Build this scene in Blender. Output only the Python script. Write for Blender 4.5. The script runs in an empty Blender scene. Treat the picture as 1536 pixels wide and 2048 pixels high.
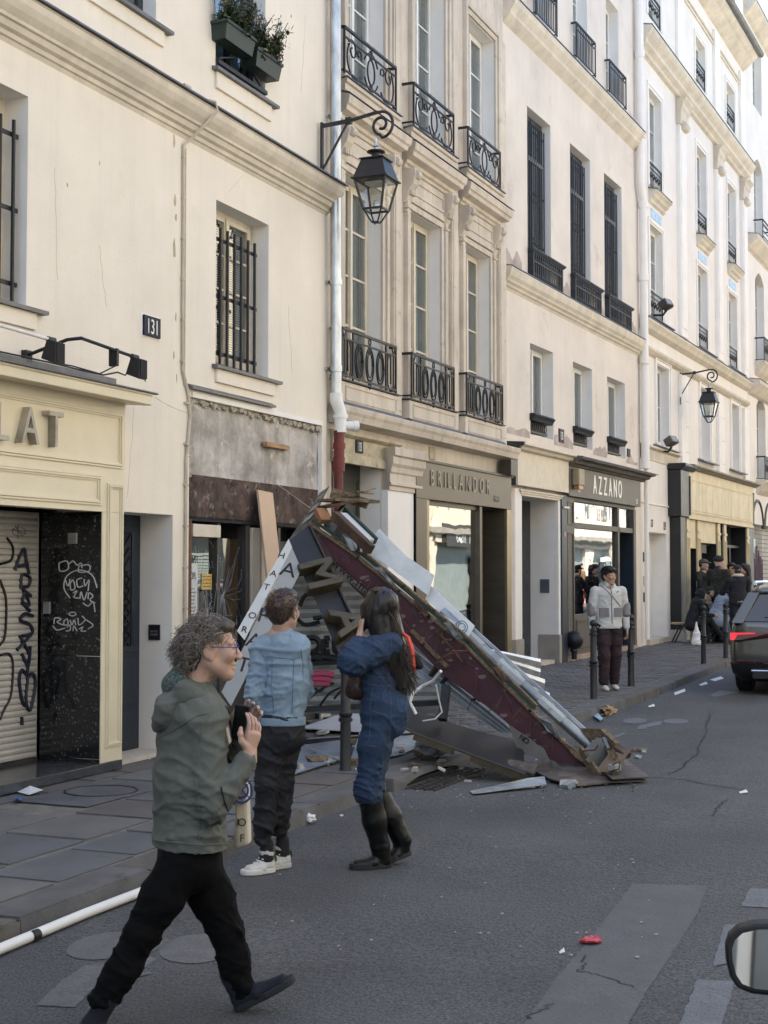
import bpy, bmesh, math, random
import numpy as np
from mathutils import Vector, Matrix, noise
R_ = math.radians
rnd = random.Random(7)
sc = bpy.context.scene
col = sc.collection
# ---------------------------------------------------------------- camera
SL = .006                                    # the street climbs gently away from the camera
def gz(x): return SL*(x-5)
cam_d = bpy.data.cameras.new('camera'); cam = bpy.data.objects.new('camera', cam_d); col.objects.link(cam)
cam_d.sensor_fit = 'HORIZONTAL'; cam_d.sensor_width = 36; cam_d.lens = 66.56
cam_d.clip_end = 2000; cam_d.clip_start = .05
cam.location = (0, 0, 1.75); cam.rotation_euler = (R_(92.5), 0, R_(-66)); sc.camera = cam
YAW = R_(24); PIT = math.atan(124/2840)
cF = Vector((math.cos(YAW)*math.cos(PIT), math.sin(YAW)*math.cos(PIT), math.sin(PIT)))
cR = Vector((math.sin(YAW), -math.cos(YAW), 0)); cU = cR.cross(cF)
cH = Vector((math.cos(YAW), math.sin(YAW), 0))
def at(px, py, d):                           # photograph measurement + distance in metres -> world point
    return Vector((0, 0, 1.75)) + (cF + cR*((px-768)/2840) + cU*((1024-py)/2840))*d
def onroad(px, py, dz=0):                    # photograph measurement -> point on the road (or dz above it)
    d = cF + cR*((px-768)/2840) + cU*((1024-py)/2840)
    t = (-.03+dz-1.75)/(d.z-SL*d.x); return Vector((0, 0, 1.75))+d*t
# ---------------------------------------------------------------- light
SUN_EL, SUN_AZ = 57, 118                       # degrees; direction towards the sun in the XY plane, measured from +X
w = bpy.data.worlds.new('World'); sc.world = w; w.use_nodes = True
nt = w.node_tree; nt.nodes.clear()
sky = nt.nodes.new('ShaderNodeTexSky'); sky.sky_type = 'NISHITA'; sky.sun_disc = False
sky.sun_elevation = R_(SUN_EL); sky.sun_rotation = R_(90-SUN_AZ); sky.altitude = 50; sky.dust_density = 1.2
bg = nt.nodes.new('ShaderNodeBackground'); bg.inputs[1].default_value = .12
ow = nt.nodes.new('ShaderNodeOutputWorld')
nt.links.new(sky.outputs[0], bg.inputs[0]); nt.links.new(bg.outputs[0], ow.inputs[0])
sl = bpy.data.lights.new('sun', 'SUN'); sun = bpy.data.objects.new('sun', sl); col.objects.link(sun)
sl.energy = 4.8; sl.angle = R_(.53); sl.color = (1, .94, .85)
sd = Vector((math.cos(R_(SUN_AZ))*math.cos(R_(SUN_EL)), math.sin(R_(SUN_AZ))*math.cos(R_(SUN_EL)), math.sin(R_(SUN_EL))))
sun.rotation_euler = sd.to_track_quat('Z', 'Y').to_euler(); sun.location = (0, 0, 60)
sc.view_settings.view_transform = 'Standard'; sc.view_settings.look = 'None'
sc.view_settings.exposure = 1.9; sc.view_settings.gamma = 1; sc.view_settings.use_curve_mapping = False
sc.render.engine = 'CYCLES'; sc.cycles.use_denoising = True; sc.cycles.max_bounces = 7; sc.cycles.diffuse_bounces = 4
sc.cycles.transparent_max_bounces = 12; sc.cycles.caustics_reflective = False; sc.cycles.caustics_refractive = False
# ---------------------------------------------------------------- materials
MATS = {}
def lin(c): return tuple((x/12.92 if x <= .04045 else ((x+.055)/1.055)**2.4) for x in c)
def mat(name, c, rough=.6, metal=0., var=.15, sc_=3., bump=0., bs=60., streak=0., c2=None, spot=None, fine=0., coat=0., spec=.5, stretch=(1, 1, 1), spots=6.):
    """one procedural material: base colour varied by large and fine noise, vertical streaks, spots of a second colour, bump"""
    if name in MATS: return MATS[name]
    m = bpy.data.materials.new(name); m.use_nodes = True; n = m.node_tree; L = n.links.new
    b = n.nodes['Principled BSDF']; b.inputs['Roughness'].default_value = rough; b.inputs['Metallic'].default_value = metal
    b.inputs['Specular IOR Level'].default_value = spec; b.inputs['Coat Weight'].default_value = coat
    tc = n.nodes.new('ShaderNodeTexCoord'); mp = n.nodes.new('ShaderNodeMapping'); mp.inputs['Scale'].default_value = stretch
    L(tc.outputs['Object'], mp.inputs[0])
    def nz(scale, det=4, src=None, rg=.6):
        t = n.nodes.new('ShaderNodeTexNoise'); t.inputs['Scale'].default_value = scale; t.inputs['Detail'].default_value = det
        t.inputs['Roughness'].default_value = rg; L((src or mp).outputs[0], t.inputs['Vector']); return t
    def mix(f, a, bb, mode='MIX'):
        x = n.nodes.new('ShaderNodeMix'); x.data_type = 'RGBA'; x.blend_type = mode
        for s, v in ((0, f), (6, a), (7, bb)):
            if hasattr(v, 'links'): L(v, x.inputs[s])
            elif s == 0: x.inputs[0].default_value = v
            else: x.inputs[s].default_value = (*v, 1) if len(v) == 3 else v
        return x.outputs[2]
    def ramp(src, a, z):
        r = n.nodes.new('ShaderNodeMapRange'); r.inputs[1].default_value = a; r.inputs[2].default_value = z; L(src, r.inputs[0]); r.clamp = True
        return r.outputs[0]
    lo = c2 or tuple(x*(1-var*1.6) for x in c); hi = tuple(min(1, x*(1+var*.6)) for x in c) if c2 is None else c
    t = nz(sc_); cur = mix(ramp(t.outputs['Fac'], .32, .68), lo, hi)
    if streak:
        mp2 = n.nodes.new('ShaderNodeMapping'); mp2.inputs['Scale'].default_value = (5, 5, .22); L(tc.outputs['Object'], mp2.inputs[0])
        s = nz(1.6, 5, mp2); f = ramp(s.outputs['Fac'], .5, .75)
        mm = n.nodes.new('ShaderNodeMath'); mm.operation = 'MULTIPLY'; mm.inputs[1].default_value = streak; L(f, mm.inputs[0])
        cur = mix(mm.outputs[0], cur, tuple(x*.45 for x in c))
    if spot:
        s = nz(spots, 6, None, .7); f = ramp(s.outputs['Fac'], .58, .68); cur = mix(f, cur, spot)
    if fine:
        s = nz(bs*3, 2); f = ramp(s.outputs['Fac'], .3, .7)
        cur = mix(f, mix(1., cur, (1-fine,)*3, 'MULTIPLY'), cur)
    L(cur, b.inputs['Base Color'])
    if rough > .12:
        r = n.nodes.new('ShaderNodeMapRange'); r.inputs[3].default_value = max(0, rough-.1); r.inputs[4].default_value = min(1, rough+.1)
        L(t.outputs['Fac'], r.inputs[0]); L(r.outputs[0], b.inputs['Roughness'])
    if bump:
        s = nz(bs, 5); bp = n.nodes.new('ShaderNodeBump'); bp.inputs['Strength'].default_value = bump; bp.inputs['Distance'].default_value = .02
        L(s.outputs['Fac'], bp.inputs['Height']); L(bp.outputs[0], b.inputs['Normal'])
    MATS[name] = m; return m
def glass(name, tint=(.8, .86, .84), refl=1.5, rough=.0, dirt=0.):
    if name in MATS: return MATS[name]
    m = bpy.data.materials.new(name); m.use_nodes = True; n = m.node_tree; L = n.links.new; n.nodes.clear()
    o = n.nodes.new('ShaderNodeOutputMaterial'); tr = n.nodes.new('ShaderNodeBsdfTransparent'); tr.inputs[0].default_value = (*tint, 1)
    gl = n.nodes.new('ShaderNodeBsdfGlossy'); gl.inputs['Roughness'].default_value = rough; gl.inputs[0].default_value = (.95, .95, .95, 1)
    lw_ = n.nodes.new('ShaderNodeLayerWeight'); lw_.inputs[0].default_value = .5
    pw = n.nodes.new('ShaderNodeMath'); pw.operation = 'POWER'; pw.inputs[1].default_value = 5; L(lw_.outputs['Facing'], pw.inputs[0])
    f0 = ((refl-1)/(refl+1))**2; fr = n.nodes.new('ShaderNodeMath'); fr.operation = 'MULTIPLY_ADD'; fr.inputs[1].default_value = 1-f0; fr.inputs[2].default_value = f0; L(pw.outputs[0], fr.inputs[0])
    tc = n.nodes.new('ShaderNodeTexCoord'); nz = n.nodes.new('ShaderNodeTexNoise'); nz.inputs['Scale'].default_value = 1.1
    L(tc.outputs['Object'], nz.inputs['Vector']); bp = n.nodes.new('ShaderNodeBump'); bp.inputs['Strength'].default_value = .05; bp.inputs['Distance'].default_value = .05
    L(nz.outputs['Fac'], bp.inputs['Height']); L(bp.outputs[0], gl.inputs['Normal'])
    mx = n.nodes.new('ShaderNodeMixShader'); L(fr.outputs[0], mx.inputs[0]); L(tr.outputs[0], mx.inputs[1]); L(gl.outputs[0], mx.inputs[2])
    L(mx.outputs[0], o.inputs[0]); MATS[name] = m; return m
# ---------------------------------------------------------------- mesh builder
class MB:
    def __init__(s): s.v = []; s.f = []; s.mi = []; s.cur = 0
    def add(s, vs, fs):
        o = len(s.v); s.v += [tuple(v) for v in vs]; s.f += [tuple(i+o for i in f) for f in fs]; s.mi += [s.cur]*len(fs); return s
    def box(s, a, b):
        x0, y0, z0 = a; x1, y1, z1 = b
        return s.add([(x0,y0,z0),(x1,y0,z0),(x1,y1,z0),(x0,y1,z0),(x0,y0,z1),(x1,y0,z1),(x1,y1,z1),(x0,y1,z1)],
                     [(3,2,1,0),(4,5,6,7),(0,1,5,4),(1,2,6,5),(2,3,7,6),(3,0,4,7)])
    def b(s, u0, u1, v0, v1, z0, z1): return s.box((u0, -v1, z0), (u1, -v0, z1))        # facade box: v is distance out of the wall
    def bar(s, p, q, w_, h_, up=(0, 0, 1)):                                              # box along a segment
        p = Vector(p); q = Vector(q); d = (q-p).normalized(); up = Vector(up)
        if abs(d.dot(up)) > .99: up = Vector((1, 0, 0)) if abs(d.x) < .9 else Vector((0, 1, 0))
        x = d.cross(up).normalized()*w_/2; y = x.cross(d).normalized()*h_/2
        vs = [c+a*x+e*y for c in (p, q) for a, e in ((-1,-1),(1,-1),(1,1),(-1,1))]
        return s.add(vs, [(0,1,2,3),(7,6,5,4),(0,4,5,1),(1,5,6,2),(2,6,7,3),(3,7,4,0)])
    def prof(s, pts, u0, u1, m0=0, m1=0):                                                # (v,z) outline run along the facade
        n = len(pts); k = max(p[0] for p in pts); k0 = min(p[0] for p in pts)
        vs = [(u0-m0*(p[0]-k0), -p[0], p[1]) for p in pts]+[(u1+m1*(p[0]-k0), -p[0], p[1]) for p in pts]
        fs = [(i, (i+1) % n, (i+1) % n+n, i+n) for i in range(n)]+[tuple(range(n))[::-1], tuple(range(n, 2*n))]
        return s.add(vs, fs)
    def poly(s, pts, h):                                                                 # planar polygon pushed along vector h
        h = Vector(h); n = len(pts); vs = [Vector(p) for p in pts]; vs += [p+h for p in vs]
        return s.add(vs, [tuple(range(n))[::-1], tuple(range(n, 2*n))]+[(i, (i+1) % n, (i+1) % n+n, i+n) for i in range(n)])
    def tube(s, path, r, n=6, cap=True, closed=False):
        P = [Vector(p) for p in path]; rs = r if hasattr(r, '__len__') else [r]*len(P); N = len(P); o = len(s.v); vs = []; a = None
        for i, p in enumerate(P):
            d = (P[(i+1) % N]-P[i-1]) if closed or 0 < i < N-1 else (P[1]-P[0] if i == 0 else P[-1]-P[-2])
            d.normalize()
            if a is None: a = d.orthogonal().normalized()
            a = (a-d*a.dot(d)); a = a.normalized() if a.length > 1e-6 else d.orthogonal().normalized(); bb = d.cross(a)
            vs += [p+(a*math.cos(t)+bb*math.sin(t))*rs[i] for t in (2*math.pi*k/n for k in range(n))]
        M = N if closed else N-1
        fs = [(i*n+k, i*n+(k+1) % n, ((i+1) % N)*n+(k+1) % n, ((i+1) % N)*n+k) for i in range(M) for k in range(n)]
        if cap and not closed: fs += [tuple(range(n))[::-1], tuple(range((N-1)*n, N*n))]
        return s.add(vs, fs)
    def lathe(s, prof, c=(0, 0, 0), n=14):                                               # (r,z)
        c = Vector(c); vs = [c+Vector((r*math.cos(t), r*math.sin(t), z)) for r, z in prof for t in (2*math.pi*k/n for k in range(n))]; N = len(prof)
        fs = [(i*n+k, i*n+(k+1) % n, (i+1)*n+(k+1) % n, (i+1)*n+k) for i in range(N-1) for k in range(n)]
        return s.add(vs, fs+[tuple(range(n))[::-1], tuple(range((N-1)*n, N*n))])
    def grid(s, fn, nu, nv, thick=None):                                                 # surface fn(a,b) a,b in 0..1 (with thickness vector)
        vs = [Vector(fn(i/nu, j/nv)) for j in range(nv+1) for i in range(nu+1)]; W = nu+1
        fs = [(j*W+i, j*W+i+1, (j+1)*W+i+1, (j+1)*W+i) for j in range(nv) for i in range(nu)]
        if thick is not None:
            t = Vector(thick); n = len(vs); vs += [p+t for p in vs]; fs += [tuple(i+n for i in f[::-1]) for f in fs]
            e = list(range(W))+[j*W+nu for j in range(1, nv+1)]+[nv*W+i for i in range(nu-1, -1, -1)]+[j*W for j in range(nv-1, 0, -1)]
            fs += [(e[k], e[k]+n, e[(k+1) % len(e)]+n, e[(k+1) % len(e)]) for k in range(len(e))]
        return s.add(vs, fs)
    def mesh(s, name, mats, smooth=False, fix=True):
        me = bpy.data.meshes.new(name); me.from_pydata(s.v, [], s.f)
        for m in (mats if isinstance(mats, (list, tuple)) else [mats]): me.materials.append(m)
        if max(s.mi, default=0): me.polygons.foreach_set('material_index', s.mi)
        if fix:
            bm = bmesh.new(); bm.from_mesh(me); bmesh.ops.recalc_face_normals(bm, faces=bm.faces); bm.to_mesh(me); bm.free()
        if smooth:
            me.polygons.foreach_set('use_smooth', [True]*len(me.polygons))
            if smooth != 'all': me.set_sharp_from_angle(angle=R_(40))
        me.update(); return me
    def ob(s, name, mats, parent=None, bevel=0, smooth=False, fix=True, **kw):
        return link(name, s.mesh(name, mats, smooth, fix), parent, bevel, **kw)
def link(name, me, parent=None, bevel=0, loc=None, rot=None, **kw):
    o = bpy.data.objects.new(name, me); col.objects.link(o)
    if parent: o.parent = parent
    if loc is not None: o.location = loc
    if rot is not None: o.rotation_euler = rot
    if bevel:
        bv = o.modifiers.new('bevel', 'BEVEL'); bv.width = bevel; bv.segments = 2; bv.limit_method = 'ANGLE'; bv.angle_limit = R_(35); bv.harden_normals = False
    for k, v in kw.items(): o[k] = v
    return o
def tag(o, label, cat, group=None):
    o['label'] = label; o['category'] = cat
    if group: o['group'] = group
    return o
def thing(name, label, cat, loc=(0, 0, 0), rz=0, group=None):
    o = bpy.data.objects.new(name, None); col.objects.link(o); o.location = loc; o.rotation_euler = (0, 0, rz); o.empty_display_size = .2
    return tag(o, label, cat, group)
def copy_tree(o, parent=None):
    c = o.copy(); col.objects.link(c)
    if parent: c.parent = parent
    for ch in [x for x in o.children]: copy_tree(ch, c)
    return c
def text_mesh(s, size, ext, sx=1., align='CENTER', bev=0, space=1.):
    cu = bpy.data.curves.new('text', 'FONT'); cu.body = s; cu.size = size; cu.extrude = ext; cu.align_x = align; cu.resolution_u = 3; cu.bevel_depth = bev; cu.space_character = space
    o = bpy.data.objects.new('text', cu); me = bpy.data.meshes.new_from_object(o); bpy.data.objects.remove(o); bpy.data.curves.remove(cu)
    if sx != 1: me.transform(Matrix.Diagonal((sx, 1, 1, 1)))
    return me
FAC = Matrix.Rotation(R_(90), 4, 'X')                                                    # text plane -> facade plane facing the street
def wtext(name, s, size, ext, m, parent, u, z, v, sx=1., align='CENTER', rotz=0, **kw):
    me = text_mesh(s, size, ext, sx, align); me.materials.append(m); me.transform(FAC @ Matrix.Rotation(rotz, 4, 'Z')); return link(name, me, parent, loc=(u, -v, z), **kw)
# ---------------------------------------------------------------- palette
CREAM = mat('cream_plaster', (.82, .745, .63), .87, var=.05, sc_=1.1, bump=.14, bs=40, streak=.10, spot=(.765, .69, .58), spots=1.7)
REVEAL = mat('reveal_plaster', (.84, .81, .765), .8, var=.04, sc_=2, bump=.05)
CORN = mat('cornice_paint', (.68, .61, .50), .75, var=.12, sc_=2.2, bump=.12, bs=30, streak=.25)
ZINC = mat('zinc_flashing', (.16, .16, .16), .5, .5, var=.2, sc_=5)
STONE = mat('limestone', (.64, .56, .46), .85, var=.12, sc_=1.4, bump=.2, bs=36, streak=.5, spot=(.47, .40, .32))
PEACH = mat('peach_plaster', (.75, .675, .59), .88, var=.08, sc_=.9, bump=.10, bs=40, streak=.12, spot=(.60, .515, .44), spots=1.1)
GRIME = mat('grimy_plaster', (.50, .42, .37), .92, var=.2, sc_=3, bump=.15)
PALE = mat('pale_plaster', (.82, .77, .71), .85, var=.05, sc_=1., bump=.06, streak=.14, spot=(.77, .71, .63), spots=1.2)
PALE2 = mat('white_trim', (.87, .835, .785), .8, var=.04, sc_=2, bump=.04)
WPAINT = mat('white_paint', (.78, .76, .72), .45, var=.05, sc_=6, bump=.03)
CPAINT = mat('cream_window_paint', (.68, .60, .47), .5, var=.08, sc_=6, bump=.03)
IRON = mat('black_iron', (.022, .022, .024), .5, .3, var=.3, sc_=8, bump=.1, bs=90)
IRONB = mat('blue_black_iron', (.03, .036, .045), .5, .3, var=.3, sc_=8, bump=.1, bs=90)
GALV = mat('galvanised', (.55, .58, .60), .33, .9, var=.2, sc_=9, bump=.05, stretch=(1, 1, .4))
CURT = mat('grey_curtain', (.52, .56, .53), .9, var=.1, sc_=3)
WHCURT = mat('white_curtain', (.66, .68, .68), .9, var=.08, sc_=3)
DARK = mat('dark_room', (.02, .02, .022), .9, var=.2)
PANE = glass('window_glass', (.82, .87, .86), 2.3)
SHOPG = glass('shop_glass', (.55, .6, .58), 4.2)
# ================================================================ GROUND
ASPH = mat('asphalt', (.138, .140, .143), .84, var=.2, sc_=.8, bump=1.0, bs=26, fine=.78, spot=(.112, .114, .117), spots=2.2)
ASPH2 = mat('asphalt_patch', (.136, .139, .144), .8, var=.12, sc_=4, bump=.5, bs=60, fine=.45)
FADED = mat('faded_road_paint', (.20, .215, .235), .8, var=.15, sc_=9, bump=.8, bs=42, fine=.5, spot=(.14, .146, .154), spots=18)
FADED2 = mat('worn_bicycle_paint', (.185, .186, .185), .8, var=.15, sc_=9, bump=.8, bs=42, fine=.5, spot=(.13, .133, .136), spots=20)
CRACK = mat('crack_fill', (.025, .025, .026), .9)
MORT = mat('pavement_bed', (.205, .19, .165), .95, var=.2, sc_=8, bump=.4, bs=60)
SLABM = [mat('paving_%s' % n, c, .75, var=.16, sc_=2.3, bump=.25, bs=55, fine=.25, spot=tuple(x*.72 for x in c), spots=5) for n, c in
         (('grey', (0.146, 0.142, 0.142)), ('brown', (0.142, 0.126, 0.116)), ('blue', (0.14, 0.144, 0.15)), ('pale', (0.172, 0.166, 0.158)))]
KERBM = [mat('kerb_%s' % n, c, .75, var=.25, sc_=3, bump=.3, bs=60, fine=.3, spot=(.08, .073, .064), spots=4) for n, c in (('grey', (.145, .143, .142)), ('ochre', (.135, .120, .104)))]
def sheet(name, m, x0, x1, y0, y1, dz=0., kind='structure', parent=None, n=1):
    mb = MB(); mb.grid(lambda a, b: (x0+(x1-x0)*a, y0+(y1-y0)*b, gz(x0+(x1-x0)*a)+dz), n, 1); o = mb.ob(name, m, parent, fix=False)
    if kind: o['kind'] = kind
    return o
sheet('ground', MORT, -600, 900, -500, 500, -.06)
road = sheet('road', ASPH, -40, 260, -1.6, 4.75)
KP = [(-40, 4.0), (5.36, 4.345), (6.5, 4.38), (8.4, 4.46), (9.6, 4.50), (15.2, 4.53), (18.6, 4.47), (24.9, 4.63), (40, 4.65), (260, 4.7)]
def ky(x):
    for (a, p), (b, q) in zip(KP, KP[1:]):
        if x <= b: return p+(q-p)*(x-a)/(b-a)
    return KP[-1][1]
pav = MB(); pav.grid(lambda a, b: ((-40+300*a), ky(-40+300*a)+.16+(9.5-ky(-40+300*a))*b, gz(-40+300*a)+.087), 120, 1)
pavement = pav.ob('pavement', MORT, fix=False, kind='structure')
opp = MB(); opp.prof([(1.6, 0), (1.6, .14), (6.5, .14), (6.5, 0)], -40, 260); opp.v = [(x, y, z+gz(x)) for x, y, z in opp.v]
opp.ob('opposite_pavement', SLABM[0], kind='structure')
def bevbox(name, L, W, H, m, taper=0., wob=0., seed=0):
    mb = MB(); r = random.Random(seed); mb.box((-L/2, -W/2, -H), (L/2, W/2, 0)); mb.v = [(x, y+(taper if (y < 0 and z == 0) else 0), z+(r.uniform(-wob, wob) if z == 0 else 0)) for x, y, z in mb.v]
    me = mb.mesh(name, m); bm = bmesh.new(); bm.from_mesh(me)
    bmesh.ops.bevel(bm, geom=[e for e in bm.edges if all(v.co.z > -.03 for v in e.verts)], offset=min(.012, W*.08), segments=2, affect='EDGES'); bm.to_mesh(me); bm.free(); return me
# kerb stones, each one its own part of the pavement
kmesh = [bevbox('kerb_stone', L, .31, .3, KERBM[i % 2], .035, .004, i) for i, L in enumerate((1.18, .98, 1.3, .88))]; KL = (1.19, .99, 1.31, .89)
DRAIN = (10.35, 11.95)
x = -1.; i = 0
while x < 62:
    k = (0, 1, 2, 0, 3, 1)[i % 6]; L = KL[k]; xc = x+L/2; a = math.atan2(ky(xc+.4)-ky(xc-.4), .8)
    if x < DRAIN[1] and x+L > DRAIN[0]:
        if x < DRAIN[0]-.3: link('kerb_stone', bevbox('kerb_stone', DRAIN[0]-x-.01, .31, .3, KERBM[0], .035, .003, 9), pavement, loc=((x+DRAIN[0])/2, ky(xc)+.155, gz(xc)+.10), rot=(0, 0, a))
        x = DRAIN[1]; i += 1; continue
    link('kerb_stone', kmesh[k], pavement, loc=(xc, ky(xc)+.155+rnd.uniform(-.006, .006), gz(xc)+.10+rnd.uniform(-.004, .004)), rot=(0, -SL, a)); x += L; i += 1
# big paving slabs near the camera
smesh = {}
def slab(name, L, W, m, key):
    if key not in smesh: smesh[key] = bevbox(name, L, W, .05, m, 0, .002, hash(key) % 99)
    return smesh[key]
y = 0; row = 0
for row, (ya, yb) in enumerate(((.318, .82), (.84, 1.50), (1.50, 2.15), (2.15, 2.75), (2.75, 3.3))):
    x = 1.5+rnd.random()*.4
    while x < 13.1:
        L = rnd.choice((.5, .62, .78, .62)); m = rnd.randrange(4); W = round(yb-ya-.026, 3); xc = x+L/2
        if not (row == 2 and 8.3 < xc < 9.5):
            link('paving_slab', slab('paving_slab', L-.026, W, SLABM[m], (L, W, m)), pavement, loc=(xc, ky(xc)+(ya+yb)/2, gz(xc)+.097+rnd.uniform(-.003, .003)), rot=(rnd.uniform(-.004, .004), -SL, .02+rnd.uniform(-.006, .006)))
        x += L
# small setts further along
st = []; x = 13.12; c = 0
while x < 46:
    dx = .145 if x < 30 else .3; y = ky(x)+.33+(.06 if c % 2 else 0)
    while y < 8.1: st.append((x+dx/2, y+.11, dx)); y += .215
    x += dx; c += 1
st.sort(key=lambda p: abs(p[0]-15.5)+abs(p[1]-5.6)*.6)
sme = [bevbox('sett', .136, .205, .04, SLABM[m], 0, .003, m) for m in range(4)]
rest = MB()
for i, (x, y, dx) in enumerate(st):
    if i < 165: link('sett', sme[rnd.randrange(4)], pavement, loc=(x, y, gz(x)+.094+rnd.uniform(-.004, .004)), rot=(rnd.uniform(-.02, .02), rnd.uniform(-.02, .02), rnd.uniform(-.02, .02)))
    else:
        rest.cur = rnd.randrange(4); h = rnd.uniform(-.004, .004); a, b = dx/2-.005, .102; z = gz(x)+.094+h; e = .008
        rest.add([(x-a, y-b, z-.02), (x+a, y-b, z-.02), (x+a, y+b, z-.02), (x-a, y+b, z-.02), (x-a+e, y-b+e, z), (x+a-e, y-b+e, z+rnd.uniform(-.003, .003)), (x+a-e, y+b-e, z), (x-a+e, y+b-e, z)],
                 [(4, 5, 6, 7), (0, 1, 5, 4), (1, 2, 6, 5), (2, 3, 7, 6), (3, 0, 4, 7)])
rest.ob('setts', SLABM, pavement, fix=False, kind='stuff')
# inspection cover in the slabs
cv = MB(); cv.box((8.32, ky(9)+1.51, .09+gz(9)), (9.48, ky(9)+2.14, .099+gz(9))); cvo = cv.ob('inspection_cover', mat('cover_iron', (.125, .125, .128), .7, .1, var=.2, bump=.4, bs=70), bevel=.003)
tag(cvo, 'rectangular metal inspection cover with a ring, set flush in the pavement slabs', 'manhole cover')
rg = MB(); rg.tube([(8.95+.27*math.cos(t), ky(9)+1.83+.27*math.sin(t), .094+gz(9)) for t in np.linspace(0, 2*math.pi, 29)[:-1]], .012, 6, closed=True); rg.ob('ring', IRON, cvo)
# storm drain in the kerb
dr = thing('storm_drain', 'storm drain with a dark mouth in the kerb and an iron grate in the gutter', 'drain', (11.15, 4.4, gz(11.15)))
def dl(mb): mb.v = [(x-11.15, y-4.4, z) for x, y, z in mb.v]; return mb
k0, k1 = DRAIN; yk = ky(11.1)
d_ = MB(); d_.poly([(k0+.005, yk, -.15), (k1-.005, yk, -.15), (k1-.005, yk, .14), (k0+.005, yk, .14)], (0, .0001, 0)); 
top = MB(); pts = [(k0+.005, yk+.02, .10), (k0+.005, yk, -.14), (k0+.2, yk, -.14), (k0+.24, yk, .02), (k0+.5, yk+.005, .052), (k1-.5, yk+.005, .055), (k1-.22, yk, .03), (k1-.16, yk, -.14), (k1-.005, yk, -.14), (k1-.005, yk+.02, .10)]
top.poly(pts, (0, .31, 0)); dl(top).ob('kerb_head', KERBM[0], dr, bevel=.008)
hole = MB(); hole.box((k0+.1, yk+.3, -.3), (k1-.1, yk+.34, .08)); hole.box((k0+.1, yk-.01, -.3), (k1-.1, yk+.34, -.1)); dl(hole).ob('chamber', DARK, dr)
lip = MB(); lip.box((k0+.2, yk+.03, -.1), (k1-.16, yk+.07, .03)); dl(lip).ob('sill_plate', IRON, dr, bevel=.004)
gr = MB()
for i in range(15): gr.bar((k0+.2+i*.09, yk-.27, .004), (k0+.2+i*.09, yk-.03, .006), .022, .012)
for j in range(4): gr.bar((k0+.14, yk-.27+j*.08, .005), (k1-.12, yk-.27+j*.08, .005), .018, .012)
dl(gr).ob('grate', mat('grate_iron', (.085, .078, .07), .7, .5, var=.3, bump=.3), dr)
# ---- road marks, patch, cracks: thin sheets lying on the asphalt
def decal(name, pts, m, dz=.004):
    Q = []; n = len(pts)
    for i in range(n):
        a, b_ = Vector(pts[i]), Vector(pts[(i+1) % n]); k = max(1, int((b_-a).length/.035)); k = min(k, 40)
        for j in range(k): p = a.lerp(b_, j/k); q = 1.0 if n < 12 else .4; Q.append((p.x+q*(.007*noise.noise(p*14)+.006*noise.noise(p*40)), p.y+q*(.007*noise.noise(p*14+Vector((7, 0, 0)))+.006*noise.noise(p*40+Vector((3, 0, 0))))))
    mb = MB(); mb.add([(p[0], p[1], gz(p[0])+dz) for p in Q], [tuple(range(len(Q)))]); o = mb.ob(name, m, road, fix=False); return o
def px(poly): return [onroad(*p) for p in poly]
decal('asphalt_patch', px([(1265, 1768), (1415, 1772), (1395, 1830), (1290, 1990), (1250, 2060), (1040, 2060), (1110, 1960), (1180, 1880)]), ASPH2, .003)
for q in ([(1395, 1960), (1470, 1964), (1440, 2060), (1355, 2060)], [(1500, 1778), (1560, 1780), (1560, 1818), (1482, 1814)], [(1450, 1850), (1530, 1852), (1560, 1905), (1425, 1935), (1440, 1880)]): decal('lane_mark', px(q), FADED)
def ell(cx, cy, a, b, rot=0): return [(cx+a*math.cos(t)*math.cos(rot)-b*math.sin(t)*math.sin(rot), cy+a*math.cos(t)*math.sin(rot)+b*math.sin(t)*math.cos(rot)) for t in np.linspace(0, 2*math.pi, 25)[:-1]]
for q in (ell(212, 1893, 80, 26, -.14), ell(394, 1899, 77, 29, -.08), [(262, 1905), (335, 1878), (344, 1882), (290, 1914), (300, 1912), (314, 1920), (292, 1936), (215, 1944)], [(118, 1966), (170, 1932), (250, 1920), (262, 1925), (205, 1955), (190, 1975), (150, 2016), (72, 2012), (80, 2004)], [(245, 1956), (300, 1943), (302, 1949), (250, 1962)], [(285, 1885), (300, 1868), (304, 1862), (302, 1880)]): decal('bicycle_mark', px(q), FADED2)
for q in (ell(1270, 1442, 24, 5.5, 0), ell(1352, 1443, 25, 5, 0), [(1275, 1453), (1310, 1444), (1325, 1442), (1322, 1450), (1290, 1456), (1296, 1458), (1275, 1459)], [(1218, 1474), (1248, 1466), (1252, 1468), (1225, 1478)], [(1420, 1391), (1440, 1381), (1480, 1386), (1460, 1388), (1432, 1394)]): decal('bicycle_mark', px(q), FADED)
def crack(pts, w0=.012):
    P = []
    for (a, b) in zip(pts, pts[1:]):
        A, B = onroad(*a), onroad(*b); n = 6
        P += [A.lerp(B, i/n)+Vector((rnd.uniform(-.02, .02), rnd.uniform(-.02, .02), 0)) for i in range(n)]
    mb = MB(); vs = []
    for i, p in enumerate(P):
        d = (P[min(i+1, len(P)-1)]-P[max(i-1, 0)]); nrm = Vector((-d.y, d.x, 0)).normalized()*w0*rnd.uniform(.3, .9); vs += [p+nrm, p-nrm]
    mb.add([(v.x, v.y, gz(v.x)+.005) for v in vs], [(2*i, 2*i+1, 2*i+3, 2*i+2) for i in range(len(P)-1)]); mb.ob('road_crack', CRACK, road, fix=False)
crack([(1300, 1555), (1365, 1560), (1430, 1572), (1510, 1583)]); crack([(1420, 1427), (1410, 1470), (1392, 1510), (1360, 1540), (1330, 1552)], .014); crack([(1455, 1600), (1430, 1618), (1420, 1636)], .01)
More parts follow.
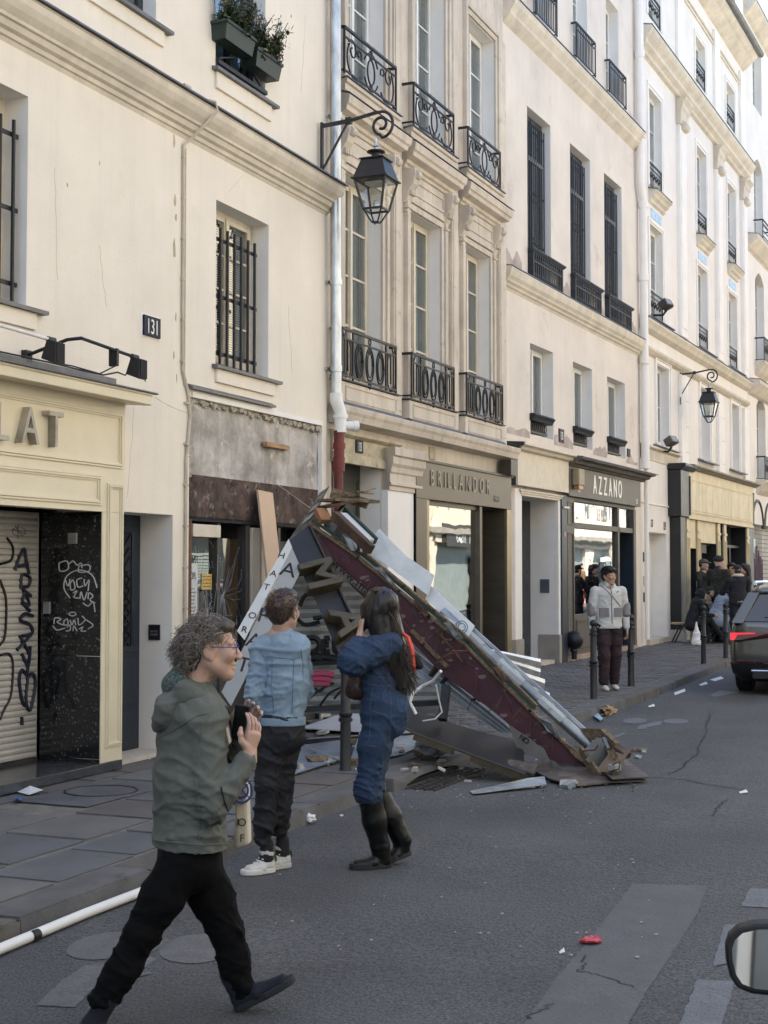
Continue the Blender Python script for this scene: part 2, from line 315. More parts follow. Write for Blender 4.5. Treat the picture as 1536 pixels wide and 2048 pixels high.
crack([(1165, 1912), (1172, 1935), (1160, 1945), (1220, 1958), (1275, 1978)], .007); crack([(1050, 2040), (1090, 2018), (1110, 2005)], .006)
# ================================================================ BUILDINGS
TH = {'131': (9.9, 6.98, 23), '133': (14.35, 7.10, 24), '135': (21.2, 7.40, 25.6), '137': (29.3, 7.20, 25.3), 'last': (41.0, 6.95, 25.3)}
def bthing(b, name, label, cat, group=None): x, y, t = TH[b]; return thing(name, label, cat, (x, y, 0), R_(24-t), group)
def bloc(b, u, v, z): x, y, t = TH[b]; a = R_(24-t); return Vector((x+u*math.cos(a)+v*math.sin(a), y+u*math.sin(a)-v*math.cos(a), z))
def settle(root):                                                                          # move a thing's Empty to the middle of its base
    root.rotation_euler; rz = Matrix.Rotation(root.rotation_euler.z, 4, 'Z'); lo = Vector((1e9,)*3); hi = -lo
    def walk(o, M):
        nonlocal lo, hi
        for c in o.children:
            m = M @ c.matrix_basis
            if c.type == 'MESH':
                for k in c.bound_box: p = m @ Vector(k); lo = Vector(map(min, lo, p)); hi = Vector(map(max, hi, p))
            walk(c, m)
    walk(root, Matrix.Identity(4))
    if lo.x > 1e8: return root
    d = Vector(((lo.x+hi.x)/2, (lo.y+hi.y)/2, lo.z))
    for c in root.children: c.location = c.location-d
    root.location = root.location+rz.to_3x3() @ d; return root
def wall(par, m, u0, u1, z0, z1, holes, back=8., name='wall', rev=REVEAL):
    mb = MB(); us = sorted({u0, u1, *[h[k] for h in holes for k in (0, 1)]}); zs = sorted({z0, z1, *[h[k] for h in holes for k in (2, 3)]})
    us = [u for u in us if u0 <= u <= u1]; zs = [z for z in zs if z0 <= z <= z1]
    for a, b in zip(us, us[1:]):
        for c, d in zip(zs, zs[1:]):
            if not any(h[0] <= (a+b)/2 <= h[1] and h[2] <= (c+d)/2 <= h[3] for h in holes): mb.add([(a, 0, c), (b, 0, c), (b, 0, d), (a, 0, d)], [(0, 1, 2, 3)])
    mb.cur = 1
    for h in holes:
        a, b, c, d, dp = h[:5]
        mb.add([(a, 0, c), (b, 0, c), (b, 0, d), (a, 0, d), (a, dp, c), (b, dp, c), (b, dp, d), (a, dp, d)], [(1, 5, 6, 2), (4, 0, 3, 7), (3, 2, 6, 7), (0, 4, 5, 1)])
    mb.cur = 0
    mb.add([(u0, 0, z0), (u1, 0, z0), (u1, 0, z1), (u0, 0, z1), (u0, back, z0), (u1, back, z0), (u1, back, z1), (u0, back, z1)], [(0, 3, 7, 4), (1, 5, 6, 2), (3, 2, 6, 7), (4, 7, 6, 5)])
    return mb.ob(name, [m, rev], par, fix=False)
def curtain_mesh(u0, u1, z0, z1, y, amp=.02, n=24):
    mb = MB(); r = random.Random(int(u0*97+z0*13)); ph = r.uniform(0, 6)
    mb.grid(lambda a, b: (u0+(u1-u0)*a, y+amp*math.sin(a*(u1-u0)*55+ph+math.sin(b*2+ph)*.8)*(.5+.5*math.sin(a*9+ph)), z0+(z1-z0)*b), n, 3); return mb
def window(par, u0, u1, z0, z1, d, rows=3, leaves=2, fm=WPAINT, pm=PANE, cm=CURT, fw=.05, lw=.045, gb=.022, curtain=True, bar_at=None):
    """casement: fixed frame + leaves (mesh of the window), panes and curtain as sub-parts; d = how far behind the wall face"""
    mb = MB(); y = d
    def bx(a, b, c, e, y0, y1): mb.box((a, y+y0, c), (b, y+y1, e))
    bx(u0, u0+fw, z0, z1, 0, .06); bx(u1-fw, u1, z0, z1, 0, .06); bx(u0+fw, u1-fw, z1-fw, z1, 0, .06); bx(u0+fw, u1-fw, z0, z0+fw, 0, .06)
    W = (u1-u0-2*fw)/leaves; panes = []
    for k in range(leaves):
        a = u0+fw+k*W; b = a+W; c, e = z0+fw, z1-fw
        bx(a+.002, a+lw, c, e, -.012, .04); bx(b-lw, b-.002, c, e, -.012, .04); bx(a+lw, b-lw, e-lw, e-.002, -.012, .04); bx(a+lw, b-lw, c+.002, c+lw*1.6, -.012, .04)
        zs = [c+lw*1.6+(e-lw-c-lw*1.6)*i/rows for i in range(rows+1)] if bar_at is None else [c+lw*1.6]+list(bar_at)+[e-lw]
        for q in zs[1:-1]: bx(a+lw, b-lw, q-gb/2, q+gb/2, -.006, .03)
        panes += [(a+lw, b-lw, p+(gb/2 if i else 0), q-(gb/2 if i < len(zs)-2 else 0)) for i, (p, q) in enumerate(zip(zs, zs[1:]))]
    if leaves == 2: bx(u0+fw+W-.03, u0+fw+W+.03, z0+fw, z1-fw, -.03, -.013)
    o = mb.ob('window', fm, par)
    for a, b, c, e in panes:
        p = MB(); p.box((a, y+.010, c), (b, y+.014, e)); p.ob('pane', pm, o)
    if curtain: curtain_mesh(u0+fw, u1-fw, z0+fw, z1-fw, y+.13).ob('curtain', cm, o, fix=False, smooth='all')
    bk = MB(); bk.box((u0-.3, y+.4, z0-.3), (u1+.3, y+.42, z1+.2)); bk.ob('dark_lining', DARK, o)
    return o
def sill(par, u0, u1, z, apron=.13, out=.07, m=CPAINT, am=CREAM, nm='window_sill'):
    mb = MB(); mb.prof([(-.2, z+.02), (out, z-.015), (out, z-.045), (-.2, z-.045)], u0-.07, u1+.2); o = mb.ob(nm, ZINC, par)
    a = MB(); a.b(u0-.01, u1+.1, .001, .03, z-.045-apron, z-.046); a.ob('apron', am, o, bevel=.004); return o
def grille(par, u0, u1, z0, z1, v, nbars, rails, m=IRON, r=.016, top=None):
    f = MB()
    for z in rails: f.bar((u0-.06, -v+.02, z), (u1+.08, -v+.02, z), .012, .034)
    o = f.ob('window_grille', m, par); me = MB().tube([(0, 0, 0), (0, 0, z1-z0)], r, 6).mesh('bar', m)
    for i in range(nbars): link('bar', me, o, loc=(u0+(u1-u0)*(i+.0)/(nbars-1), -v, z0))
    return o
def iron_curve(mb, pts, r=.011): mb.tube(pts, r, 5)
def ring_pts(cx, cz, a, b, y, n=20): return [(cx+a*math.cos(t), y, cz+b*math.sin(t)) for t in np.linspace(0, 2*math.pi, n+1)[:-1]]
# ---------------------------------------------------------------- 131: the plain cream house at the left
H1 = bthing('131', 'townhouse', 'cream plastered house numbered 131 with barred windows, beside the ornate facade', 'building')
W2 = (1.86, 2.95, 3.77, 5.37); WL = (-2.2, -1.07, 3.82, 5.46); UW1 = (-.30, .76, 6.70, 8.6); UW2 = (1.83, 2.86, 6.66, 8.6)
STN = (1.38, 4.24, .05, 3.40); DOOR = (.30, 1.10, .1, 2.285); SHOPO = (-3.0, -.10, .05, 2.5)
wall(H1, CREAM, -4, 4.36, -.3, 15.5, [(*W2, .27), (*WL, .3), (*UW1, .22), (*UW2, .22), (*STN, .05), (*DOOR, .36), (*SHOPO, .4)])
for W, a in ((W2, .13), (WL, .13), (UW1, .14), (UW2, .16)): sill(H1, W[0], W[1], W[2], a)
window(H1, W2[0], W2[1]-.02, W2[2]+.02, W2[3], .2, rows=4, fm=CPAINT, cm=CURT, curtain=False)
bl = MB()                                                                                  # venetian blind behind that window
for i in range(62): z = 3.9+i*.024; bl.add([(1.95, .262, z), (2.82, .262, z), (2.82, .278, z+.017), (1.95, .278, z+.017)], [(0, 1, 2, 3)])
bl.ob('venetian_blind', WPAINT, H1, fix=False)
window(H1, WL[0], WL[1], WL[2]+.02, WL[3], .22, rows=3, fm=CPAINT)
DKF = mat('dark_window_paint', (.03, .034, .04), .4, var=.1)
for W in (UW1, UW2): window(H1, W[0], W[1], W[2]+.02, W[3], .14, rows=2, fm=DKF, cm=WHCURT)
grille(H1, 1.875, 2.72, 3.74, 5.13, -.04, 7, (3.90, 4.46, 5.02))
grille(H1, -2.15, -1.18, 3.80, 5.25, -.05, 7, (3.98, 4.56, 5.14))
c = MB(); c.prof([(.0, 6.145), (.20, 6.125), (.22, 6.11), (.205, 6.10), (.195, 6.05), (.165, 6.0), (.12, 5.955), (.115, 5.93), (.09, 5.925), (.075, 5.88), (.04, 5.865), (.035, 5.83), (.015, 5.825), (.0, 5.79)], -4, 4.36, m1=.3); c.ob('cornice', CORN, H1)
c = MB(); c.prof([(.0, 6.175), (.225, 6.15), (.235, 6.128), (.0, 6.146)], -4, 4.38, m1=.3); c.ob('cornice_flashing', ZINC, H1)
# entrance door (dark blue, lattice glazing)
NAVY = mat('navy_paint', (.018, .028, .042), .4, var=.15, sc_=5)
d = MB(); d.box((.24, .345, .12), (1.14, .40, 2.285)); dd = d.ob('door', NAVY, H1)
d = MB(); d.box((.32, .335, .3), (1.02, .346, .52)); d.box((.32, .335, .6), (1.02, .346, .98)); d.box((.30, .330, 1.05), (1.04, .346, 1.10)); d.box((.30, .330, 2.12), (1.04, .346, 2.17)); d.box((.95, .330, 1.1), (1.0, .346, 2.12)); d.ob('door_panel', NAVY, dd, bevel=.006)
l = MB()
for i in range(-9, 10):
    for s in (-1, 1):
        p, q = Vector((.62+i*.1, .335, 1.1)), Vector((.62+i*.1+s*1.02, .335, 2.12)); pts = [p.lerp(q, k/24) for k in range(25)]; pts = [k for k in pts if .32 < k.x < .94]
        if len(pts) > 1: l.bar(pts[0], pts[-1], .012, .012)
l.ob('lattice', IRON, dd)
ds = MB(); ds.box((.3, .0, .1), (1.1, .36, .165)); ds.ob('doorstep', STONE, H1)
ip = MB(); ip.box((1.082, .12, 1.15), (1.096, .24, 1.29)); ipo = ip.ob('intercom_panel', IRON, H1, bevel=.003)
ip = MB(); [ip.box((1.078, .145+.02*i, 1.19+.03*j), (1.083, .155+.02*i, 1.21+.03*j)) for i in range(4) for j in range(2)]; ip.ob('button', GALV, ipo)
# bared masonry over the right-hand shop and its iron beam
RUB = mat('bared_masonry', (.53, .49, .445), .95, var=.3, sc_=3, bump=.6, bs=18, streak=.75, spot=(.66, .63, .58), spots=4)
RUST = mat('rusty_beam', (.115, .075, .06), .85, .2, var=.5, sc_=5, bump=.5, bs=30, streak=.4, spot=(.27, .22, .185), spots=9)
r = MB(); r.grid(lambda a, b: (1.36+2.9*a, .055-.022*noise.noise(Vector((a*16, b*5, 1)))-.014*noise.noise(Vector((a*50, b*22, 3))), 2.64+.80*b), 70, 22); r.ob('bare_masonry', RUB, H1, fix=False, smooth='all')
# ragged plaster edge around it
e = MB()
for i in range(92):
    t = i/91
    if t < .68: u, z = 1.39+2.85*t/.68, 3.395-.03*t+rnd.uniform(-.03, .012)
    else: u, z = 1.385+rnd.uniform(-.01, .05), 3.38-(t-.68)/.32*.72
    s = rnd.uniform(.025, .06); mid = Vector((u, .02+rnd.uniform(-.012, .02), z)); 
    pts = [mid+Vector((s*rnd.uniform(.7, 1.2)*math.cos(k), rnd.uniform(-.015, .01), s*rnd.uniform(.5, .9)*math.sin(k))) for k in np.linspace(0, 2*math.pi, 7)[:-1]]; e.poly(pts, (0, .04, 0))
e.ob('broken_plaster_edge', mat('broken_plaster', (.50, .45, .37), .95, var=.35, sc_=14, bump=.7, bs=40), H1)
bm_ = MB(); bm_.grid(lambda a, b: (1.40+2.83*a, .042-.006*noise.noise(Vector((a*24, b*6, 9))), 2.30+.385*b), 50, 10); bm_.box((1.40, .04, 2.27), (4.23, .3, 2.301)); bmo = bm_.ob('iron_beam', RUST, H1, fix=False)
rv = MB().lathe([(.016, 0), (.014, .008), (.006, .013)], n=8).mesh('rivet', RUST, smooth='all'); rv.transform(Matrix.Rotation(R_(90), 4, 'X'))
for i in range(13):
    for z in (2.37, 2.63): link('rivet', rv, bmo, loc=(1.5+i*.215+rnd.uniform(-.02, .02), .045, z+rnd.uniform(-.012, .012)))
tl = MB(); tl.b(2.9, 3.42, -.04, .02, 3.06, 3.11); tl.ob('timber_stub', mat('raw_timber', (.45, .27, .13), .8, var=.25, sc_=6, stretch=(1, 8, 8)), H1, bevel=.004)
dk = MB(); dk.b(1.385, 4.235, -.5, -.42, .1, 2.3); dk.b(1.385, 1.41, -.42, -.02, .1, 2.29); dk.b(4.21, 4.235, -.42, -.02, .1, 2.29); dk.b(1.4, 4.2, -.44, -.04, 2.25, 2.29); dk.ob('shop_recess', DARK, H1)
ch = mat('bare_render', (.50, .41, .29), .95, var=.2); k = MB(); r9 = random.Random(6)
for u, z, sx_, sz_ in ((1.08, 5.72, .02, .07), (1.10, 5.18, .022, .06), (1.12, 5.02, .02, .05), (1.09, 4.72, .028, .10), (1.13, 4.10, .012, .05), (1.10, 3.75, .015, .04), (1.15, 3.55, .01, .05), (-.55, 4.9, .012, .02), (-.1, 5.2, .008, .02), (.62, 3.45, .02, .012)):
    k.poly([(u+sx_*r9.uniform(.5, 1.2)*math.cos(q), -.0015, z+sz_*r9.uniform(.5, 1.2)*math.sin(q)) for q in np.linspace(0, 6.28, 11)[:-1]], (0, .001, 0))
k.ob('chipped_plaster', ch, H1, kind='stuff')
k = MB()
for (u, z, du, dz_) in ((-.72, 5.0, .05, -.9), (2.1, 5.5, .3, .25), (3.4, 4.6, .1, -.7), (.45, 3.2, -.1, -.8), (-.1, 4.5, .12, -.5), (3.7, 7.0, .1, .9)):
    P = [Vector((u+du*i/9+r9.uniform(-.012, .012), -.001, z+dz_*i/9)) for i in range(10)]; k.tube(P, .0009, 4)
k.ob('hairline_crack', mat('crack_tone', (.52, .46, .38), .95), H1, kind='stuff')  # hairline cracks in the plaster, a little darker than the wall
zf = MB(); zf.prof([(0, 3.52), (.06, 3.49), (.06, 3.47), (0, 3.47)], 1.34, 3.02); zf.ob('loose_flashing', ZINC, H1)
wp = MB(); wp.b(1.42, 4.24, .001, .012, 3.40, 3.45); wp.ob('plaster_band', PALE2, H1)
# shop behind: cracked glazing, posts, interior signs
DK2 = mat('dark_shop_frame', (.05, .045, .04), .5, var=.2)
SHW = thing('shop_window', 'smashed shop window with cracked glass and a buy gold notice, under the bare masonry', 'shop window', H1.location, H1.rotation_euler.z)
f = MB(); f.b(1.44, 1.50, -.16, -.04, .15, 2.24); f.b(2.02, 2.08, -.16, -.06, .15, 2.24); f.b(2.60, 2.68, -.16, -.06, .15, 2.24); f.b(3.3, 3.36, -.16, -.06, .15, 2.24); f.b(1.5, 4.2, -.16, -.06, .15, .75); f.ob('frame', DK2, SHW, bevel=.004)
cb = MB(); cb.b(1.5, 2.02, -.14, -.02, 2.10, 2.22); cb.b(2.70, 2.86, -.12, -.04, 1.0, 2.22); cb.b(2.90, 3.06, -.12, -.04, .8, 2.2); cb.ob('cream_casing', CPAINT, SHW, bevel=.006)
for a, b in ((1.5, 2.02), (2.08, 2.60), (2.68, 3.3), (3.36, 4.2)):
    g = MB(); g.b(a, b, -.115, -.109, .75, 2.10); g.ob('pane', glass('cracked_glass', (.35, .37, .36), 4.0), SHW)
wd = MB(); wd.b(1.385, 1.44, -.1, .0, .15, 2.26); wd.ob('jamb_board', mat('old_red_timber', (.16, .075, .05), .85, var=.4, sc_=8, bump=.3, stretch=(6, 6, .7)), SHW, bevel=.004)
ck = MB(); cx, cz = 2.22, 1.55
for i in range(40):
    a = rnd.uniform(0, 6.28); p = Vector((cx, .104, cz)); 
    for k in range(rnd.randrange(2, 5)):
        q = p+Vector((math.cos(a), 0, math.sin(a)*1.3))*rnd.uniform(.08, .22); q.x = min(2.59, max(1.9, q.x)); q.z = min(2.08, max(.8, q.z)); ck.bar(p, q, .0014, .0014); p = q; a += rnd.uniform(-.5, .5)
for i in range(26):
    p = Vector((rnd.uniform(1.46, 2.0), .03, rnd.uniform(1.0, 2.2))); q = p+Vector((rnd.uniform(-.14, .2), -.01, -rnd.uniform(.3, .7))); m_ = p.lerp(q, .5)+Vector((rnd.uniform(-.08, .08), -.01, 0)); ck.tube([p, m_, q], .0014, 4)
ck.ob('crack', mat('crack_white', (.5, .54, .56), .3, var=.1), SHW)
wtext('shop_lettering', 'ACHAT', .085, .001, IRON, SHW, 1.60, 1.86, -.10, .9)
pp = MB(); pp.b(1.53, 1.72, -.105, -.102, 1.30, 1.84); ppo = pp.ob('notice', mat('white_paper', (.78, .78, .76), .8, var=.05), SHW); wtext('notice_lettering', 'OR', .1, .001, IRON, ppo, 1.63, 1.70, -.099, .8)
for i in range(8): q = MB(); q.b(1.55, 1.70-rnd.uniform(0, .05), -.1015, -.1, 1.36+i*.035, 1.372+i*.035); q.ob('notice_line', mat('grey_print', (.35, .35, .35), .9), ppo)
yw = MB(); yw.b(1.80, 1.99, -.105, -.102, 1.60, 1.75); ywo = yw.ob('yellow_notice', mat('yellow_card', (.72, .52, .10), .6, var=.1), SHW)
for i in range(4): q = MB(); q.b(1.815, 1.975, -.1015, -.1, 1.625+i*.032, 1.635+i*.032); q.ob('notice_line', mat('red_print', (.45, .12, .03), .9), ywo)
settle(SHW)
# ---------------------------------------------------------------- LAT shop front
S = bthing('131', 'shopfront', 'cream panelled shop front lettered LAT with a graffitied grey roller shutter', 'shop front')
CR2 = mat('cream_shop_paint', (.73, .65, .475), .5, var=.04, sc_=3, bump=.05, bs=30)
v1 = .14
f = MB(); f.b(-4, .10, .001, v1, 2.26, 3.22); f.ob('fascia', CR2, S)
def mould(par, u0, u1, z0, z1, v, w_=.035, m=CR2, name='panel_moulding'):
    mb = MB()
    for k, (o, h) in enumerate(((0, .014), (w_*.55, .022), (w_, .010))):
        a, b, c, d = u0+o, u1-o, z0+o, z1-o; t = w_*.45
        mb.b(a, b, v, v+h, d-t, d); mb.b(a, b, v, v+h, c, c+t); mb.b(a, a+t, v, v+h+.0005, c+t, d-t); mb.b(b-t, b, v, v+h+.0005, c+t, d-t)
    return mb.ob(name, m, par)
mould(S, -4, .06, 2.63, 3.10, v1); mould(S, -4, -.25, 2.31, 2.56, v1)
c = MB(); c.prof([(.0, 3.30), (.36, 3.265), (.375, 3.25), (.36, 3.24), (.36, 3.17), (.34, 3.165), (.14, 3.18), (0, 3.18)], -4, .17); c.ob('cornice', CR2, S, bevel=.004)
c = MB(); c.prof([(.0, 3.325), (.37, 3.28), (.385, 3.267), (.36, 3.262), (0, 3.30)], -4, .24); c.ob('cornice_flashing', ZINC, S)
c = MB(); c.b(-4, .1, .001, .05, 3.32, 3.40); c.ob('upstand', ZINC, S)
p = MB(); p.b(-.22, .09, -.1, v1, .21, 2.258); po = p.ob('pilaster', CR2, S); mould(po, -.16, .07, .33, 2.5, v1, .03)
STEP = mat('polished_granite_step', (.075, .08, .088), .18, var=.2, sc_=8, fine=.3, bs=80)
s = MB(); s.b(-4, .10, -1.2, v1, .13, .205); s.ob('step', STEP, S, bevel=.004)
GRAN = bpy.data.materials.new('black_granite'); GRAN.use_nodes = True; n_ = GRAN.node_tree; b_ = n_.nodes['Principled BSDF']; b_.inputs['Roughness'].default_value = .12
vt = n_.nodes.new('ShaderNodeTexVoronoi'); vt.inputs['Scale'].default_value = 75; tcn = n_.nodes.new('ShaderNodeTexCoord'); n_.links.new(tcn.outputs['Object'], vt.inputs['Vector'])
rp = n_.nodes.new('ShaderNodeValToRGB'); rp.color_ramp.elements[0].position = .0; rp.color_ramp.elements[0].color = (.012, .012, .013, 1); rp.color_ramp.elements[1].position = 1; rp.color_ramp.elements[1].color = (.012, .012, .013, 1)
e_ = rp.color_ramp.elements.new(.80); e_.color = (.012, .013, .014, 1); e_ = rp.color_ramp.elements.new(.90); e_.color = (.16, .16, .15, 1); n_.links.new(vt.outputs['Color'], rp.inputs[0]); n_.links.new(rp.outputs[0], b_.inputs['Base Color'])
g = MB(); DV = .46
def gslab(z0, z1, nm='granite_panel'):
    mb = MB(); mb.poly([(-.222, -v1+.01, z0), (-.222, DV, z0), (-.212, DV, z0), (-.212, -v1+.01, z0)], (0, 0, z1-z0)); return mb.ob(nm, GRAN, S)
gslab(.206, .24, 'granite_skirting'); g1 = gslab(.243, 1.075); g2 = gslab(1.08, 2.26)
sw = MB(); sw.poly([(-.222, .36, 1.42), (-.222, .43, 1.42), (-.235, .43, 1.42), (-.235, .36, 1.42)], (0, 0, .1)); sw.ob('key_switch', GALV, g2, bevel=.003)
sw = MB(); sw.poly([(-.222, .10, 2.0), (-.222, .19, 2.0), (-.235, .19, 2.0), (-.235, .10, 2.0)], (0, 0, .09)); sw.ob('bell_box', GALV, g2, bevel=.003)
SHUT = mat('painted_shutter', (.50, .475, .425), .5, .1, var=.1, sc_=4, bump=.05, streak=.25)
rs = MB(); rs.box((-4, DV+.03, .2), (-.22, DV+.05, 2.26)); rso = rs.ob('roller_shutter', SHUT, S)
slm = MB(); slm.prof([(0, 0), (.014, .008), (.018, .028), (.010, .044), (0, .050)], -4, -.245); slm = slm.mesh('slat', SHUT)
for i in range(40): link('slat', slm, rso, loc=(0, DV+.03, .235+i*.0505))
bb = MB(); bb.b(-4, -.245, -DV-.03, -DV+.0, .206, .235); bb.ob('bottom_bar', mat('rusty_bar', (.06, .05, .045), .7, .3, var=.4), rso)
# spray-paint lines: thin raised ribbons following the surface
def spray(par, m, lines, place, w_=.012, name='graffiti'):
    mb = MB()
    for ln in lines:
        P = [place(*p) for p in ln]; Q = []
        for i in range(len(P)-1):
            p0 = P[max(i-1, 0)]; p1 = P[i]; p2 = P[i+1]; p3 = P[min(i+2, len(P)-1)]
            for k in range(5): t = k/5; Q.append(.5*((2*p1)+(p2-p0)*t+(2*p0-5*p1+4*p2-p3)*t*t+(3*p1-p0-3*p2+p3)*t**3))
        Q.append(P[-1]); mb.tube(Q, w_, 5)
    o = mb.ob(name, m, par, kind='stuff'); return o
INK = mat('blue_black_spray', (.010, .012, .03), .6, var=.2); BLK = mat('black_spray', (.008, .008, .008), .6, var=.2); WSP = mat('white_spray', (.55, .55, .53), .6, var=.2)
def psh(x, y, dv=DV+.008):
    """photograph point -> shutter plane of the shop"""
    d_ = cF + cR*((x-768)/2840) + cU*((1024-y)/2840); a = R_(1); ux = Vector((math.cos(a), math.sin(a), 0)); nn = Vector((math.sin(a), -math.cos(a), 0)); o = Vector((9.9, 6.98, 0))-nn*dv
    t = ((o-Vector((0, 0, 1.75))).dot(nn))/d_.dot(nn); p = Vector((0, 0, 1.75))+d_*t-Vector((9.9, 6.98, 0)); return Vector((p.dot(ux), dv, p.z))
spray(rso, INK, [[(30, 1140), (38, 1115), (48, 1098), (52, 1120), (58, 1148)], [(36, 1132), (56, 1128)], [(42, 1178), (44, 1150), (60, 1156), (56, 1172), (44, 1176), (62, 1192)], [(44, 1202), (50, 1186), (58, 1210), (44, 1204), (60, 1222)], [(66, 1232), (50, 1228), (40, 1240), (60, 1250), (64, 1266), (44, 1272)], [(34, 1300), (62, 1270)], [(40, 1272), (60, 1310)], [(60, 1292), (56, 1330), (44, 1308)], [(56, 1330), (54, 1352), (66, 1348), (70, 1372), (60, 1420), (52, 1400), (56, 1352)], [(54, 1352), (44, 1340), (38, 1360), (44, 1402), (52, 1412)], [(43, 1434), (44, 1450)]], psh, .016)
spray(rso, BLK, [[(0, 1310), (18, 1308), (26, 1330), (22, 1390), (8, 1420), (0, 1440)], [(0, 1160), (12, 1200), (10, 1270), (0, 1290)], [(14, 1076), (26, 1096), (22, 1120), (0, 1128)]], psh, .011)
spray(rso, mat('grey_spray', (.12, .12, .12), .6), [ell(38, 1063, 13, 9)+[(51, 1063)], [(24, 1058), (52, 1068)], [(30, 1052), (46, 1074)], [(36, 1050), (36, 1078)]], psh, .003)
def pgr(x, y):
    """photograph point -> granite return"""
    d_ = cF + cR*((x-768)/2840) + cU*((1024-y)/2840); a = R_(1); ux = Vector((math.cos(a), math.sin(a), 0)); o = Vector((9.9, 6.98, 0))-ux*.226
    t = (o-Vector((0, 0, 1.75))).dot(ux)/d_.dot(ux); p = Vector((0, 0, 1.75))+d_*t-Vector((9.9, 6.98, 0)); vy = p.dot(Vector((-math.sin(a), math.cos(a), 0))); return Vector((-.226, vy, p.z))
spray(g2, WSP, [[(118, 1126), (134, 1122), (136, 1138), (120, 1142), (118, 1126)], [(138, 1128), (146, 1122), (154, 1130), (162, 1126), (164, 1136)], [(158, 1132), (178, 1130), (178, 1142), (158, 1144), (158, 1132)], [(140, 1196), (128, 1176), (134, 1152), (158, 1140), (184, 1150), (194, 1176)], [(130, 1158), (136, 1172), (140, 1158)], [(140, 1168), (146, 1160), (150, 1176), (142, 1180), (140, 1168)], [(164, 1156), (154, 1160), (156, 1174), (166, 1172)], [(168, 1158), (170, 1172), (178, 1160), (176, 1182)], [(146, 1186), (154, 1182), (148, 1194), (158, 1196)], [(160, 1198), (162, 1184), (168, 1200), (174, 1184)], [(176, 1198), (178, 1186), (186, 1192), (180, 1200), (190, 1206)], [(166, 1206), (176, 1212), (186, 1204), (190, 1224)], [(108, 1248), (110, 1236), (122, 1238), (114, 1244), (126, 1250)], [(128, 1242), (134, 1238), (136, 1248), (128, 1250), (128, 1242)], [(140, 1240), (144, 1250), (148, 1240), (152, 1250)], [(156, 1236), (158, 1250), (170, 1240), (164, 1232)], [(134, 1254), (140, 1250), (140, 1260), (132, 1262)], [(146, 1262), (148, 1252), (154, 1262)], [(158, 1258), (166, 1254), (162, 1262), (172, 1262)], [(106, 1252), (114, 1260), (130, 1256)], [(172, 1240), (186, 1250), (176, 1258)], ell(145, 1228, 7, 3.5)], pgr, .0055)
LETM = mat('stone_letters', (.46, .42, .34), .7, var=.15, sc_=9)
for ch, u in (('L', -1.60), ('A', -1.27), ('T', -.95)): wtext('letter', ch, .40, .035, LETM, S, u, 2.73, v1+.036, .80)
settle(S)
# spotlights above the shop
SPOT = mat('black_spot_metal', (.016, .016, .018), .45, .2, var=.2, bump=.05)
def spotlight(px_, arm, label):
    t = bthing('131', 'spotlight', label, 'spotlight', 'spotlights above the cream shop front'); u, z = px_
    h = MB(); h.poly([(-.075, -.05, .0), (.075, -.05, .0), (.085, .02, .0), (-.085, .02, 0)], (0, 0, .01)); 
    pr = [(-.07, -.02, .17), (.07, -.02, .17), (.075, -.16, .13), (-.075, -.16, .13)]; q = [(-.09, .05, -.06), (.09, .05, -.06), (.09, -.17, -.14), (-.09, -.17, -.14)]
    hd = MB(); hd.add([(u+a, -.48+b, z+c) for a, b, c in q+pr], [(0, 1, 2, 3), (7, 6, 5, 4), (0, 4, 5, 1), (1, 5, 6, 2), (2, 6, 7, 3), (3, 7, 4, 0)]); ho = hd.ob('lamp_head', SPOT, t, bevel=.006)
    fn = MB(); [fn.b(u-.07+i*.02, u-.062+i*.02, .635, .665, z-.12, z+.12) for i in range(8)]; fn.ob('cooling_fin', SPOT, ho)
    k = MB(); k.tube([(u-.05, -.50, z+.17), (u+.09, -.50, z+.17)], .035, 10); k.ob('pivot', SPOT, t, smooth=True)
    a = MB(); a.tube([(u, -.50, z+.17), (u+arm, -.50, z+.21), (u+arm*1.05, -.4, z+.2), (u+arm*1.05, -.02, z+.1)], .014, 8); a.ob('arm', arm < -1.2 and WPAINT or SPOT, t, smooth=True)
    b2 = MB(); b2.b(u+arm*1.05-.04, u+arm*1.05+.04, .0, .05, z+.04, z+.14); b2.b(u+arm*.35-.015, u+arm*.35+.015, .44, .52, z+.06, z+.20); b2.ob('bracket', SPOT, t, bevel=.004)
    for c in [c for c in t.children if c.name.split('.')[0] in ('lamp_head', 'pivot')]:
        for q in [c]+list(c.children): q.data.transform(Matrix.Translation((u, -.5, z+.17)) @ Matrix.Diagonal((.60, .60, .62, 1)) @ Matrix.Translation((-u, .5, -z-.17)))
    return settle(t)
spotlight((-1.44, 3.30), -1.9, 'black spotlight on the long white arm above the letter A')
spotlight((-.33, 3.33), -.72, 'black spotlight on a short black arm beside the blue door')
cbm = MB(); cbm.tube([(-3, -.3, 3.36), (-2.2, -.36, 3.33), (-1.7, -.33, 3.34), (-1.2, -.34, 3.34), (-.8, -.36, 3.33), (-.5, -.33, 3.34), (-.35, -.36, 3.38), (-.3, -.4, 3.36), (-.28, -.45, 3.42)], .007, 5); cbm.tube([(-1.2, -.34, 3.345), (-.9, -.31, 3.36), (-.6, -.36, 3.335), (-.45, -.42, 3.42)], .006, 5)
for q in cbm.v: pass
o = cbm.ob('power_cable', IRON); o.location = (9.9, 6.98, 0); o.rotation_euler = (0, 0, R_(1)); tag(o, 'black cables lying loosely on the cream shop cornice under the spotlights', 'cable')
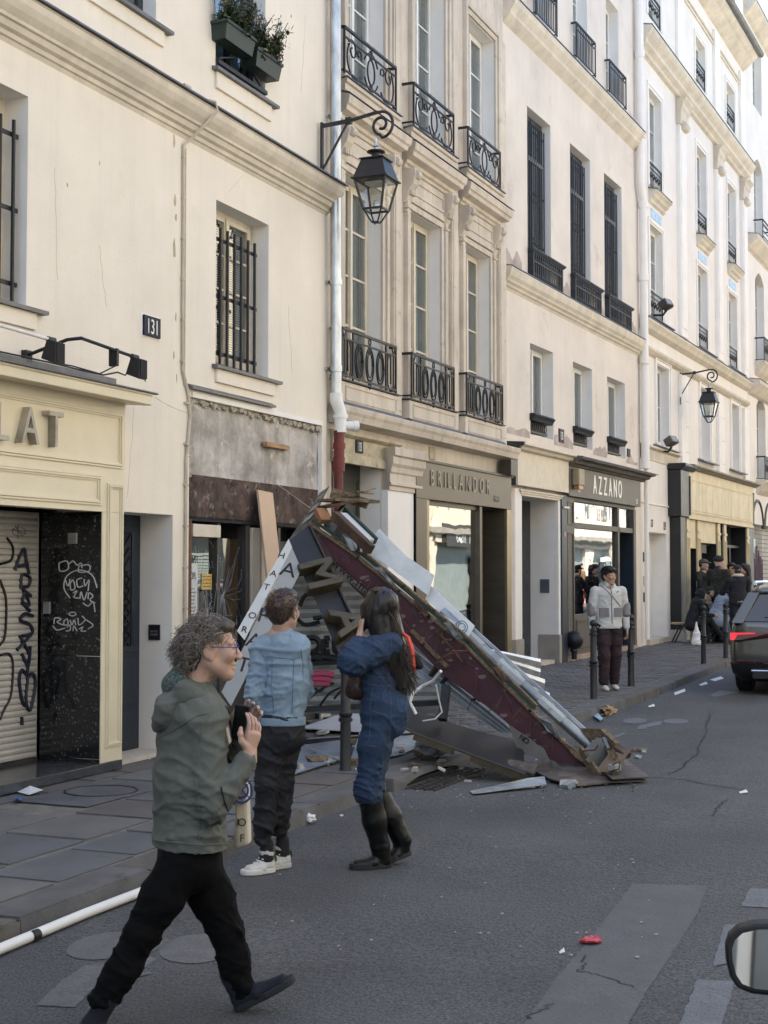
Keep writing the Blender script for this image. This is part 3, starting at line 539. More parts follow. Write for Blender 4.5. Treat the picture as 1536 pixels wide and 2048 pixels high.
# number plate 131
def plate(b, txt, u, z, w_, h_, bm1, tm, label, v=.0, sx=.55, size=None, rim=None):
    t = bthing(b, 'number_plate', label, 'house number', None); k = MB(); k.b(u-w_/2, u+w_/2, v+.001, v+.02, z-h_/2, z+h_/2); k.ob('plate', bm1, t, bevel=.004)
    wtext('numerals', txt, size or h_*.8, .002, tm, t, u, z-(size or h_*.8)*.35, v+.021, sx); return settle(t)
ENB = mat('blue_enamel', (.012, .014, .030), .5, var=.2, spec=.2); ENW = mat('white_enamel', (.75, .74, .70), .3, var=.05)
k = MB(); k.b(.535, .855, 0, .006, 3.84, 4.045); k = k.ob('plate_back', PALE2, H1, bevel=.002)
plate('131', '131', .70, 3.942, .27, .18, ENB, ENW, 'dark blue enamel plate numbered 131 on the cream wall', .006, .72, .19)
# cables of the cream wall
WC = mat('painted_cable', (.55, .48, .38), .6, var=.15)
cb = MB(); cb.tube([(1.20, -.02, 6.23), (1.26, -.05, 6.19), (1.42, -.24, 6.16), (1.44, -.25, 6.08), (1.30, -.06, 5.80), (1.22, -.02, 5.72), (1.225, -.02, 5.0), (1.22, -.018, 4.2), (1.23, -.02, 3.62), (1.33, -.02, 3.42), (1.36, -.02, 3.2), (1.30, -.02, 2.8), (1.29, -.02, 1.0)], .0145, 6); cb.tube([(1.26, -.018, 5.7), (1.265, -.016, 3.5)], .006, 5)
cb.b(1.19, 1.30, .001, .05, 6.2, 6.29); cb.tube([(-4, -.025, 6.26), (-2, -.03, 6.25), (0, -.02, 6.265), (1.2, -.03, 6.25), (2.5, -.02, 6.26), (4.2, -.03, 6.24), (4.3, -.06, 6.1)], .010, 5)
for i in range(12): z = 5.6-i*.38; cb.b(1.205 if z > 3.6 else 1.275, 1.245 if z > 3.6 else 1.32, .001, .036, z, z+.02)
o = cb.ob('wall_cable', WC); o.location = (9.9, 6.98, 0); o.rotation_euler = (0, 0, R_(1)); tag(o, 'beige cable with a junction box running down the cream wall beside the number 131', 'cable')
wr = MB()
def wire(a, b, sag, r=.003, n=14): wr.tube([Vector(a).lerp(Vector(b), i/n)-Vector((0, 0, sag*4*(i/n)*(1-i/n))) for i in range(n+1)], r, 4)
wire((.2, -.37, 3.24), (1.36, -.03, 3.24), .02); wire((1.36, -.03, 3.24), (2.55, -.35, 2.62), .02); wire((2.55, -.35, 2.62), (2.75, -.75, 2.3), .0)
o = wr.ob('thin_wire', WC); o.location = (9.9, 6.98, 0); o.rotation_euler = (0, 0, R_(1)); tag(o, 'thin slack wire stretched from the cream cornice across the bare masonry to the wreckage', 'wire')
# window boxes with plants in the upper window
PLG = mat('dark_green_plastic', (.010, .026, .018), .5, var=.3, sc_=6); SOIL = mat('soil', (.10, .06, .03), .95)
LEAF = [mat('leaf_%d' % i, c, .55, var=.3, sc_=20) for i, c in enumerate(((.045, .075, .03), (.075, .10, .045), (.10, .11, .06)))]; RED = mat('red_leaf', (.20, .03, .025), .6); YEL = mat('yellow_leaf', (.42, .30, .12), .6)
def planter(u0, u1, z, label, seed):
    t = bthing('131', 'window_box', label, 'window box', 'window boxes on the upper cream wall'); k = MB(); o = .02
    q = [(u0+o, .0, z), (u1-o, .0, z), (u1-o, -.15, z), (u0+o, -.15, z)]; p = [(u0, .01, z+.17), (u1, .01, z+.17), (u1, -.18, z+.17), (u0, -.18, z+.17)]; k.add(q+p, [(0, 1, 2, 3), (0, 4, 5, 1), (1, 5, 6, 2), (2, 6, 7, 3), (3, 7, 4, 0)])
    k.b(u0-.01, u1+.01, .175, .19, z+.15, z+.18); k.b(u0-.01, u1+.01, -.02, -.005, z+.15, z+.18); k.b(u0-.012, u0+.003, -.004, .175, z+.15, z+.18); k.b(u1-.003, u1+.012, -.004, .175, z+.15, z+.18); k.ob('box', PLG, t)
    s_ = MB(); s_.b(u0+.01, u1-.01, .0, .17, z+.13, z+.14); s_.ob('soil', SOIL, t)
    pl = bthing('131', 'plant', 'bushy red and green plant in the %s window box' % label.split(' ')[0], 'plant', 'plants in the window boxes'); r = random.Random(seed); lf = MB(); stt = MB()
    for i in range(120):
        b0 = Vector((r.uniform(u0+.04, u1-.04), -r.uniform(.02, .15), z+.15)); h = r.uniform(.08, .42)
        if r.random() < .12: h = r.uniform(.4, .55)
        d0 = Vector((r.uniform(-.35, .35), -r.uniform(-.1, .45), 1)).normalized(); P = [b0+d0*h*k/5+Vector((0, -.06*h*(k/5)**2, -.12*h*(k/5)**2)) for k in range(6)]; stt.tube(P, .0035, 4)
        for q_ in range(r.randrange(7, 15)):
            c_ = P[r.randrange(1, 6)]+Vector((r.gauss(0, .035), r.gauss(0, .03), r.gauss(0, .03))); s0 = r.uniform(.015, .042); a = Vector((r.gauss(0, 1), r.gauss(0, 1), r.gauss(0, 1))).normalized(); bb2 = a.orthogonal().normalized(); lf.cur = r.choices((0, 1, 2, 3, 4), (5, 5, 3, 1.0, .6))[0]
            lf.add([c_-a*s0, c_+bb2*s0*.6, c_+a*s0, c_-bb2*s0*.6], [(0, 1, 2, 3)])
    stt.ob('stems', LEAF[1], pl); lf.ob('foliage', LEAF+[RED, YEL], pl, fix=False); settle(t); settle(pl)
planter(1.74, 2.32, 6.90, 'fuller green plastic window box at the window edge away from the drainpipe', 3); planter(2.36, 2.90, 6.84, 'lower green plastic window box with a plant trailing towards the lamp', 5)
gg = MB(); gg.bar((1.86, -.02, 7.2), (2.82, -.02, 6.72), .02, .04); gg.bar((1.86, -.02, 6.76), (2.84, -.02, 7.1), .014, .014); gg.bar((1.84, -.02, 6.72), (2.85, -.02, 6.72), .03, .04); gg.bar((1.84, -.02, 7.05), (2.86, -.02, 7.05), .03, .04); gg.tube(ring_pts(2.36, 6.95, .05, .05, -.02), .012, 6, closed=True)
gg.ob('window_guard', IRON, H1)
# down pipe at the corner
P = bthing('131', 'drainpipe', 'galvanised drainpipe with a white plastic elbow and red iron foot between 131 and 133', 'drainpipe'); PU = 4.40
k = MB(); k.tube([(PU-.06, -.10, 12.4), (PU, -.10, 3.72)], .062, 16); k.ob('galvanised_pipe', GALV, P, smooth=True)
for z in (4.02, 5.0, 6.9, 8.3): k = MB(); k.tube([(PU-.01, -.10, z), (PU-.01, -.10, z+.07)], .071, 16); k.b(PU-.09, PU+.08, .0, .03, z+.02, z+.05); k.ob('collar', GALV, P, smooth=True)
PVC = mat('white_pvc', (.80, .79, .76), .35, var=.03); REDI = mat('red_brown_iron', (.17, .028, .022), .5, .1, var=.25, bump=.1)
k = MB(); k.tube([(PU, -.10, 3.78), (PU, -.10, 3.70), (PU+.03, -.12, 3.62), (PU+.05, -.13, 3.56), (PU+.05, -.13, 3.34)], [.074, .074, .07, .07, .07], 16); k.tube([(PU+.05, -.13, 3.545), (PU+.05, -.13, 3.50)], .082, 16); k.tube([(PU+.05, -.13, 3.42), (PU+.17, -.26, 3.42)], .055, 14); k.tube([(PU+.15, -.24, 3.42), (PU+.19, -.28, 3.42)], [.062, .064], 14); k.ob('pvc_branch', PVC, P, smooth=True)
k = MB(); k.tube([(PU+.04, -.12, 3.36), (PU+.04, -.12, 3.0), (PU+.03, -.12, 2.95), (PU-.04, -.12, .2)], [.06, .06, .05, .05], 14); k.tube([(PU+.04, -.12, 3.22), (PU+.04, -.12, 3.16)], .072, 14); k.tube([(PU+.035, -.12, 3.06), (PU+.035, -.12, 2.90)], [.07, .066], 14); k.ob('iron_pipe', REDI, P, smooth=True); settle(P)
settle(H1)
H0 = bthing('131', 'townhouse', 'plain plastered house before number 131, further back along the street', 'building')
wall(H0, CREAM, -34, -4.05, -.3, 16, [(-8-k*2.6, -7-k*2.6, z, z+1.6, .25) for k in range(9) for z in (3.8, 6.8, 9.8)]); [MB().box((-8-k*2.6, .2, z), (-7-k*2.6, .24, z+1.6)).ob('window', MATS['dark_window_paint'], H0) for k in range(9) for z in (3.8, 6.8, 9.8)]
for k in range(8): q = MB(); q.b(-8.2-k*3.4, -5.4-k*3.4, 0, .05, .1, 2.7); q.ob('shop_window', DKF, H0); q = MB(); q.b(-8.5-k*3.4, -5.2-k*3.4, 0, .10, 2.75, 3.3); q.ob('shop_fascia', CORN if k % 2 else NAVY, H0)
settle(H0)
# ---------------------------------------------------------------- 133: ornate stone facade
H3 = bthing('133', 'townhouse', 'ornate limestone house 133 with three tall balconied windows over the bronze shop', 'building')
LW = [(.42, 1.49), (2.38, 3.46), (4.38, 5.43)]; UWN = [(.50, 1.57), (2.52, 3.62), (4.52, 5.68)]
wall(H3, STONE, -.12, 6.1, -.3, 15.5, [(a, b, 3.97, 6.45, .22) for a, b in LW]+[(a, b, 7.5, 9.8, .24) for a, b in UWN]+[(.12, 1.5, .05, 3.10, .3), (2.75, 6.0, .05, 2.80, 1.2)])
WBL = mat('grey_door_paint', (.075, .08, .068), .4, var=.12, sc_=4)
for i, (a, b) in enumerate(LW):
    window(H3, a+.01, b-.01, 4.0, 6.44, .17, fm=CPAINT, bar_at=(4.72, 5.32, 5.88), gb=.026)
for a, b in UWN: window(H3, a+.01, b-.01, 7.5, 9.79, .19, fm=WPAINT, bar_at=(8.05, 8.65, 9.2))
def arch_trim(par, u0, u1, z0, z1, w_=.17, v=.035, m=STONE, nm='window_surround'):
    mb = MB()
    for k, (o, h, t) in enumerate(((0, v, w_*.5), (w_*.55, v*1.7, w_*.45))):
        mb.b(u0-o-t, u0-o, 0, h, z0, z1+o+t); mb.b(u1+o, u1+o+t, 0, h, z0, z1+o+t); mb.b(u0-o, u1+o, 0, h-.001, z1+o, z1+o+t)
    return mb.ob(nm, m, par, bevel=.004)
for a, b in LW: arch_trim(H3, a, b, 3.98, 6.46, .16)
for a, b in UWN: arch_trim(H3, a, b, 7.5, 9.82, .15)
for a, b in LW:                                                                             # entablature on consoles above each window
    u0, u1 = a-.22, b+.24
    c = MB(); c.prof([(0, 7.30), (.10, 7.29), (.235, 7.235), (.24, 7.215), (.225, 7.14), (.20, 7.12), (.19, 7.07), (.10, 7.04), (.09, 7.0), (.06, 6.985), (.05, 6.95), (0, 6.93)], u0-.02, u1, m0=.35, m1=.9); co = c.ob('cornice', STONE, H3)
    c = MB(); c.prof([(0, 7.32), (.1, 7.31), (.25, 7.25), (.255, 7.24), (.1, 7.293), (0, 7.303)], u0-.03, u1+.02, m0=.35, m1=.9); c.ob('flashing', ZINC, co)
    f = MB(); f.b(u0+.08, u1-.08, 0, .045, 6.60, 6.93); f.b(u0+.2, u1-.2, .045, .06, 6.66, 6.70); f.b(u0+.2, u1-.2, .045, .06, 6.83, 6.87); f.b(u0+.2, u0+.24, .045, .0605, 6.70, 6.83); f.b(u1-.24, u1-.2, .045, .0605, 6.70, 6.83); f.ob('frieze', STONE, co, bevel=.004)
    for s in (u0+.02, u1-.19):
        k = MB(); k.prof([(0, 6.94), (.17, 6.94), (.18, 6.86), (.15, 6.74), (.09, 6.66), (.07, 6.56), (.03, 6.50), (0, 6.5)], s, s+.17)
        k.tube([(s+.03, -.17, 6.86), (s+.14, -.17, 6.86)], .055, 12); [k.b(s+.02+i*.05, s+.05+i*.05, .08, .13, 6.60, 6.67) for i in range(3)]
        [k.b(s+.01+.01*i, s+.16-.01*i, .0, .075-.02*i, 6.44-.05*i, 6.475-.05*i) for i in range(3)]; k.ob('console', STONE, co, bevel=.005)
    p = MB(); p.prof([(0, 7.47), (.15, 7.47), (.16, 7.45), (.16, 7.42), (.13, 7.41), (.13, 7.34), (.09, 7.32), (0, 7.31)], u0+.06, u1-.06, m0=.4, m1=.7); p.ob('plinth', STONE, co)
    p = MB(); p.prof([(0, 7.492), (.17, 7.487), (.175, 7.475), (0, 7.471)], u0+.04, u1-.04, m0=.3, m1=.7); p.ob('plinth_flashing', ZINC, co)
for i, (a, b) in enumerate(LW):                                                             # balcony plinths
    u0, u1 = (.10, 2.08, 4.07)[i], (1.75, 3.76, 5.66)[i]
    p = MB(); p.b(u0, u1, .001, .14, 3.66, 3.945); po = p.ob('balcony_plinth', STONE, H3, bevel=.006)
    q = MB(); [q.b(x0, x1, .14, .152, z0, z1) for x0, x1, z0, z1 in ((u0+.1, u1-.1, 3.735, 3.75), (u0+.1, u1-.1, 3.89, 3.905), (u0+.1, u0+.115, 3.75, 3.89), (u1-.115, u1-.1, 3.75, 3.89))]; q.ob('plinth_panel', STONE, po)
    q = MB(); q.prof([(0, 3.955), (.165, 3.955), (.17, 3.968), (0, 3.975)], u0-.03, u1+.03); q.ob('plinth_top', ZINC, po)
    q = MB(); q.prof([(0, 3.72), (.142, 3.715), (.19, 3.665), (0, 3.665)], u0-.01, u1+.05); q.ob('lead_apron', mat('lead_sheet', (.13, .135, .14), .55, .3, var=.2, sc_=6), po)
def rail_frame(mb, u0, u1, z0, z1, v, hr=.03):
    for z, h in ((z1, hr), (z0+.04, .02), (z1-.11, .018)): mb.bar((u0, -v, z), (u1, -v, z), .03 if h == hr else .018, h)
    for u in (u0, u1): mb.bar((u, -v, z0), (u, -v, z1), .022, .022); mb.bar((u, -v, z1), (u, .0, z1), .03, hr); mb.bar((u, -v, z0+.04), (u, .0, z0+.04), .018, .02)
def rail_low(u0, u1, z0=3.97, z1=4.545, v=.145):
    f = MB(); rail_frame(f, u0, u1, z0, z1, v); o = f.ob('balcony_railing', IRON, H3)
    for s in (-1, 1):
        g = MB(); e = u0 if s == 1 else u1
        for k, d in enumerate((.07, .16, .25)):
            x = e+s*d; g.bar((x, -v, z0+.1), (x, -v, z1-.1), .016, .016)
        for d0, d1, za, zb in ((.02, .07, z1-.02, z1-.11), (.12, .07, z1-.02, z1-.11), (.20, .25, z1-.12, z1-.2), (.02, .07, z0+.02, z0+.1), (.12, .07, z0+.02, z0+.1), (.29, .25, z0+.03, z0+.1), (.2, .25, z0+.03, z0+.1)): g.bar((e+s*d0, -v, za), (e+s*d1, -v, zb), .014, .014)
        g.bar((e+s*.30, -v, z0), (e+s*.30, -v, z1), .02, .02); g.ob('baluster_group', IRON, o)
    w_ = (u1-u0-.64)/3; zc = (z0+z1)/2-.04
    for k in range(3):
        c = u0+.32+w_*(k+.5); g = MB(); iron_curve(g, ring_pts(c, zc, w_*.36, .20, -v)+[ring_pts(c, zc, w_*.36, .20, -v)[0]], .011); iron_curve(g, ring_pts(c, zc, w_*.22, .15, -v)+[ring_pts(c, zc, w_*.22, .15, -v)[0]], .008)
        for z in (zc+.2, zc-.2, zc+.15): iron_curve(g, [(c+.03*math.cos(t), -v, z+.022*math.sin(t)) for t in np.linspace(0, 6.28, 9)], .009)
        if k == 1: iron_curve(g, [(c+.03*math.cos(t), -v, z1-.055+.045*math.sin(t)) for t in np.linspace(0, 6.28, 9)], .009); iron_curve(g, [(c+.03*math.cos(t), -v, z0-.0+.035*math.sin(t)) for t in np.linspace(0, 6.28, 9)], .009)
        g.ob('oval', IRON, o, smooth='all')
for u0, u1 in ((.09, 1.63), (2.13, 3.61), (4.10, 5.61)): rail_low(u0, u1)
def spiral(cx, cz, r0, r1, t0, t1, y, n=26): return [(cx+(r0+(r1-r0)*i/n)*math.cos(t0+(t1-t0)*i/n), y, cz+(r0+(r1-r0)*i/n)*math.sin(t0+(t1-t0)*i/n)) for i in range(n+1)]
def rail_up(u0, u1, z0=7.49, z1=8.03, v=.16):
    f = MB(); rail_frame(f, u0, u1, z0, z1, v); o = f.ob('balcony_railing', IRON, H3); c = (u0+u1)/2; zc = (z0+z1)/2-.03
    g = MB(); q = ring_pts(c, zc, .10, .15, -v); iron_curve(g, q+[q[0]]); q = ring_pts(c, zc, .21, .225, -v, 26)
    iron_curve(g, [p for p in q[2:12]]); iron_curve(g, [p for p in q[15:25]])
    for z in (zc+.17, zc-.17, zc+.20, zc-.20, z1-.06, z0+.02): iron_curve(g, [(c+.03*math.cos(t), -v, z+.022*math.sin(t)) for t in np.linspace(0, 6.28, 9)], .010)
    g.ob('oval', IRON, o, smooth='all')
    for s in (-1, 1):
        g = MB(); m = lambda P: [(c+s*(x-c), y, z) for x, y, z in P]
        iron_curve(g, m([(u0+.10+.02*0, -v, zc+.13)]+spiral(u0+.30, zc-.02, .235, .20, 2.3, 5.6, -v, 18))); iron_curve(g, m(spiral(u0+.22, zc+.09, .13, .03, 2.5, -4.5, -v))); iron_curve(g, m(spiral(u0+.40, zc+.10, .07, .02, -.6, 5.2, -v, 16))); g.ob('scroll', IRON, o, smooth='all')
for u0, u1 in ((.12, 1.60), (2.17, 3.58), (4.14, 5.50)): rail_up(u0, u1)
# pilaster strips between the bays, string course
for a, b in ((1.80, 2.04), (3.80, 4.04), (5.78, 6.08)):
    p = MB(); p.b(a, b, .001, .05, 3.70, 9.9); p.b(a+.03, b-.03, .05, .062, 3.8, 9.8); p.ob('pilaster_strip', STONE, H3, bevel=.004)
c = MB(); c.prof([(0, 3.672), (.215, 3.662), (.22, 3.65), (.21, 3.60), (.19, 3.565), (.17, 3.50), (.05, 3.47), (0, 3.47)], .04, 6.12, m1=.6); c.ob('string_course', STONE, H3)
# carriage door with panels, number, lintel
OLIVE = mat('olive_door', (.062, .062, .046), .35, var=.15, sc_=4)
d = MB(); d.box((.06, .28, .1), (1.55, .33, 3.1)); do = d.ob('door', OLIVE, H3)
for a, b in ((.16, .58), (.66, 1.46)):
    for z0, z1 in ((.3, .95), (1.05, 1.75), (1.85, 2.3), (2.4, 2.95)): mould(do, a, b, z0, z1, -.281, .05, OLIVE, 'door_panel')
sp = MB(); sp.b(.595, .645, -.28, -.255, .1, 3.1); sp.ob('astragal', OLIVE, do, bevel=.004)
OLDP = mat('flaking_paint_stone', (.50, .43, .30), .85, var=.2, sc_=6, bump=.4, bs=20, spot=(.27, .21, .13), spots=9)
l = MB(); l.b(.10, 1.75, .0, .06, 3.03, 3.14); l.b(.10, 1.7, .0, .03, 3.14, 3.33); l.prof([(0, 3.40), (.09, 3.39), (.09, 3.36), (.04, 3.33), (0, 3.33)], .1, 1.98); l.ob('lintel', OLDP, H3, bevel=.006)
plate('133', '133', .79, 3.25, .19, .15, ENB, ENW, 'small dark enamel plate numbered 133 on the flaking lintel above the olive door', .03, .42, .15)
rf = MB(); rf.b(3.05, 3.25, .0, .02, 3.28, 3.44); rfo = rf.ob('tile_plaque', OLDP, H3, bevel=.004)
# engaged column with capital
p = MB(); p.b(1.50, 2.42, .0, .10, .1, 2.78); po = p.ob('pillar', PALE2, H3, bevel=.008)
c = MB(); c.prof([(0, 3.30), (.22, 3.30), (.22, 3.20), (.19, 3.185), (.19, 3.10), (.16, 3.06), (.15, 3.0), (.13, 2.98), (.13, 2.88), (.15, 2.87), (.15, 2.84), (.12, 2.83), (.12, 2.775), (0, 2.775)], 1.55, 2.43, m0=.5, m1=.35); c.ob('capital', STONE, po, bevel=.004)
# alarm box and lantern near the end of the string course
ab = MB(); ab.b(5.72, 6.02, .06, .24, 3.22, 3.46); ab.ob('alarm_box', mat('brown_bakelite', (.05, .035, .025), .4), H3, bevel=.006)
# bronze shop front 'BRILLANDOR'
BR = mat('brushed_bronze', (.135, .115, .085), .42, .55, var=.12, sc_=1.6, stretch=(1, 1, 6)); BRL = mat('light_bronze', (.34, .27, .16), .35, .7, var=.1); BRD = mat('dark_bronze', (.05, .042, .033), .4, .4, var=.2)
F = bthing('133', 'shopfront', 'bronze metal shop front with the word BRILLANDOR faintly raised on its fascia', 'shop front')
f = MB(); f.b(2.30, 6.02, .001, .14, 2.72, 3.20); fo = f.ob('fascia', BR, F, bevel=.004); k = MB(); k.b(2.29, 6.05, .0, .16, 3.201, 3.23); k.ob('fascia_cap', BRD, fo)
f = MB(); f.b(2.30, 2.66, -.1, .139, .14, 2.718); f.ob('post', BR, F, bevel=.004); f = MB(); f.b(2.661, 2.78, -.1, .12, .14, 2.718); f.ob('trim', BRL, F); f = MB(); f.b(2.30, 2.302, -.1, .13, .14, 3.2); f.ob('dark_side', BRD, F)
f = MB(); f.b(5.82, 6.02, -.1, .139, .14, 2.718); f.ob('post', BRL, F, bevel=.004); f = MB(); f.b(4.74, 4.84, -1.1, .10, .14, 2.718); f.ob('mullion', BR, F)
g = MB(); g.b(2.78, 4.74, .02, .03, .62, 2.66); g.ob('shop_pane', SHOPG, F); f = MB(); f.b(2.78, 4.74, -.02, .08, .14, .62); f.b(2.78, 4.74, .0, .06, 2.66, 2.72); f.ob('stall_riser', BR, F)
r = MB(); r.b(4.84, 5.82, -1.1, -1.0, .14, 2.718); r.ob('entrance_door', mat('bronze_door', (.11, .075, .03), .35, .5, var=.2, stretch=(8, 8, 1)), F); r = MB(); r.poly([(5.815, -.1, .14), (5.815, 1.0, .14), (5.82, 1.0, .14), (5.82, -.1, .14)], (0, 0, 2.57)); r.ob('lining', BR, F)
BKW = mat('shop_backing', (.30, .29, .26), .8, var=.1)
r = MB(); r.b(2.70, 4.76, -.9, -.88, .2, 2.7); r.b(2.70, 4.76, -.88, .0, .5, .56); r.ob('display_back', BKW, F)
wd = MB(); wd.b(2.80, 4.72, -.02, .012, .66, .70); wd.ob('display_ledge', mat('light_wood', (.45, .33, .18), .6, var=.2, stretch=(1, 6, 6)), F)
BRT = mat('raised_bronze_letters', (.42, .37, .29), .6, .0, var=.15, sc_=6)
for i, ch in enumerate('BRILLANDOR'):
    t_ = wtext('letter', ch, .30, .006, BRT, F, (2.82, 3.07, 3.27, 3.42, 3.62, 3.87, 4.14, 4.41, 4.69, 4.96)[i], 2.905, .147, .72)
wtext('small_lettering', 'PARIS', .13, .004, BRT, F, 5.36, 2.81, .145, .75); settle(F)
settle(H3)
# ---------------------------------------------------------------- 135: peach house with barred tall windows
H5 = bthing('135', 'townhouse', 'peach plastered house 135 with tall barred windows and iron balcony boxes', 'building')
T5 = [(1.24, 2.44), (3.53, 4.74), (5.65, 6.87)]; L5 = [(1.34, 2.52), (3.63, 4.79), (5.76, 7.02)]; U5 = [(1.55, 2.35), (3.75, 4.62), (5.85, 6.72)]
PORT = (.62, 2.50, .1, 3.02); AZO = (2.95, 7.55, .1, 3.1)
wall(H5, PEACH, -.78, 8.12, -.3, 16, [(a, b, 6.75, 9.6, .17) for a, b in T5]+[(a, b, 4.08, 5.61, .24) for a, b in L5]+[(a, b, 11.25, 13.2, .24) for a, b in U5]+[(.72, 2.56, .1, 3.02, .46), (2.95, 7.55, .1, 3.1, .9)])
for a, b in T5:
    window(H5, a, b, 6.75, 9.59, .16, rows=4, fm=DKF, gb=.03)
    grille(H5, a+.08, b-.30, 6.8, 9.38, -.02, 9, (7.35, 8.2, 9.25), IRONB, .013)
    k = MB(); [k.tube(ring_pts(a+.12+i*.10, 8.75, .035, .035, .02)+[ring_pts(a+.12+i*.10, 8.75, .035, .035, .02)[0]], .01, 5) for i in range(8)]; k.ob('grille_rings', mat('pale_iron', (.25, .25, .24), .5, .3), H5)
for a, b in L5:
    window(H5, a+.01, b-.01, 4.1, 5.60, .2, rows=1, fm=WPAINT, gb=.03)
    k = MB(); k.prof([(-.17, 4.42), (.08, 4.43), (.11, 4.40), (.07, 4.35), (.05, 4.31), (-.17, 4.31)], a-.04, b-.2); k.b(a, b-.22, -.02, .03, 4.33, 4.36); ko = k.ob('window_guard', IRON, H5)
    k = MB(); [k.tube(ring_pts(a+.06+i*.1, 4.22, .045, .07, .0, 10), .009, 5, closed=True) for i in range(8)]; k.b(a, b-.32, -.03, .0, 4.11, 4.15); k.b(a, b-.32, -.06, -.05, 4.11, 4.35); k.ob('guard_ornament', IRON, ko)
for i, (a, b) in enumerate(U5):
    window(H5, a, b, 11.25, 13.2, .2, rows=3, fm=WPAINT)
    f = MB(); rail_frame(f, a-.12, b+.18, 11.2, 11.85, .1); o = f.ob('balcony_railing', IRONB, H5); me = MB().tube([(0, 0, 0), (0, 0, .6)], .01, 5).mesh('baluster', IRONB); [link('baluster', me, o, loc=(a-.05+j*.095, -.1, 11.24)) for j in range(11)]
def box5(u0, u1, v=.085):
    z0, z1 = 6.64, 7.17; f = MB(); f.prof([(0, z1+.02), (v+.04, z1+.02), (v+.045, z1), (v+.01, z1-.04), (0, z1-.04)], u0-.02, u1+.02, m0=.6, m1=.6); f.b(u0, u1, v-.015, v+.01, z1-.20, z1-.18); f.b(u0, u1, v-.015, v+.01, z0, z0+.03)
    for u in (u0, u1): f.b(u-.012, u+.012, 0, v+.012, z0, z1-.04)
    o = f.ob('balcony_box', IRONB, H5); me = MB().tube([(0, 0, 0), (0, 0, .52)], .013, 6).mesh('baluster', IRONB); n = 15
    for i in range(n): link('baluster', me, o, loc=(u0+.03+(u1-u0-.06)*i/(n-1), -v, z0))
    g = MB()
    for i in range(n-1): c = u0+.03+(u1-u0-.06)*(i+.5)/(n-1); g.tube(ring_pts(c, z1-.11, .042, .055, -v, 9), .009, 4, closed=True); g.tube([(c-.04, -v, z0+.16), (c, -v, z0+.06), (c+.04, -v, z0+.16)], .008, 4)
    g.ob('scrollwork', IRONB, o, kind='stuff')
box5(1.27, 2.80); box5(3.53, 5.12); box5(5.66, 7.22)
c = MB(); c.prof([(0, 6.66), (.17, 6.635), (.18, 6.62), (.165, 6.55), (.15, 6.50), (.11, 6.45), (.10, 6.42), (.06, 6.39), (.05, 6.36), (.02, 6.34), (0, 6.30)], .05, 7.98, m0=.3, m1=.3); c.ob('cornice', CORN, H5); c = MB(); c.prof([(0, 6.685), (.18, 6.655), (.185, 6.64), (0, 6.662)], .03, 8.0); c.ob('cornice_flashing', ZINC, H5)
c = MB(); c.prof([(0, 11.05), (.22, 11.0), (.23, 10.98), (.21, 10.9), (.14, 10.8), (.13, 10.75), (.06, 10.68), (0, 10.62)], .1, 7.9, m1=.3); c.ob('cornice', CORN, H5)
c = MB(); c.prof([(0, 11.075), (.23, 11.025), (.24, 11.0), (0, 11.052)], .1, 7.93); c.ob('cornice_flashing', ZINC, H5)
# damp stains above the ledges, thin irregular skins of dirty plaster
st_ = MB(); r5 = random.Random(4)
def stain(u0, u1, z0, h, seed):
    n = 26; q = [(u0, -.004, z0), (u1, -.004, z0)]; q += [(u1-(u1-u0)*i/n, -.004, z0+h*(.55+.5*noise.noise(Vector((i*.13, seed*3.7, 0)))+.08*noise.noise(Vector((i*.7, seed, 3))))*math.sin(math.pi*(.12+.76*i/n))**.4) for i in range(n+1)]; st_.add(q, [tuple(range(len(q)))])
for u0, u1, z0, h, s in ((.02, .95, 6.68, .52, 1), (2.90, 3.48, 6.68, .40, 2), (5.2, 5.6, 6.68, .4, 3), (7.3, 7.9, 6.68, .45, 4), (.0, 1.3, 4.0, .28, 5), (2.56, 3.6, 4.0, .33, 6), (4.82, 5.72, 4.0, .3, 7), (7.05, 7.9, 4.0, .25, 8)): stain(u0, u1, z0, h, s)
st_.ob('damp_stain', GRIME, H5, fix=False)
plate('135', '135', 2.92, 4.19, .27, .24, ENB, ENW, 'dark enamel plate numbered 135 between the lower windows of the peach house', .0, .5, .2)
bpz = MB(); bpz.b(7.12, 7.32, 0, .02, 4.14, 4.30); bpz.ob('blue_plaque', ENB, H5)
# portal with deep recess
p = MB()
for a, b, z1 in ((.40, .72, 3.13), (2.56, 2.90, 3.13)): p.b(a, b, .0, .07, .7, z1)
p.b(.72, 2.56, .0, .069, 3.021, 3.13); po = p.ob('portal_surround', PALE2, H5, bevel=.008)
for k in range(3): q = MB(); q.b(.72-.05*k-.05, 2.56+.05*k+.05, .07+.012*k, .085+.012*k, 3.02+.035*k, 3.05+.035*k); q.ob('portal_moulding', CPAINT, po, bevel=.004)
p = MB(); p.b(2.53, 2.95, -.3, .09, .1, .70); p.b(.38, .76, -.3, .09, .1, .70); p.ob('portal_base', mat('grey_stone', (.36, .33, .29), .85, var=.15, bump=.2, spot=(.25, .23, .2)), H5, bevel=.01)
f = MB(); f.b(.30, 2.90, .001, .15, 3.17, 3.72); fo = f.ob('cream_fascia', CPAINT, H5, bevel=.005); f = MB(); f.prof([(.15, 3.86), (.30, 3.84), (.30, 3.81), (.24, 3.78), (.22, 3.74), (.15, 3.72)], .28, 2.98, m0=.2, m1=.2); f.ob('fascia_cornice', CPAINT, fo)
f = MB(); f.prof([(0, 3.87), (.30, 3.85), (.28, 3.80), (.2, 3.77), (.16, 3.72), (.16, 3.16), (0, 3.16)], .20, .30); f.ob('green_bracket', mat('dark_green_paint', (.012, .022, .02), .35), fo, bevel=.006)
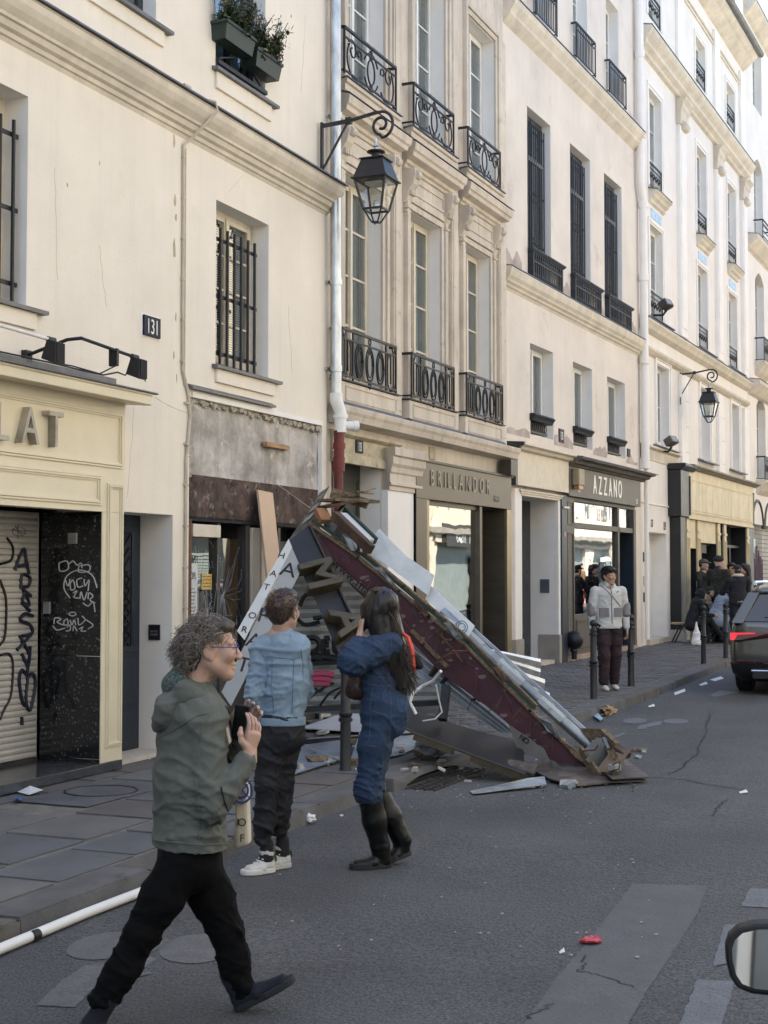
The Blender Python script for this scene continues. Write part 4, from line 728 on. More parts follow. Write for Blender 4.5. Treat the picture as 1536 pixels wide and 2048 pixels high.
BLKD = mat('black_door', (.02, .021, .024), .3, var=.2, sc_=4)
d = MB(); d.box((.68, .45, .12), (2.62, .50, 3.03)); do = d.ob('door', BLKD, H5)
for a, b in ((.85, 1.20), (1.32, 1.62)):
    for z0, z1 in ((.3, .75), (.85, 1.1), (1.2, 2.15), (2.25, 2.6), (2.66, 2.9)): mould(do, a, b, z0, z1, -.451, .035, BLKD, 'door_panel')
h = MB(); h.tube([(1.0, .40, 1.10), (1.0, .38, 1.14), (1.0, .38, 1.34), (1.0, .40, 1.38)], .016, 8); h.ob('door_handle', mat('brass', (.55, .36, .10), .25, 1), do, smooth=True)
ic = MB(); ic.box((2.545, .1, 1.42), (2.56, .27, 1.66)); ico = ic.ob('intercom', mat('steel_blue', (.14, .17, .21), .4, .4), H5, bevel=.004)
ds = MB(); ds.box((.72, .0, .1), (2.56, .46, .27)); ds.ob('doorstep', STONE, H5)
settle(H5)
# black ball-headed guard stone beside the portal
cp = onroad(1074, 1314, .14); GB = thing('guard_post', 'low black iron post with a big ball head beside the peach house doorway', 'bollard', (cp.x-.25, 7.15, gz(cp.x)+.13)); k = MB(); k.lathe([(.05, 0), (.05, .12), (.075, .14), (.06, .18), (.06, .2)], n=14); k.ob('foot', IRON, GB, smooth=True); k = MB(); k.lathe([(.001, .18)]+[(.165*math.sin(t), .34-.165*math.cos(t)) for t in np.linspace(.25, 3.0, 12)]+[(.001, .505)], n=20); k.ob('ball', IRON, GB, smooth='all')
# AZZANO shop front
A = bthing('135', 'shopfront', 'grey brown shop front painted AZZANO in white with number 135 at both ends', 'shop front')
AZ = mat('taupe_paint', (.105, .093, .078), .5, var=.08, sc_=2); AZB = mat('slate_blue_paint', (.018, .028, .042), .4, var=.15)
f = MB(); f.b(2.95, 7.62, .001, .14, 3.13, 3.68); f.ob('fascia', AZ, A, bevel=.004); f = MB(); f.prof([(0, 3.84), (.40, 3.80), (.40, 3.77), (.30, 3.75), (.27, 3.70), (.20, 3.69), (.18, 3.66), (.14, 3.65), (0, 3.65)], 2.92, 7.80, m1=.2); f.ob('cornice', mat('weathered_cornice', (.15, .13, .11), .8, var=.25, bump=.3), A)
f = MB(); f.prof([(0, 3.87), (.41, 3.82), (.42, 3.80), (0, 3.842)], 2.92, 7.95, m1=.2); f.ob('flashing', ZINC, A)
f = MB(); f.b(2.66, 2.95, -.1, .10, .15, 3.14); f.ob('blue_pilaster', AZB, A, bevel=.005); f = MB(); f.b(2.95, 3.45, -.1, .06, .30, 3.13); po = f.ob('pilaster', AZ, A, bevel=.004); mould(po, 3.02, 3.40, 2.62, 3.05, .06, .03, AZ); mould(po, 3.02, 3.40, .4, 2.5, .06, .03, AZ)
f = MB(); f.b(3.45, 7.55, -.06, .04, 2.58, 2.68); f.b(3.45, 7.55, -.06, .04, 3.06, 3.13); f.b(6.30, 6.42, -.06, .04, .3, 3.06); f.b(7.38, 7.55, -.06, .06, .3, 3.06); f.b(3.45, 3.55, -.06, .04, .3, 3.06); f.ob('frame', AZ, A, bevel=.004)
f = MB(); f.b(3.55, 6.30, -.06, .02, .30, 1.02); po = f.ob('stall_riser', AZ, A, bevel=.004); mould(po, 3.65, 6.2, .4, .93, .02, .04, AZ)
for a, b, c_, d_ in ((3.55, 6.30, 1.02, 2.58), (3.55, 6.30, 2.68, 3.06), (6.42, 7.38, 2.68, 3.06)): g = MB(); g.b(a, b, -.03, -.022, c_, d_); g.ob('shop_pane', SHOPG, A)
f = MB(); f.b(6.42, 7.38, -.62, -.58, .3, 2.58); do = f.ob('shop_door', AZB, A); f = MB(); f.poly([(7.37, -.04, .3), (7.37, .6, .3), (7.38, .6, .3), (7.38, -.04, .3)], (0, 0, 2.28)); f.ob('door_reveal', AZB, A); g = MB(); g.b(6.5, 6.72, -.58, -.57, 1.0, 2.45); g.ob('door_pane', SHOPG, do); f = MB(); f.tube([(6.85, .55, 1.15), (6.85, .53, 1.2), (6.85, .53, 1.5), (6.85, .55, 1.55)], .015, 6); f.ob('door_handle', MATS['brass'], do)
f = MB(); f.b(2.66, 7.6, -.1, .075, .1, .30); f.ob('stone_base', mat('pink_stone', (.42, .31, .23), .8, var=.2, bump=.2), A, bevel=.008)
f = MB(); f.b(3.4, 7.5, -.85, -.83, .3, 3.1); f.ob('display_back', mat('dark_display', (.05, .05, .05), .8), A)
for i, ch in enumerate('AZZANO'):
    for dx in (-.012, .012): wtext('letter', ch, .50, .003+dx*.02, ENW, A, 4.46+i*.33+dx, 3.24, .144, .62)
wtext('small_numerals', '135', .13, .002, ENW, A, 3.50, 3.22, .142, .8); wtext('small_numerals', '135', .13, .002, ENW, A, 7.32, 3.18, .142, .8)
wtext('window_lettering', 'LE MISS', .34, .001, ENW, A, 5.45, 2.76, -.018, .56)
f = MB(); f.b(3.10, 3.42, .14, .28, 3.32, 3.62); abx = f.ob('alarm_box', mat('old_beige_plastic', (.36, .29, .19), .5), A, bevel=.02); f = MB(); f.b(3.14, 3.38, .16, .26, 3.26, 3.32); f.ob('alarm_lens', mat('orange_lens', (.5, .17, .03), .3), abx)
f = MB(); f.b(2.70, 2.98, .11, .14, 2.90, 2.93); f.ob('hook', WPAINT, A); f = MB(); f.tube([(2.82, -.10, 2.45), (2.82, -.104, 2.45)], .05, 12); f.ob('sticker', mat('pink_sticker', (.55, .25, .3), .5), A)
settle(A)
# white drainpipe between 135 and 137
D = bthing('135', 'drainpipe', 'white painted drainpipe with an offset bend between houses 135 and 137', 'drainpipe'); k = MB(); k.tube([(7.88, -.12, 16), (7.9, -.12, 9.98), (7.9, -.12, 9.9), (8.05, -.12, 9.65), (8.06, -.12, 9.5), (8.10, -.12, 4.15), (8.10, -.12, 3.95)], .085, 14); k.tube([(8.2, -.10, 7.0), (8.22, -.1, .4)], .05, 10); k.ob('pipe', PALE2, D, smooth=True)
for z in (12.6, 10.9, 9.45, 7.9, 6.15): k = MB(); k.tube([(7.89 if z > 9.9 else 8.07, -.12, z), (7.89 if z > 9.9 else 8.07, -.12, z+.14)], .105, 14); k.ob('collar', PALE2, D, smooth=True)
settle(D)
# ---------------------------------------------------------------- 137/139: white house with pilasters and lantern
H7 = bthing('137', 'townhouse', 'tall white house 137 and 139 with pilasters, pale blue tiles and a wall lantern', 'building')
CX = ((1.02, 2.12), (5.60, 6.66), (9.24, 10.34)); ROWS = ((14.0, 15.15), (10.2, 12.38), (7.35, 9.38), (4.55, 6.36))
C3 = ((1.5, 2.55), (5.75, 6.75), (9.46, 10.42))
holes = [(a, b, z0, z1, .2) for z0, z1 in ROWS[:3] for a, b in CX]+[(a, b, 4.6, 6.36, .22) for a, b in C3]+[(.55, 2.30, .1, 2.65, .36), (3.0, 11.4, .1, 3.2, .9)]
wall(H7, PALE, 0, 11.62, -.3, 16.6, holes)
for z0, z1 in ROWS[:3]:
    for a, b in CX: window(H7, a, b, z0, z1, .15, rows=3, fm=WPAINT, cm=WHCURT)
for a, b in C3: window(H7, a, b, 4.6, 6.36, .17, rows=2, fm=WPAINT, cm=WHCURT)
for z0, z1 in ROWS[:3]:
    for a, b in CX:
        arch_trim(H7, a, b, z0, z1, .13, .02, PALE2)
        f = MB(); rail_frame(f, a+.02, b-.02, z0+.02, z0+.55, .0); [f.tube(spiral(a+.2+i*.22, z0+.28, .1, .03, 0, 7, .0, 12), .012, 4) for i in range(4)]; f.ob('window_guard', IRON, H7)
for a, b in CX:
    s = MB(); s.prof([(0, 10.14), (.20, 10.10), (.20, 10.07), (.14, 10.02), (.12, 9.97), (.06, 9.92), (.05, 9.86), (0, 9.82)], a-.06, b+.12, m1=.4); s.ob('window_sill', CORN, H7); s = MB(); s.prof([(0, 10.165), (.21, 10.125), (.215, 10.10), (0, 10.142)], a-.08, b+.16); s.ob('sill_flashing', ZINC, H7)
    s = MB(); s.b(a+.14, b-.06, .001, .012, 9.55, 9.76); so = s.ob('tile_panel', mat('sky_blue_tiles', (.42, .58, .72), .35, var=.25, sc_=14, spot=(.72, .76, .78), spots=14), H7); s = MB(); s.b(a, b, 0, .04, 9.42, 9.46); s.ob('panel_ledge', PALE2, H7)
    s = MB(); s.prof([(0, 7.33), (.16, 7.29), (.17, 7.26), (0, 7.27)], a-.25, b+.5); s.ob('window_sill', ZINC, H7)
for a, b in C3: arch_trim(H7, a, b, 4.6, 6.38, .16, .03, PALE2); s = MB(); s.prof([(0, 4.58), (.15, 4.54), (.16, 4.51), (0, 4.52)], a-.3, b+.5); s.ob('window_sill', ZINC, H7)
for u in (3.56, 7.62, 11.0):
    p = MB(); p.b(u, u+.62, .0, .09, 7.3, 12.3); p.b(u+.06, u+.56, .09, .105, 7.5, 12.1); po = p.ob('pilaster', PALE2, H7, bevel=.006); c = MB(); c.prof([(0, 12.92), (.26, 12.90), (.26, 12.86), (.18, 12.78), (.17, 12.68), (.13, 12.62), (.12, 12.3), (0, 12.3)], u-.03, u+.65, m0=.3, m1=.3); c.tube([(u+.12, -.13, 12.3), (u+.5, -.13, 12.3)], .10, 10); c.ob('capital', CORN, po)
    p = MB(); p.b(u, u+.62, .0, .07, 13.5, 16.0); p.ob('pilaster', PALE2, H7, bevel=.006); p = MB(); p.b(u-.02, u+.62, .0, .08, 3.6, 6.4); p.ob('pilaster', PALE2, H7, bevel=.006)
for z, n in ((5.8, 3), (5.2, 3), (4.6, 3)):
    for u in (3.9, 7.9): q = MB(); q.b(u, u+.36, .08, .084, z, z+.015); q.ob('joint_line', CORN, H7)
c = MB(); c.prof([(0, 13.46), (.33, 13.40), (.34, 13.37), (.32, 13.30), (.28, 13.24), (.20, 13.16), (.19, 13.08), (.10, 13.02), (.08, 12.96), (0, 12.93)], .1, 11.6, m1=.2); c.ob('cornice', CORN, H7); c = MB(); c.prof([(0, 13.49), (.34, 13.425), (.35, 13.40), (0, 13.465)], .1, 11.62); c.ob('cornice_flashing', ZINC, H7)
c = MB(); c.prof([(0, 7.22), (.20, 7.17), (.20, 7.13), (.15, 7.06), (.12, 7.0), (.06, 6.96), (0, 6.93)], .15, 11.6, m1=.2); c.ob('cornice', CORN, H7); c = MB(); c.prof([(0, 7.245), (.21, 7.195), (.215, 7.175), (0, 7.222)], .15, 11.62); c.ob('cornice_flashing', ZINC, H7)
c = MB(); c.prof([(0, 6.62), (.14, 6.60), (.13, 6.55), (.08, 6.50), (0, 6.46)], .15, 11.5); c.ob('string_course', CORN, H7); c = MB(); c.prof([(0, 3.28), (.03, 3.27), (.03, 3.25), (0, 3.24)], .2, 3.0); c.ob('string_course', PALE2, H7)
c = MB(); c.prof([(0, 4.52), (.12, 4.50), (.12, 4.46), (.04, 4.42), (.02, 4.2), (0, 4.2)], .1, 3.3); c.ob('string_course', CORN, H7)
c = MB(); c.prof([(0, 15.75), (.04, 15.75), (.04, 15.70), (0, 15.70)], .3, 11.5); c.prof([(0, 15.62), (.03, 15.62), (.03, 15.58), (0, 15.58)], .3, 11.5); c.ob('frieze_line', CORN, H7)
c = MB(); c.prof([(0, 16.62), (.40, 16.60), (.40, 16.52), (.32, 16.44), (.26, 16.40), (.15, 16.28), (.06, 16.2), (0, 16.16)], .1, 11.62, m1=.2); c.ob('eaves_cornice', CORN, H7); g = MB(); g.tube([(.1, -.47, 16.68), (11.9, -.47, 16.68)], .09, 10); g.ob('gutter', mat('zinc_gutter', (.20, .19, .17), .5, .4, var=.3), H7, smooth=True)
rf = MB(); rf.prof([(-.1, 16.6), (-.9, 19.2), (-7.9, 20.4), (-7.9, 16.6)], 0, 11.62); rf.ob('roof', mat('zinc_roof', (.27, .29, .31), .45, .3, var=.15), H7)
for u in (2.2, 6.2, 10.2):
    d = MB(); d.b(u-.5, u+.5, -1.5, .0, 16.9, 18.5); d.ob('dormer', mat('zinc_dormer', (.42, .44, .45), .5, .2, var=.15), H7); d = MB(); d.b(u-.36, u+.36, .0, .012, 17.0, 18.3); d.ob('dormer_pane', PANE, H7)
d = MB(); d.box((.5, .34, .12), (2.36, .38, 2.68)); do = d.ob('double_door', WPAINT, H7); d = MB(); [d.b(u, u+.012, -.34, -.332, .2, 2.6) for u in (.72, 1.02, 1.4)]; d.ob('door_groove', CORN, do); ds = MB(); ds.box((.52, -.08, .1), (2.34, .36, .36)); ds.ob('doorstep', STONE, H7, bevel=.01)
wtext('wall_numerals', '137', .24, .003, BLK, H7, 1.02, 2.76, .004, .55); wtext('wall_numerals', '139', .26, .003, BLK, H7, 2.12, 2.73, .004, .55)
for z in (2.15, 1.65, 1.3): q = MB(); q.b(.28, .48, 0, .02, z-.14, z+.06); q.ob('door_plate', DKF if z != 1.65 else CORN, H7)
q = MB(); q.b(2.88, 3.18, -.02, .08, .14, .75); q.ob('wall_base', PALE2, H7)
settle(H7)
for (u, z, lb) in ((1.35, 7.62, 'upper dark box floodlight clamped outside a tall window of the white house'), (1.72, 4.66, 'lower grey box floodlight standing on the ledge over doors 137 and 139')):
    t = bthing('137', 'floodlight', lb, 'floodlight', 'floodlights on the white house')
    for k_, (du, rz_) in enumerate(((-.10, -.35), (.10, .35))):
        k = MB(); M_ = Matrix.Translation((u+du, -.28, z)) @ Matrix.Rotation(rz_, 4, 'Z') @ Matrix.Rotation(-.5, 4, 'X'); k.box((-.115, -.10, -.085), (.115, .10, .085)); k.v = [tuple(M_ @ Vector(p)) for p in k.v]; h = k.ob('housing', mat('grey_brown_metal', (.12, .11, .09), .5, .2, var=.2) if z < 6 else DK2, t, bevel=.01)
        k = MB(); k.box((-.095, -.107, -.065), (.095, -.100, .065)); k.v = [tuple(M_ @ Vector(p)) for p in k.v]; k.ob('lens', mat('dull_lens', (.30, .29, .26), .2), h)
    k = MB(); k.tube([(u, -.28, z-.12), (u, -.2, z-.22), (u, .0, z-.2)], .025, 6); k.ob('bracket', IRON, t); settle(t)
# black and gilt bar front under 139
BF = bthing('137', 'shopfront', 'black and cream bar front with a blank weathered sign board, people gathered before it', 'shop front')
BK = mat('black_paint', (.013, .014, .017), .4, var=.2); GL = mat('gilded_cream', (.68, .57, .35), .5, var=.12, sc_=3, streak=.2); GLW = mat('weathered_sign', (.74, .64, .42), .55, var=.12, sc_=3, streak=.85)
f = MB(); f.b(2.45, 3.25, -.2, .30, 3.05, 4.10); f.b(2.6, 3.06, -.2, .25, .5, 3.05); f.prof([(0, 4.24), (.42, 4.24), (.42, 4.18), (.34, 4.10), (0, 4.1)], 2.4, 3.6); f.ob('black_pier', BK, BF, bevel=.01); q = MB(); q.b(2.55, 3.2, 0, .30, .14, .5); q.ob('pier_base', STONE, BF, bevel=.01)
f = MB(); f.b(3.25, 11.0, .0, .29, 3.02, 4.16); f.ob('fascia', GL, BF, bevel=.006); f = MB(); f.b(3.45, 10.75, .29, .305, 3.22, 3.88); f.ob('sign_board', GLW, BF); mould(BF, 3.35, 10.85, 3.14, 3.95, .29, .05, GL); f = MB(); f.b(3.28, 3.34, .29, .32, 3.1, 4.0); f.b(10.86, 10.92, .29, .32, 3.1, 4.0); f.ob('black_batten', BK, BF)
f = MB(); f.prof([(0, 4.30), (.46, 4.26), (.46, 4.22), (.38, 4.19), (.34, 4.16), (0, 4.16)], 3.2, 11.1, m1=.3); f.ob('cornice', mat('grey_cornice', (.30, .27, .22), .7, var=.2), BF)
for u in (3.26, 4.34, 6.56, 7.30, 10.3): q = MB(); q.b(u, u+.27, -.25, .19, .5, 3.02); q.ob('pilaster_core', BK, BF); f = MB(); f.b(u, u+.27, .191, .24, .5, 3.02); f.b(u-.02, u+.29, .20, .26, 2.72, 2.78); po = f.ob('pilaster', GL, BF, bevel=.006); mould(po, u+.04, u+.23, .7, 2.6, .24, .025, GL); q = MB(); q.b(u-.02, u+.29, -.02, .26, .15, .5); q.ob('pilaster_base', BK, po)
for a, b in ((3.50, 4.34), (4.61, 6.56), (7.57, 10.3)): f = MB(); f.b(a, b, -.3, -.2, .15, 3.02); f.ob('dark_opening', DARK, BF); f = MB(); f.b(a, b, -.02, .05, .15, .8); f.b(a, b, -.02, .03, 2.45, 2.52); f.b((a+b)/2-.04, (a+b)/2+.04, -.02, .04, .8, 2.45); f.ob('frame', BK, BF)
f = MB(); f.b(4.7, 6.46, .16, .2, 2.5, 3.02); f.b(3.56, 4.28, .16, .2, 2.35, 3.02); f.ob('transom_panel', GL, BF); f = MB(); f.b(4.75, 6.0, .05, .07, 2.26, 2.46); f.ob('menu_board', DK2, BF)
f = MB(); f.b(10.66, 11.4, -.1, .2, .15, 3.02); f.ob('end_pier', BK, BF, bevel=.008); settle(BF)
# ---------------------------------------------------------------- last house at the right edge
H9 = bthing('last', 'townhouse', 'far cream house with arched windows and small balconies, beyond the white house', 'building')
WC9 = [(1.5, 2.9), (4.4, 5.8)]
hl = [(a, b, z0, z1, .25) for a, b in WC9 for z0, z1 in ((15.7, 17.9), (11.5, 14.2), (8.0, 10.75), (4.5, 7.0))]+[(.6, 6, .1, 3.2, .3)]
wall(H9, PALE, 0, 6.4, -.3, 20, hl)
for a, b in WC9:
    for z0, z1 in ((15.7, 17.9), (11.5, 14.2), (8.0, 10.75), (4.5, 7.0)):
        window(H9, a, b, z0, z1, .2, rows=3, fm=WPAINT, cm=WHCURT, curtain=z0 < 12)
        m_ = MB(); n = 8
        for s in (0, 1):
            e_ = a if s == 0 else b; q = [(e_, -.0015, z1+.002), (e_, -.0015, z1-.28)]+[(a+(b-a)*((i/n)*.5 if s == 0 else 1-(i/n)*.5), -.0015, z1-.28+.28*math.sin(i/n*math.pi/2)) for i in range(1, n+1)]; m_.poly(q, (0, .25, 0))
        m_.ob('arch_head', PALE, H9)
for a, b in WC9:
    for z, v in ((11.5, .3), (8.0, .3), (4.5, .28)):
        p = MB(); p.prof([(0, z), (v, z), (v, z-.05), (v*.8, z-.12), (v*.4, z-.3), (0, z-.42)], a-.2, b+.2); p.ob('balcony_slab', CORN, H9); f = MB(); rail_frame(f, a-.15, b+.15, z, z+.68, v-.03, .04)
        if z > 11: [f.bar((a-.15, -(v-.03), z+.04+k*.16), (b+.15, -(v-.03), z+.04+k*.16), .02, .02) for k in range(1, 4)]
        else: [f.tube(spiral(a+.05+i*.3, z+.33, .14, .04, 0, 7, -(v-.03), 14), .016, 4) for i in range(5)]; [f.bar((a-.1+i*.15, -(v-.03), z), (a-.1+i*.15, -(v-.03), z+.66), .016, .016) for i in range(11)]
        f.ob('balcony_railing', IRON, H9)
for z in (18.2, 11.35, 7.15): c = MB(); c.prof([(0, z+.2), (.35, z+.15), (.34, z+.05), (.2, z-.1), (.1, z-.2), (0, z-.25)], .2, 6.4); c.ob('cornice', CORN, H9); c = MB(); c.prof([(0, z+.225), (.36, z+.17), (0, z+.202)], .2, 6.4); c.ob('cornice_flashing', ZINC, H9)
rf = MB(); rf.prof([(-.1, 20), (-1.5, 23), (-7.9, 24), (-7.9, 20)], 0, 6.4); rf.ob('roof', MATS['zinc_roof'], H9)
f = MB(); f.b(.7, 5.9, -.28, -.22, .1, 3.2); fo = f.ob('metal_shutter', mat('pale_shutter', (.48, .45, .42), .6, var=.15, streak=.3), H9); f = MB(); [f.b(.7, 5.9, -.22, -.215, z, z+.02) for z in np.arange(.2, 3.1, .13)]; [f.b(u, u+.02, -.22, -.214, .1, 3.1) for u in np.arange(.8, 3.2, .16)]; f.ob('shutter_rib', DK2, fo)
spray(fo, mat('purple_spray', (.10, .05, .09), .6), [[(.8+i*.28, .212, 2.2+.2*math.sin(i*2.1)), (.9+i*.28, .212, 1.1+.3*math.cos(i*1.3)), (1.0+i*.28, .212, 2.4-.2*math.sin(i)), (1.06+i*.28, .212, 1.4)] for i in range(9)], lambda a, b, c: Vector((a, b, c)), .022)
q = MB(); q.b(1.2, 2.2, -.213, -.208, 2.2, 2.8); q.ob('blue_paint_patch', MATS['sky_blue_tiles'], fo)
f = MB(); [f.tube([(.6+i*1.9+.85*(1-math.cos(t)), .0, 3.1+.8*math.sin(t)) for t in np.linspace(0, 3.14, 12)], .05, 6) for i in range(2)]; f.ob('arched_trim', DK2, H9)
settle(H9)
# ---------------------------------------------------------------- lanterns
LG = glass('lantern_glass', (.86, .88, .86), 1.5); LIR = mat('lantern_black', (.035, .035, .04), .42, .4, var=.2)
def lantern(b, u, z, label):
    t = bthing(b, 'wall_lantern', label, 'street lamp', 'old style lanterns on wall brackets'); V = .72
    a = MB(); a.b(u-.022, u+.022, .0, .03, z-.75, z+.04); a.bar((u, -.02, z), (u, -.36, z+.015), .03, .045); a.bar((u, -.36, z+.015), (u, -.74, z+.075), .028, .035); a.b(u-.03, u+.03, .33, .40, z-.02, z+.055); a.bar((u, -.03, z-.52), (u, -.35, z-.0), .022, .022)
    for k in range(3): a.tube([(u+.05*math.cos(q), -.02, z-.6-k*.06+.03*math.sin(q)) for q in np.linspace(0, 5, 9)], .012, 5)
    zc = z-.08; path = [(u, -.66, z+.065), (u, -.74, z+.072)]; n = 46
    for i in range(n+1):
        q = 1.5-i/n*9.8; r_ = .155*(1-i/n*.72) if i > 14 else .155; path.append((u, -(.78+r_*math.cos(q)*.95), zc+r_*math.sin(q)))
    a.tube(path, [.018]*len(path), 8); a.ob('bracket', LIR, t, smooth=True)
    cv_ = .715; zt = z-.28
    h = MB(); h.tube([(u, -cv_, z-.225), (u, -cv_, zt-.02)], .014, 8); h.lathe([(.02, zt), (.025, zt-.03), (.035, zt-.05), (.016, zt-.06), (.02, zt-.09)], (u, -cv_, 0), 10); h.ob('hanger', GALV, t, smooth=True)
    r = MB(); r.lathe([(.02, zt-.09), (.105, zt-.105), (.11, zt-.12), (.06, zt-.135), (.05, zt-.17), (.075, zt-.19), (.10, zt-.205)], (u, -cv_, 0), 18); z1, z2 = zt-.205, zt-.44
    def sq(h_, zz): return [(u-h_, -cv_-h_, zz), (u+h_, -cv_-h_, zz), (u+h_, -cv_+h_, zz), (u-h_, -cv_+h_, zz)]
    F4 = [(0, 1, 5, 4), (1, 2, 6, 5), (2, 3, 7, 6), (3, 0, 4, 7)]
    r.add(sq(.155, z1-.015)+sq(.155, z1), [(3, 2, 1, 0), (4, 5, 6, 7)]+F4); r.add(sq(.205, z2)+sq(.135, z1-.016), [(3, 2, 1, 0), (4, 5, 6, 7)]+F4); r.add(sq(.225, z2-.02)+sq(.225, z2), [(3, 2, 1, 0), (4, 5, 6, 7)]+F4); r.ob('lantern_roof', LIR, t, bevel=.004)
    z3 = z2-.02; z4 = z3-.34; fr = MB(); T_ = sq(.19, z3); B_ = sq(.115, z4)
    for i in range(4): fr.bar(T_[i], B_[i], .022, .022); fr.bar(B_[i], B_[(i+1) % 4], .022, .022); fr.bar(T_[i], T_[(i+1) % 4], .022, .03)
    for i in range(4):
        p = Vector(B_[i]); q = Vector((u, -cv_, z4-.14)); fr.tube([p, p.lerp(q, .25)+Vector((0, 0, -.015)), p.lerp(q, .5)+Vector((0, 0, -.045)), p.lerp(q, .75)+Vector((0, 0, -.05)), Vector((u+(p.x-u)*.25, -cv_+(p.y+cv_)*.25, z4-.145))], .010, 6)
    c5 = sq(.03, z4-.145); [fr.bar(c5[i], c5[(i+1) % 4], .014, .014) for i in range(4)]; fo = fr.ob('lantern_frame', LIR, t)
    for i in range(4):
        g = MB(); c_ = Vector((u, -cv_, 0)); sh = lambda p: Vector(((p[0]-u)*.985+u, (p[1]+cv_)*.985-cv_, p[2])); g.add([sh(T_[i]), sh(T_[(i+1) % 4]), sh(B_[(i+1) % 4]), sh(B_[i])], [(0, 1, 2, 3)]); g.ob('lantern_pane', LG, t, fix=False)
    l = MB(); l.box((u-.10, -cv_-.10, z3-.05), (u+.10, -cv_+.10, z3-.02)); l.ob('reflector', mat('reflector_grey', (.4, .4, .4), .4, .2), t); l = MB(); l.lathe([(.035, z4+.02), (.04, z4+.06), (.03, z4+.10), (.02, z4+.11)], (u, -cv_, 0), 10); l.ob('burner', GALV, t)
    t.scale = (.94, .94, .94); settle(t); return t
lantern('131', 4.14, 6.83, 'large near black lantern on a scrolled bracket at the drainpipe beside house 133')
lantern('137', 3.57, 6.47, 'smaller far black lantern on a scrolled bracket on the white house')
# ---------------------------------------------------------------- the other side of the street (seen in the panes)
for i, (x0, x1, h, c) in enumerate(((-14, -2, 13, (.68, .655, .60)), (-2, 9, 14, (.71, .68, .62)), (9, 19, 13, (.69, .66, .59)), (19, 31, 15, (.71, .68, .62)), (31, 46, 14, (.70, .60, .45)), (46, 75, 15, (.72, .63, .5)))):
    t = thing('townhouse', ('sunlit cream house reflected in the shop panes, first across the street', 'sunlit pale house opposite the cream shop front', 'sunlit yellow house opposite the ornate facade', 'sunlit cream house opposite the peach house', 'sunlit house opposite the white house', 'sunlit long house opposite the far end')[i], 'building', ((x0+x1)/2, -4.6, 0), R_(180), 'sunlit houses across the street')
    W_ = (x1-x0)/2-.02; n = max(2, int(W_*2/2.6)); hs = []
    ups = [(-W_+(k+.5)*2*W_/n-.5, -W_+(k+.5)*2*W_/n+.5, z0, z0+2., .2) for k in range(n) for z0 in (4.2, 7.3, 10.2)]; sh = [(-W_+.6+k*(2*W_-.4)/2, -W_+.2+(k+1)*(2*W_-.4)/2-.4, .1, 2.9, .3) for k in range(2)]
    wall(t, mat('opposite_plaster_%d' % i, c, .85, var=.05), -W_, W_, -.3, h, ups+sh, back=6)
    for a, b, z0, z1, _ in ups: q = MB(); q.box((a, .18, z0), (b, .2, z1)); q.ob('window', mat('opposite_window', (.10, .12, .13), .15), t); q = MB(); q.box((a-.25, -.06, z0), (a-.02, -.02, z1)); q.box((b+.02, -.06, z0), (b+.25, -.02, z1)); q.ob('shutter', WPAINT, t)
    for a, b, z0, z1, _ in sh: q = MB(); q.box((a, .25, z0), (b, .28, z1)); [q.box((a, .235, z), (b, .25, z+.05)) for z in np.arange(.15, 2.85, .08)]; q.ob('roller_shutter', mat('grey_green_shutter', (.34, .385, .36), .5, var=.1), t)
    for k in range(5):
        u = -W_+.15+k*(2*W_-.3)/5; q = MB(); q.b(u, u+.22, 0, .10, .1, 3.1); q.ob('pilaster', CORN, t); q = MB(); q.b(u+.4, u+(2*W_-.3)/5-.2, .0, .09, 2.86, 3.2); q.ob('shop_fascia', (DK2, CPAINT, NAVY, AZ)[(k+i) % 4], t)
        if (k+i) % 2: q = MB(); q.b(u+.5, u+1.3, -.2, .02, .12, 2.3); q.ob('shop_door', (OLIVE, DARK, NAVY)[k % 3], t); q = MB(); q.b(u+.45, u+1.35, -.1, .06, 2.3, 2.5); q.ob('door_head', WPAINT, t)
    q = MB(); q.prof([(0, 3.4), (.25, 3.38), (.2, 3.2), (0, 3.1)], -W_, W_); q.prof([(0, h), (.4, h), (.3, h-.3), (0, h-.4)], -W_, W_); q.ob('cornice', CORN, t)
    if i == 4: q = MB(); q.b(-12.5, -8.6, .1, .14, 2.75, 3.55); q.ob('sign_panel', DK2, t); wtext('sign_lettering', 'Tim58', .75, .004, ENW, t, -10.6, 2.88, .145, .9)
# ================================================================ THE FALLEN SHOP SIGN
def onX(px_, py_, x): d = cF + cR*((px_-768)/2840) + cU*((1024-py_)/2840); return Vector((0, 0, 1.75))+d*(x/d.x)
def onZ(px_, py_, z): d = cF + cR*((px_-768)/2840) + cU*((1024-py_)/2840); return Vector((0, 0, 1.75))+d*((z-1.75)/d.z)
MAR = mat('maroon_paint', (.058, .012, .020), .6, var=.3, sc_=3, bump=.1, spot=(.085, .05, .045), spots=8); BRZ = mat('bronze_sheet', (.024, .022, .020), .42, .15, var=.3, sc_=2.5, bump=.08, bs=12)
GOLD = mat('dull_brass', (.105, .085, .052), .4, .5, var=.25, sc_=7); PANG = mat('pale_grey_panel', (.34, .35, .34), .5, var=.06, sc_=2); PANW = mat('white_panel', (.62, .63, .61), .5, var=.06)
TIMB = mat('splintered_timber', (.20, .145, .09), .85, var=.4, sc_=7, bump=.5, bs=25, stretch=(1, 5, 5)); TIMD = mat('dark_timber', (.09, .05, .032), .85, var=.4, sc_=7, bump=.4); GRN = mat('old_green_paint', (.02, .04, .03), .5)
SLT = mat('dusty_steel', (.36, .38, .38), .45, .45, var=.2, sc_=4, bump=.05, spot=(.24, .25, .25), spots=3); ALU = mat('bright_aluminium', (.56, .59, .62), .38, .7, var=.15, sc_=5); TUBM = mat('roller_steel', (.30, .32, .32), .42, .7, var=.25, sc_=6)
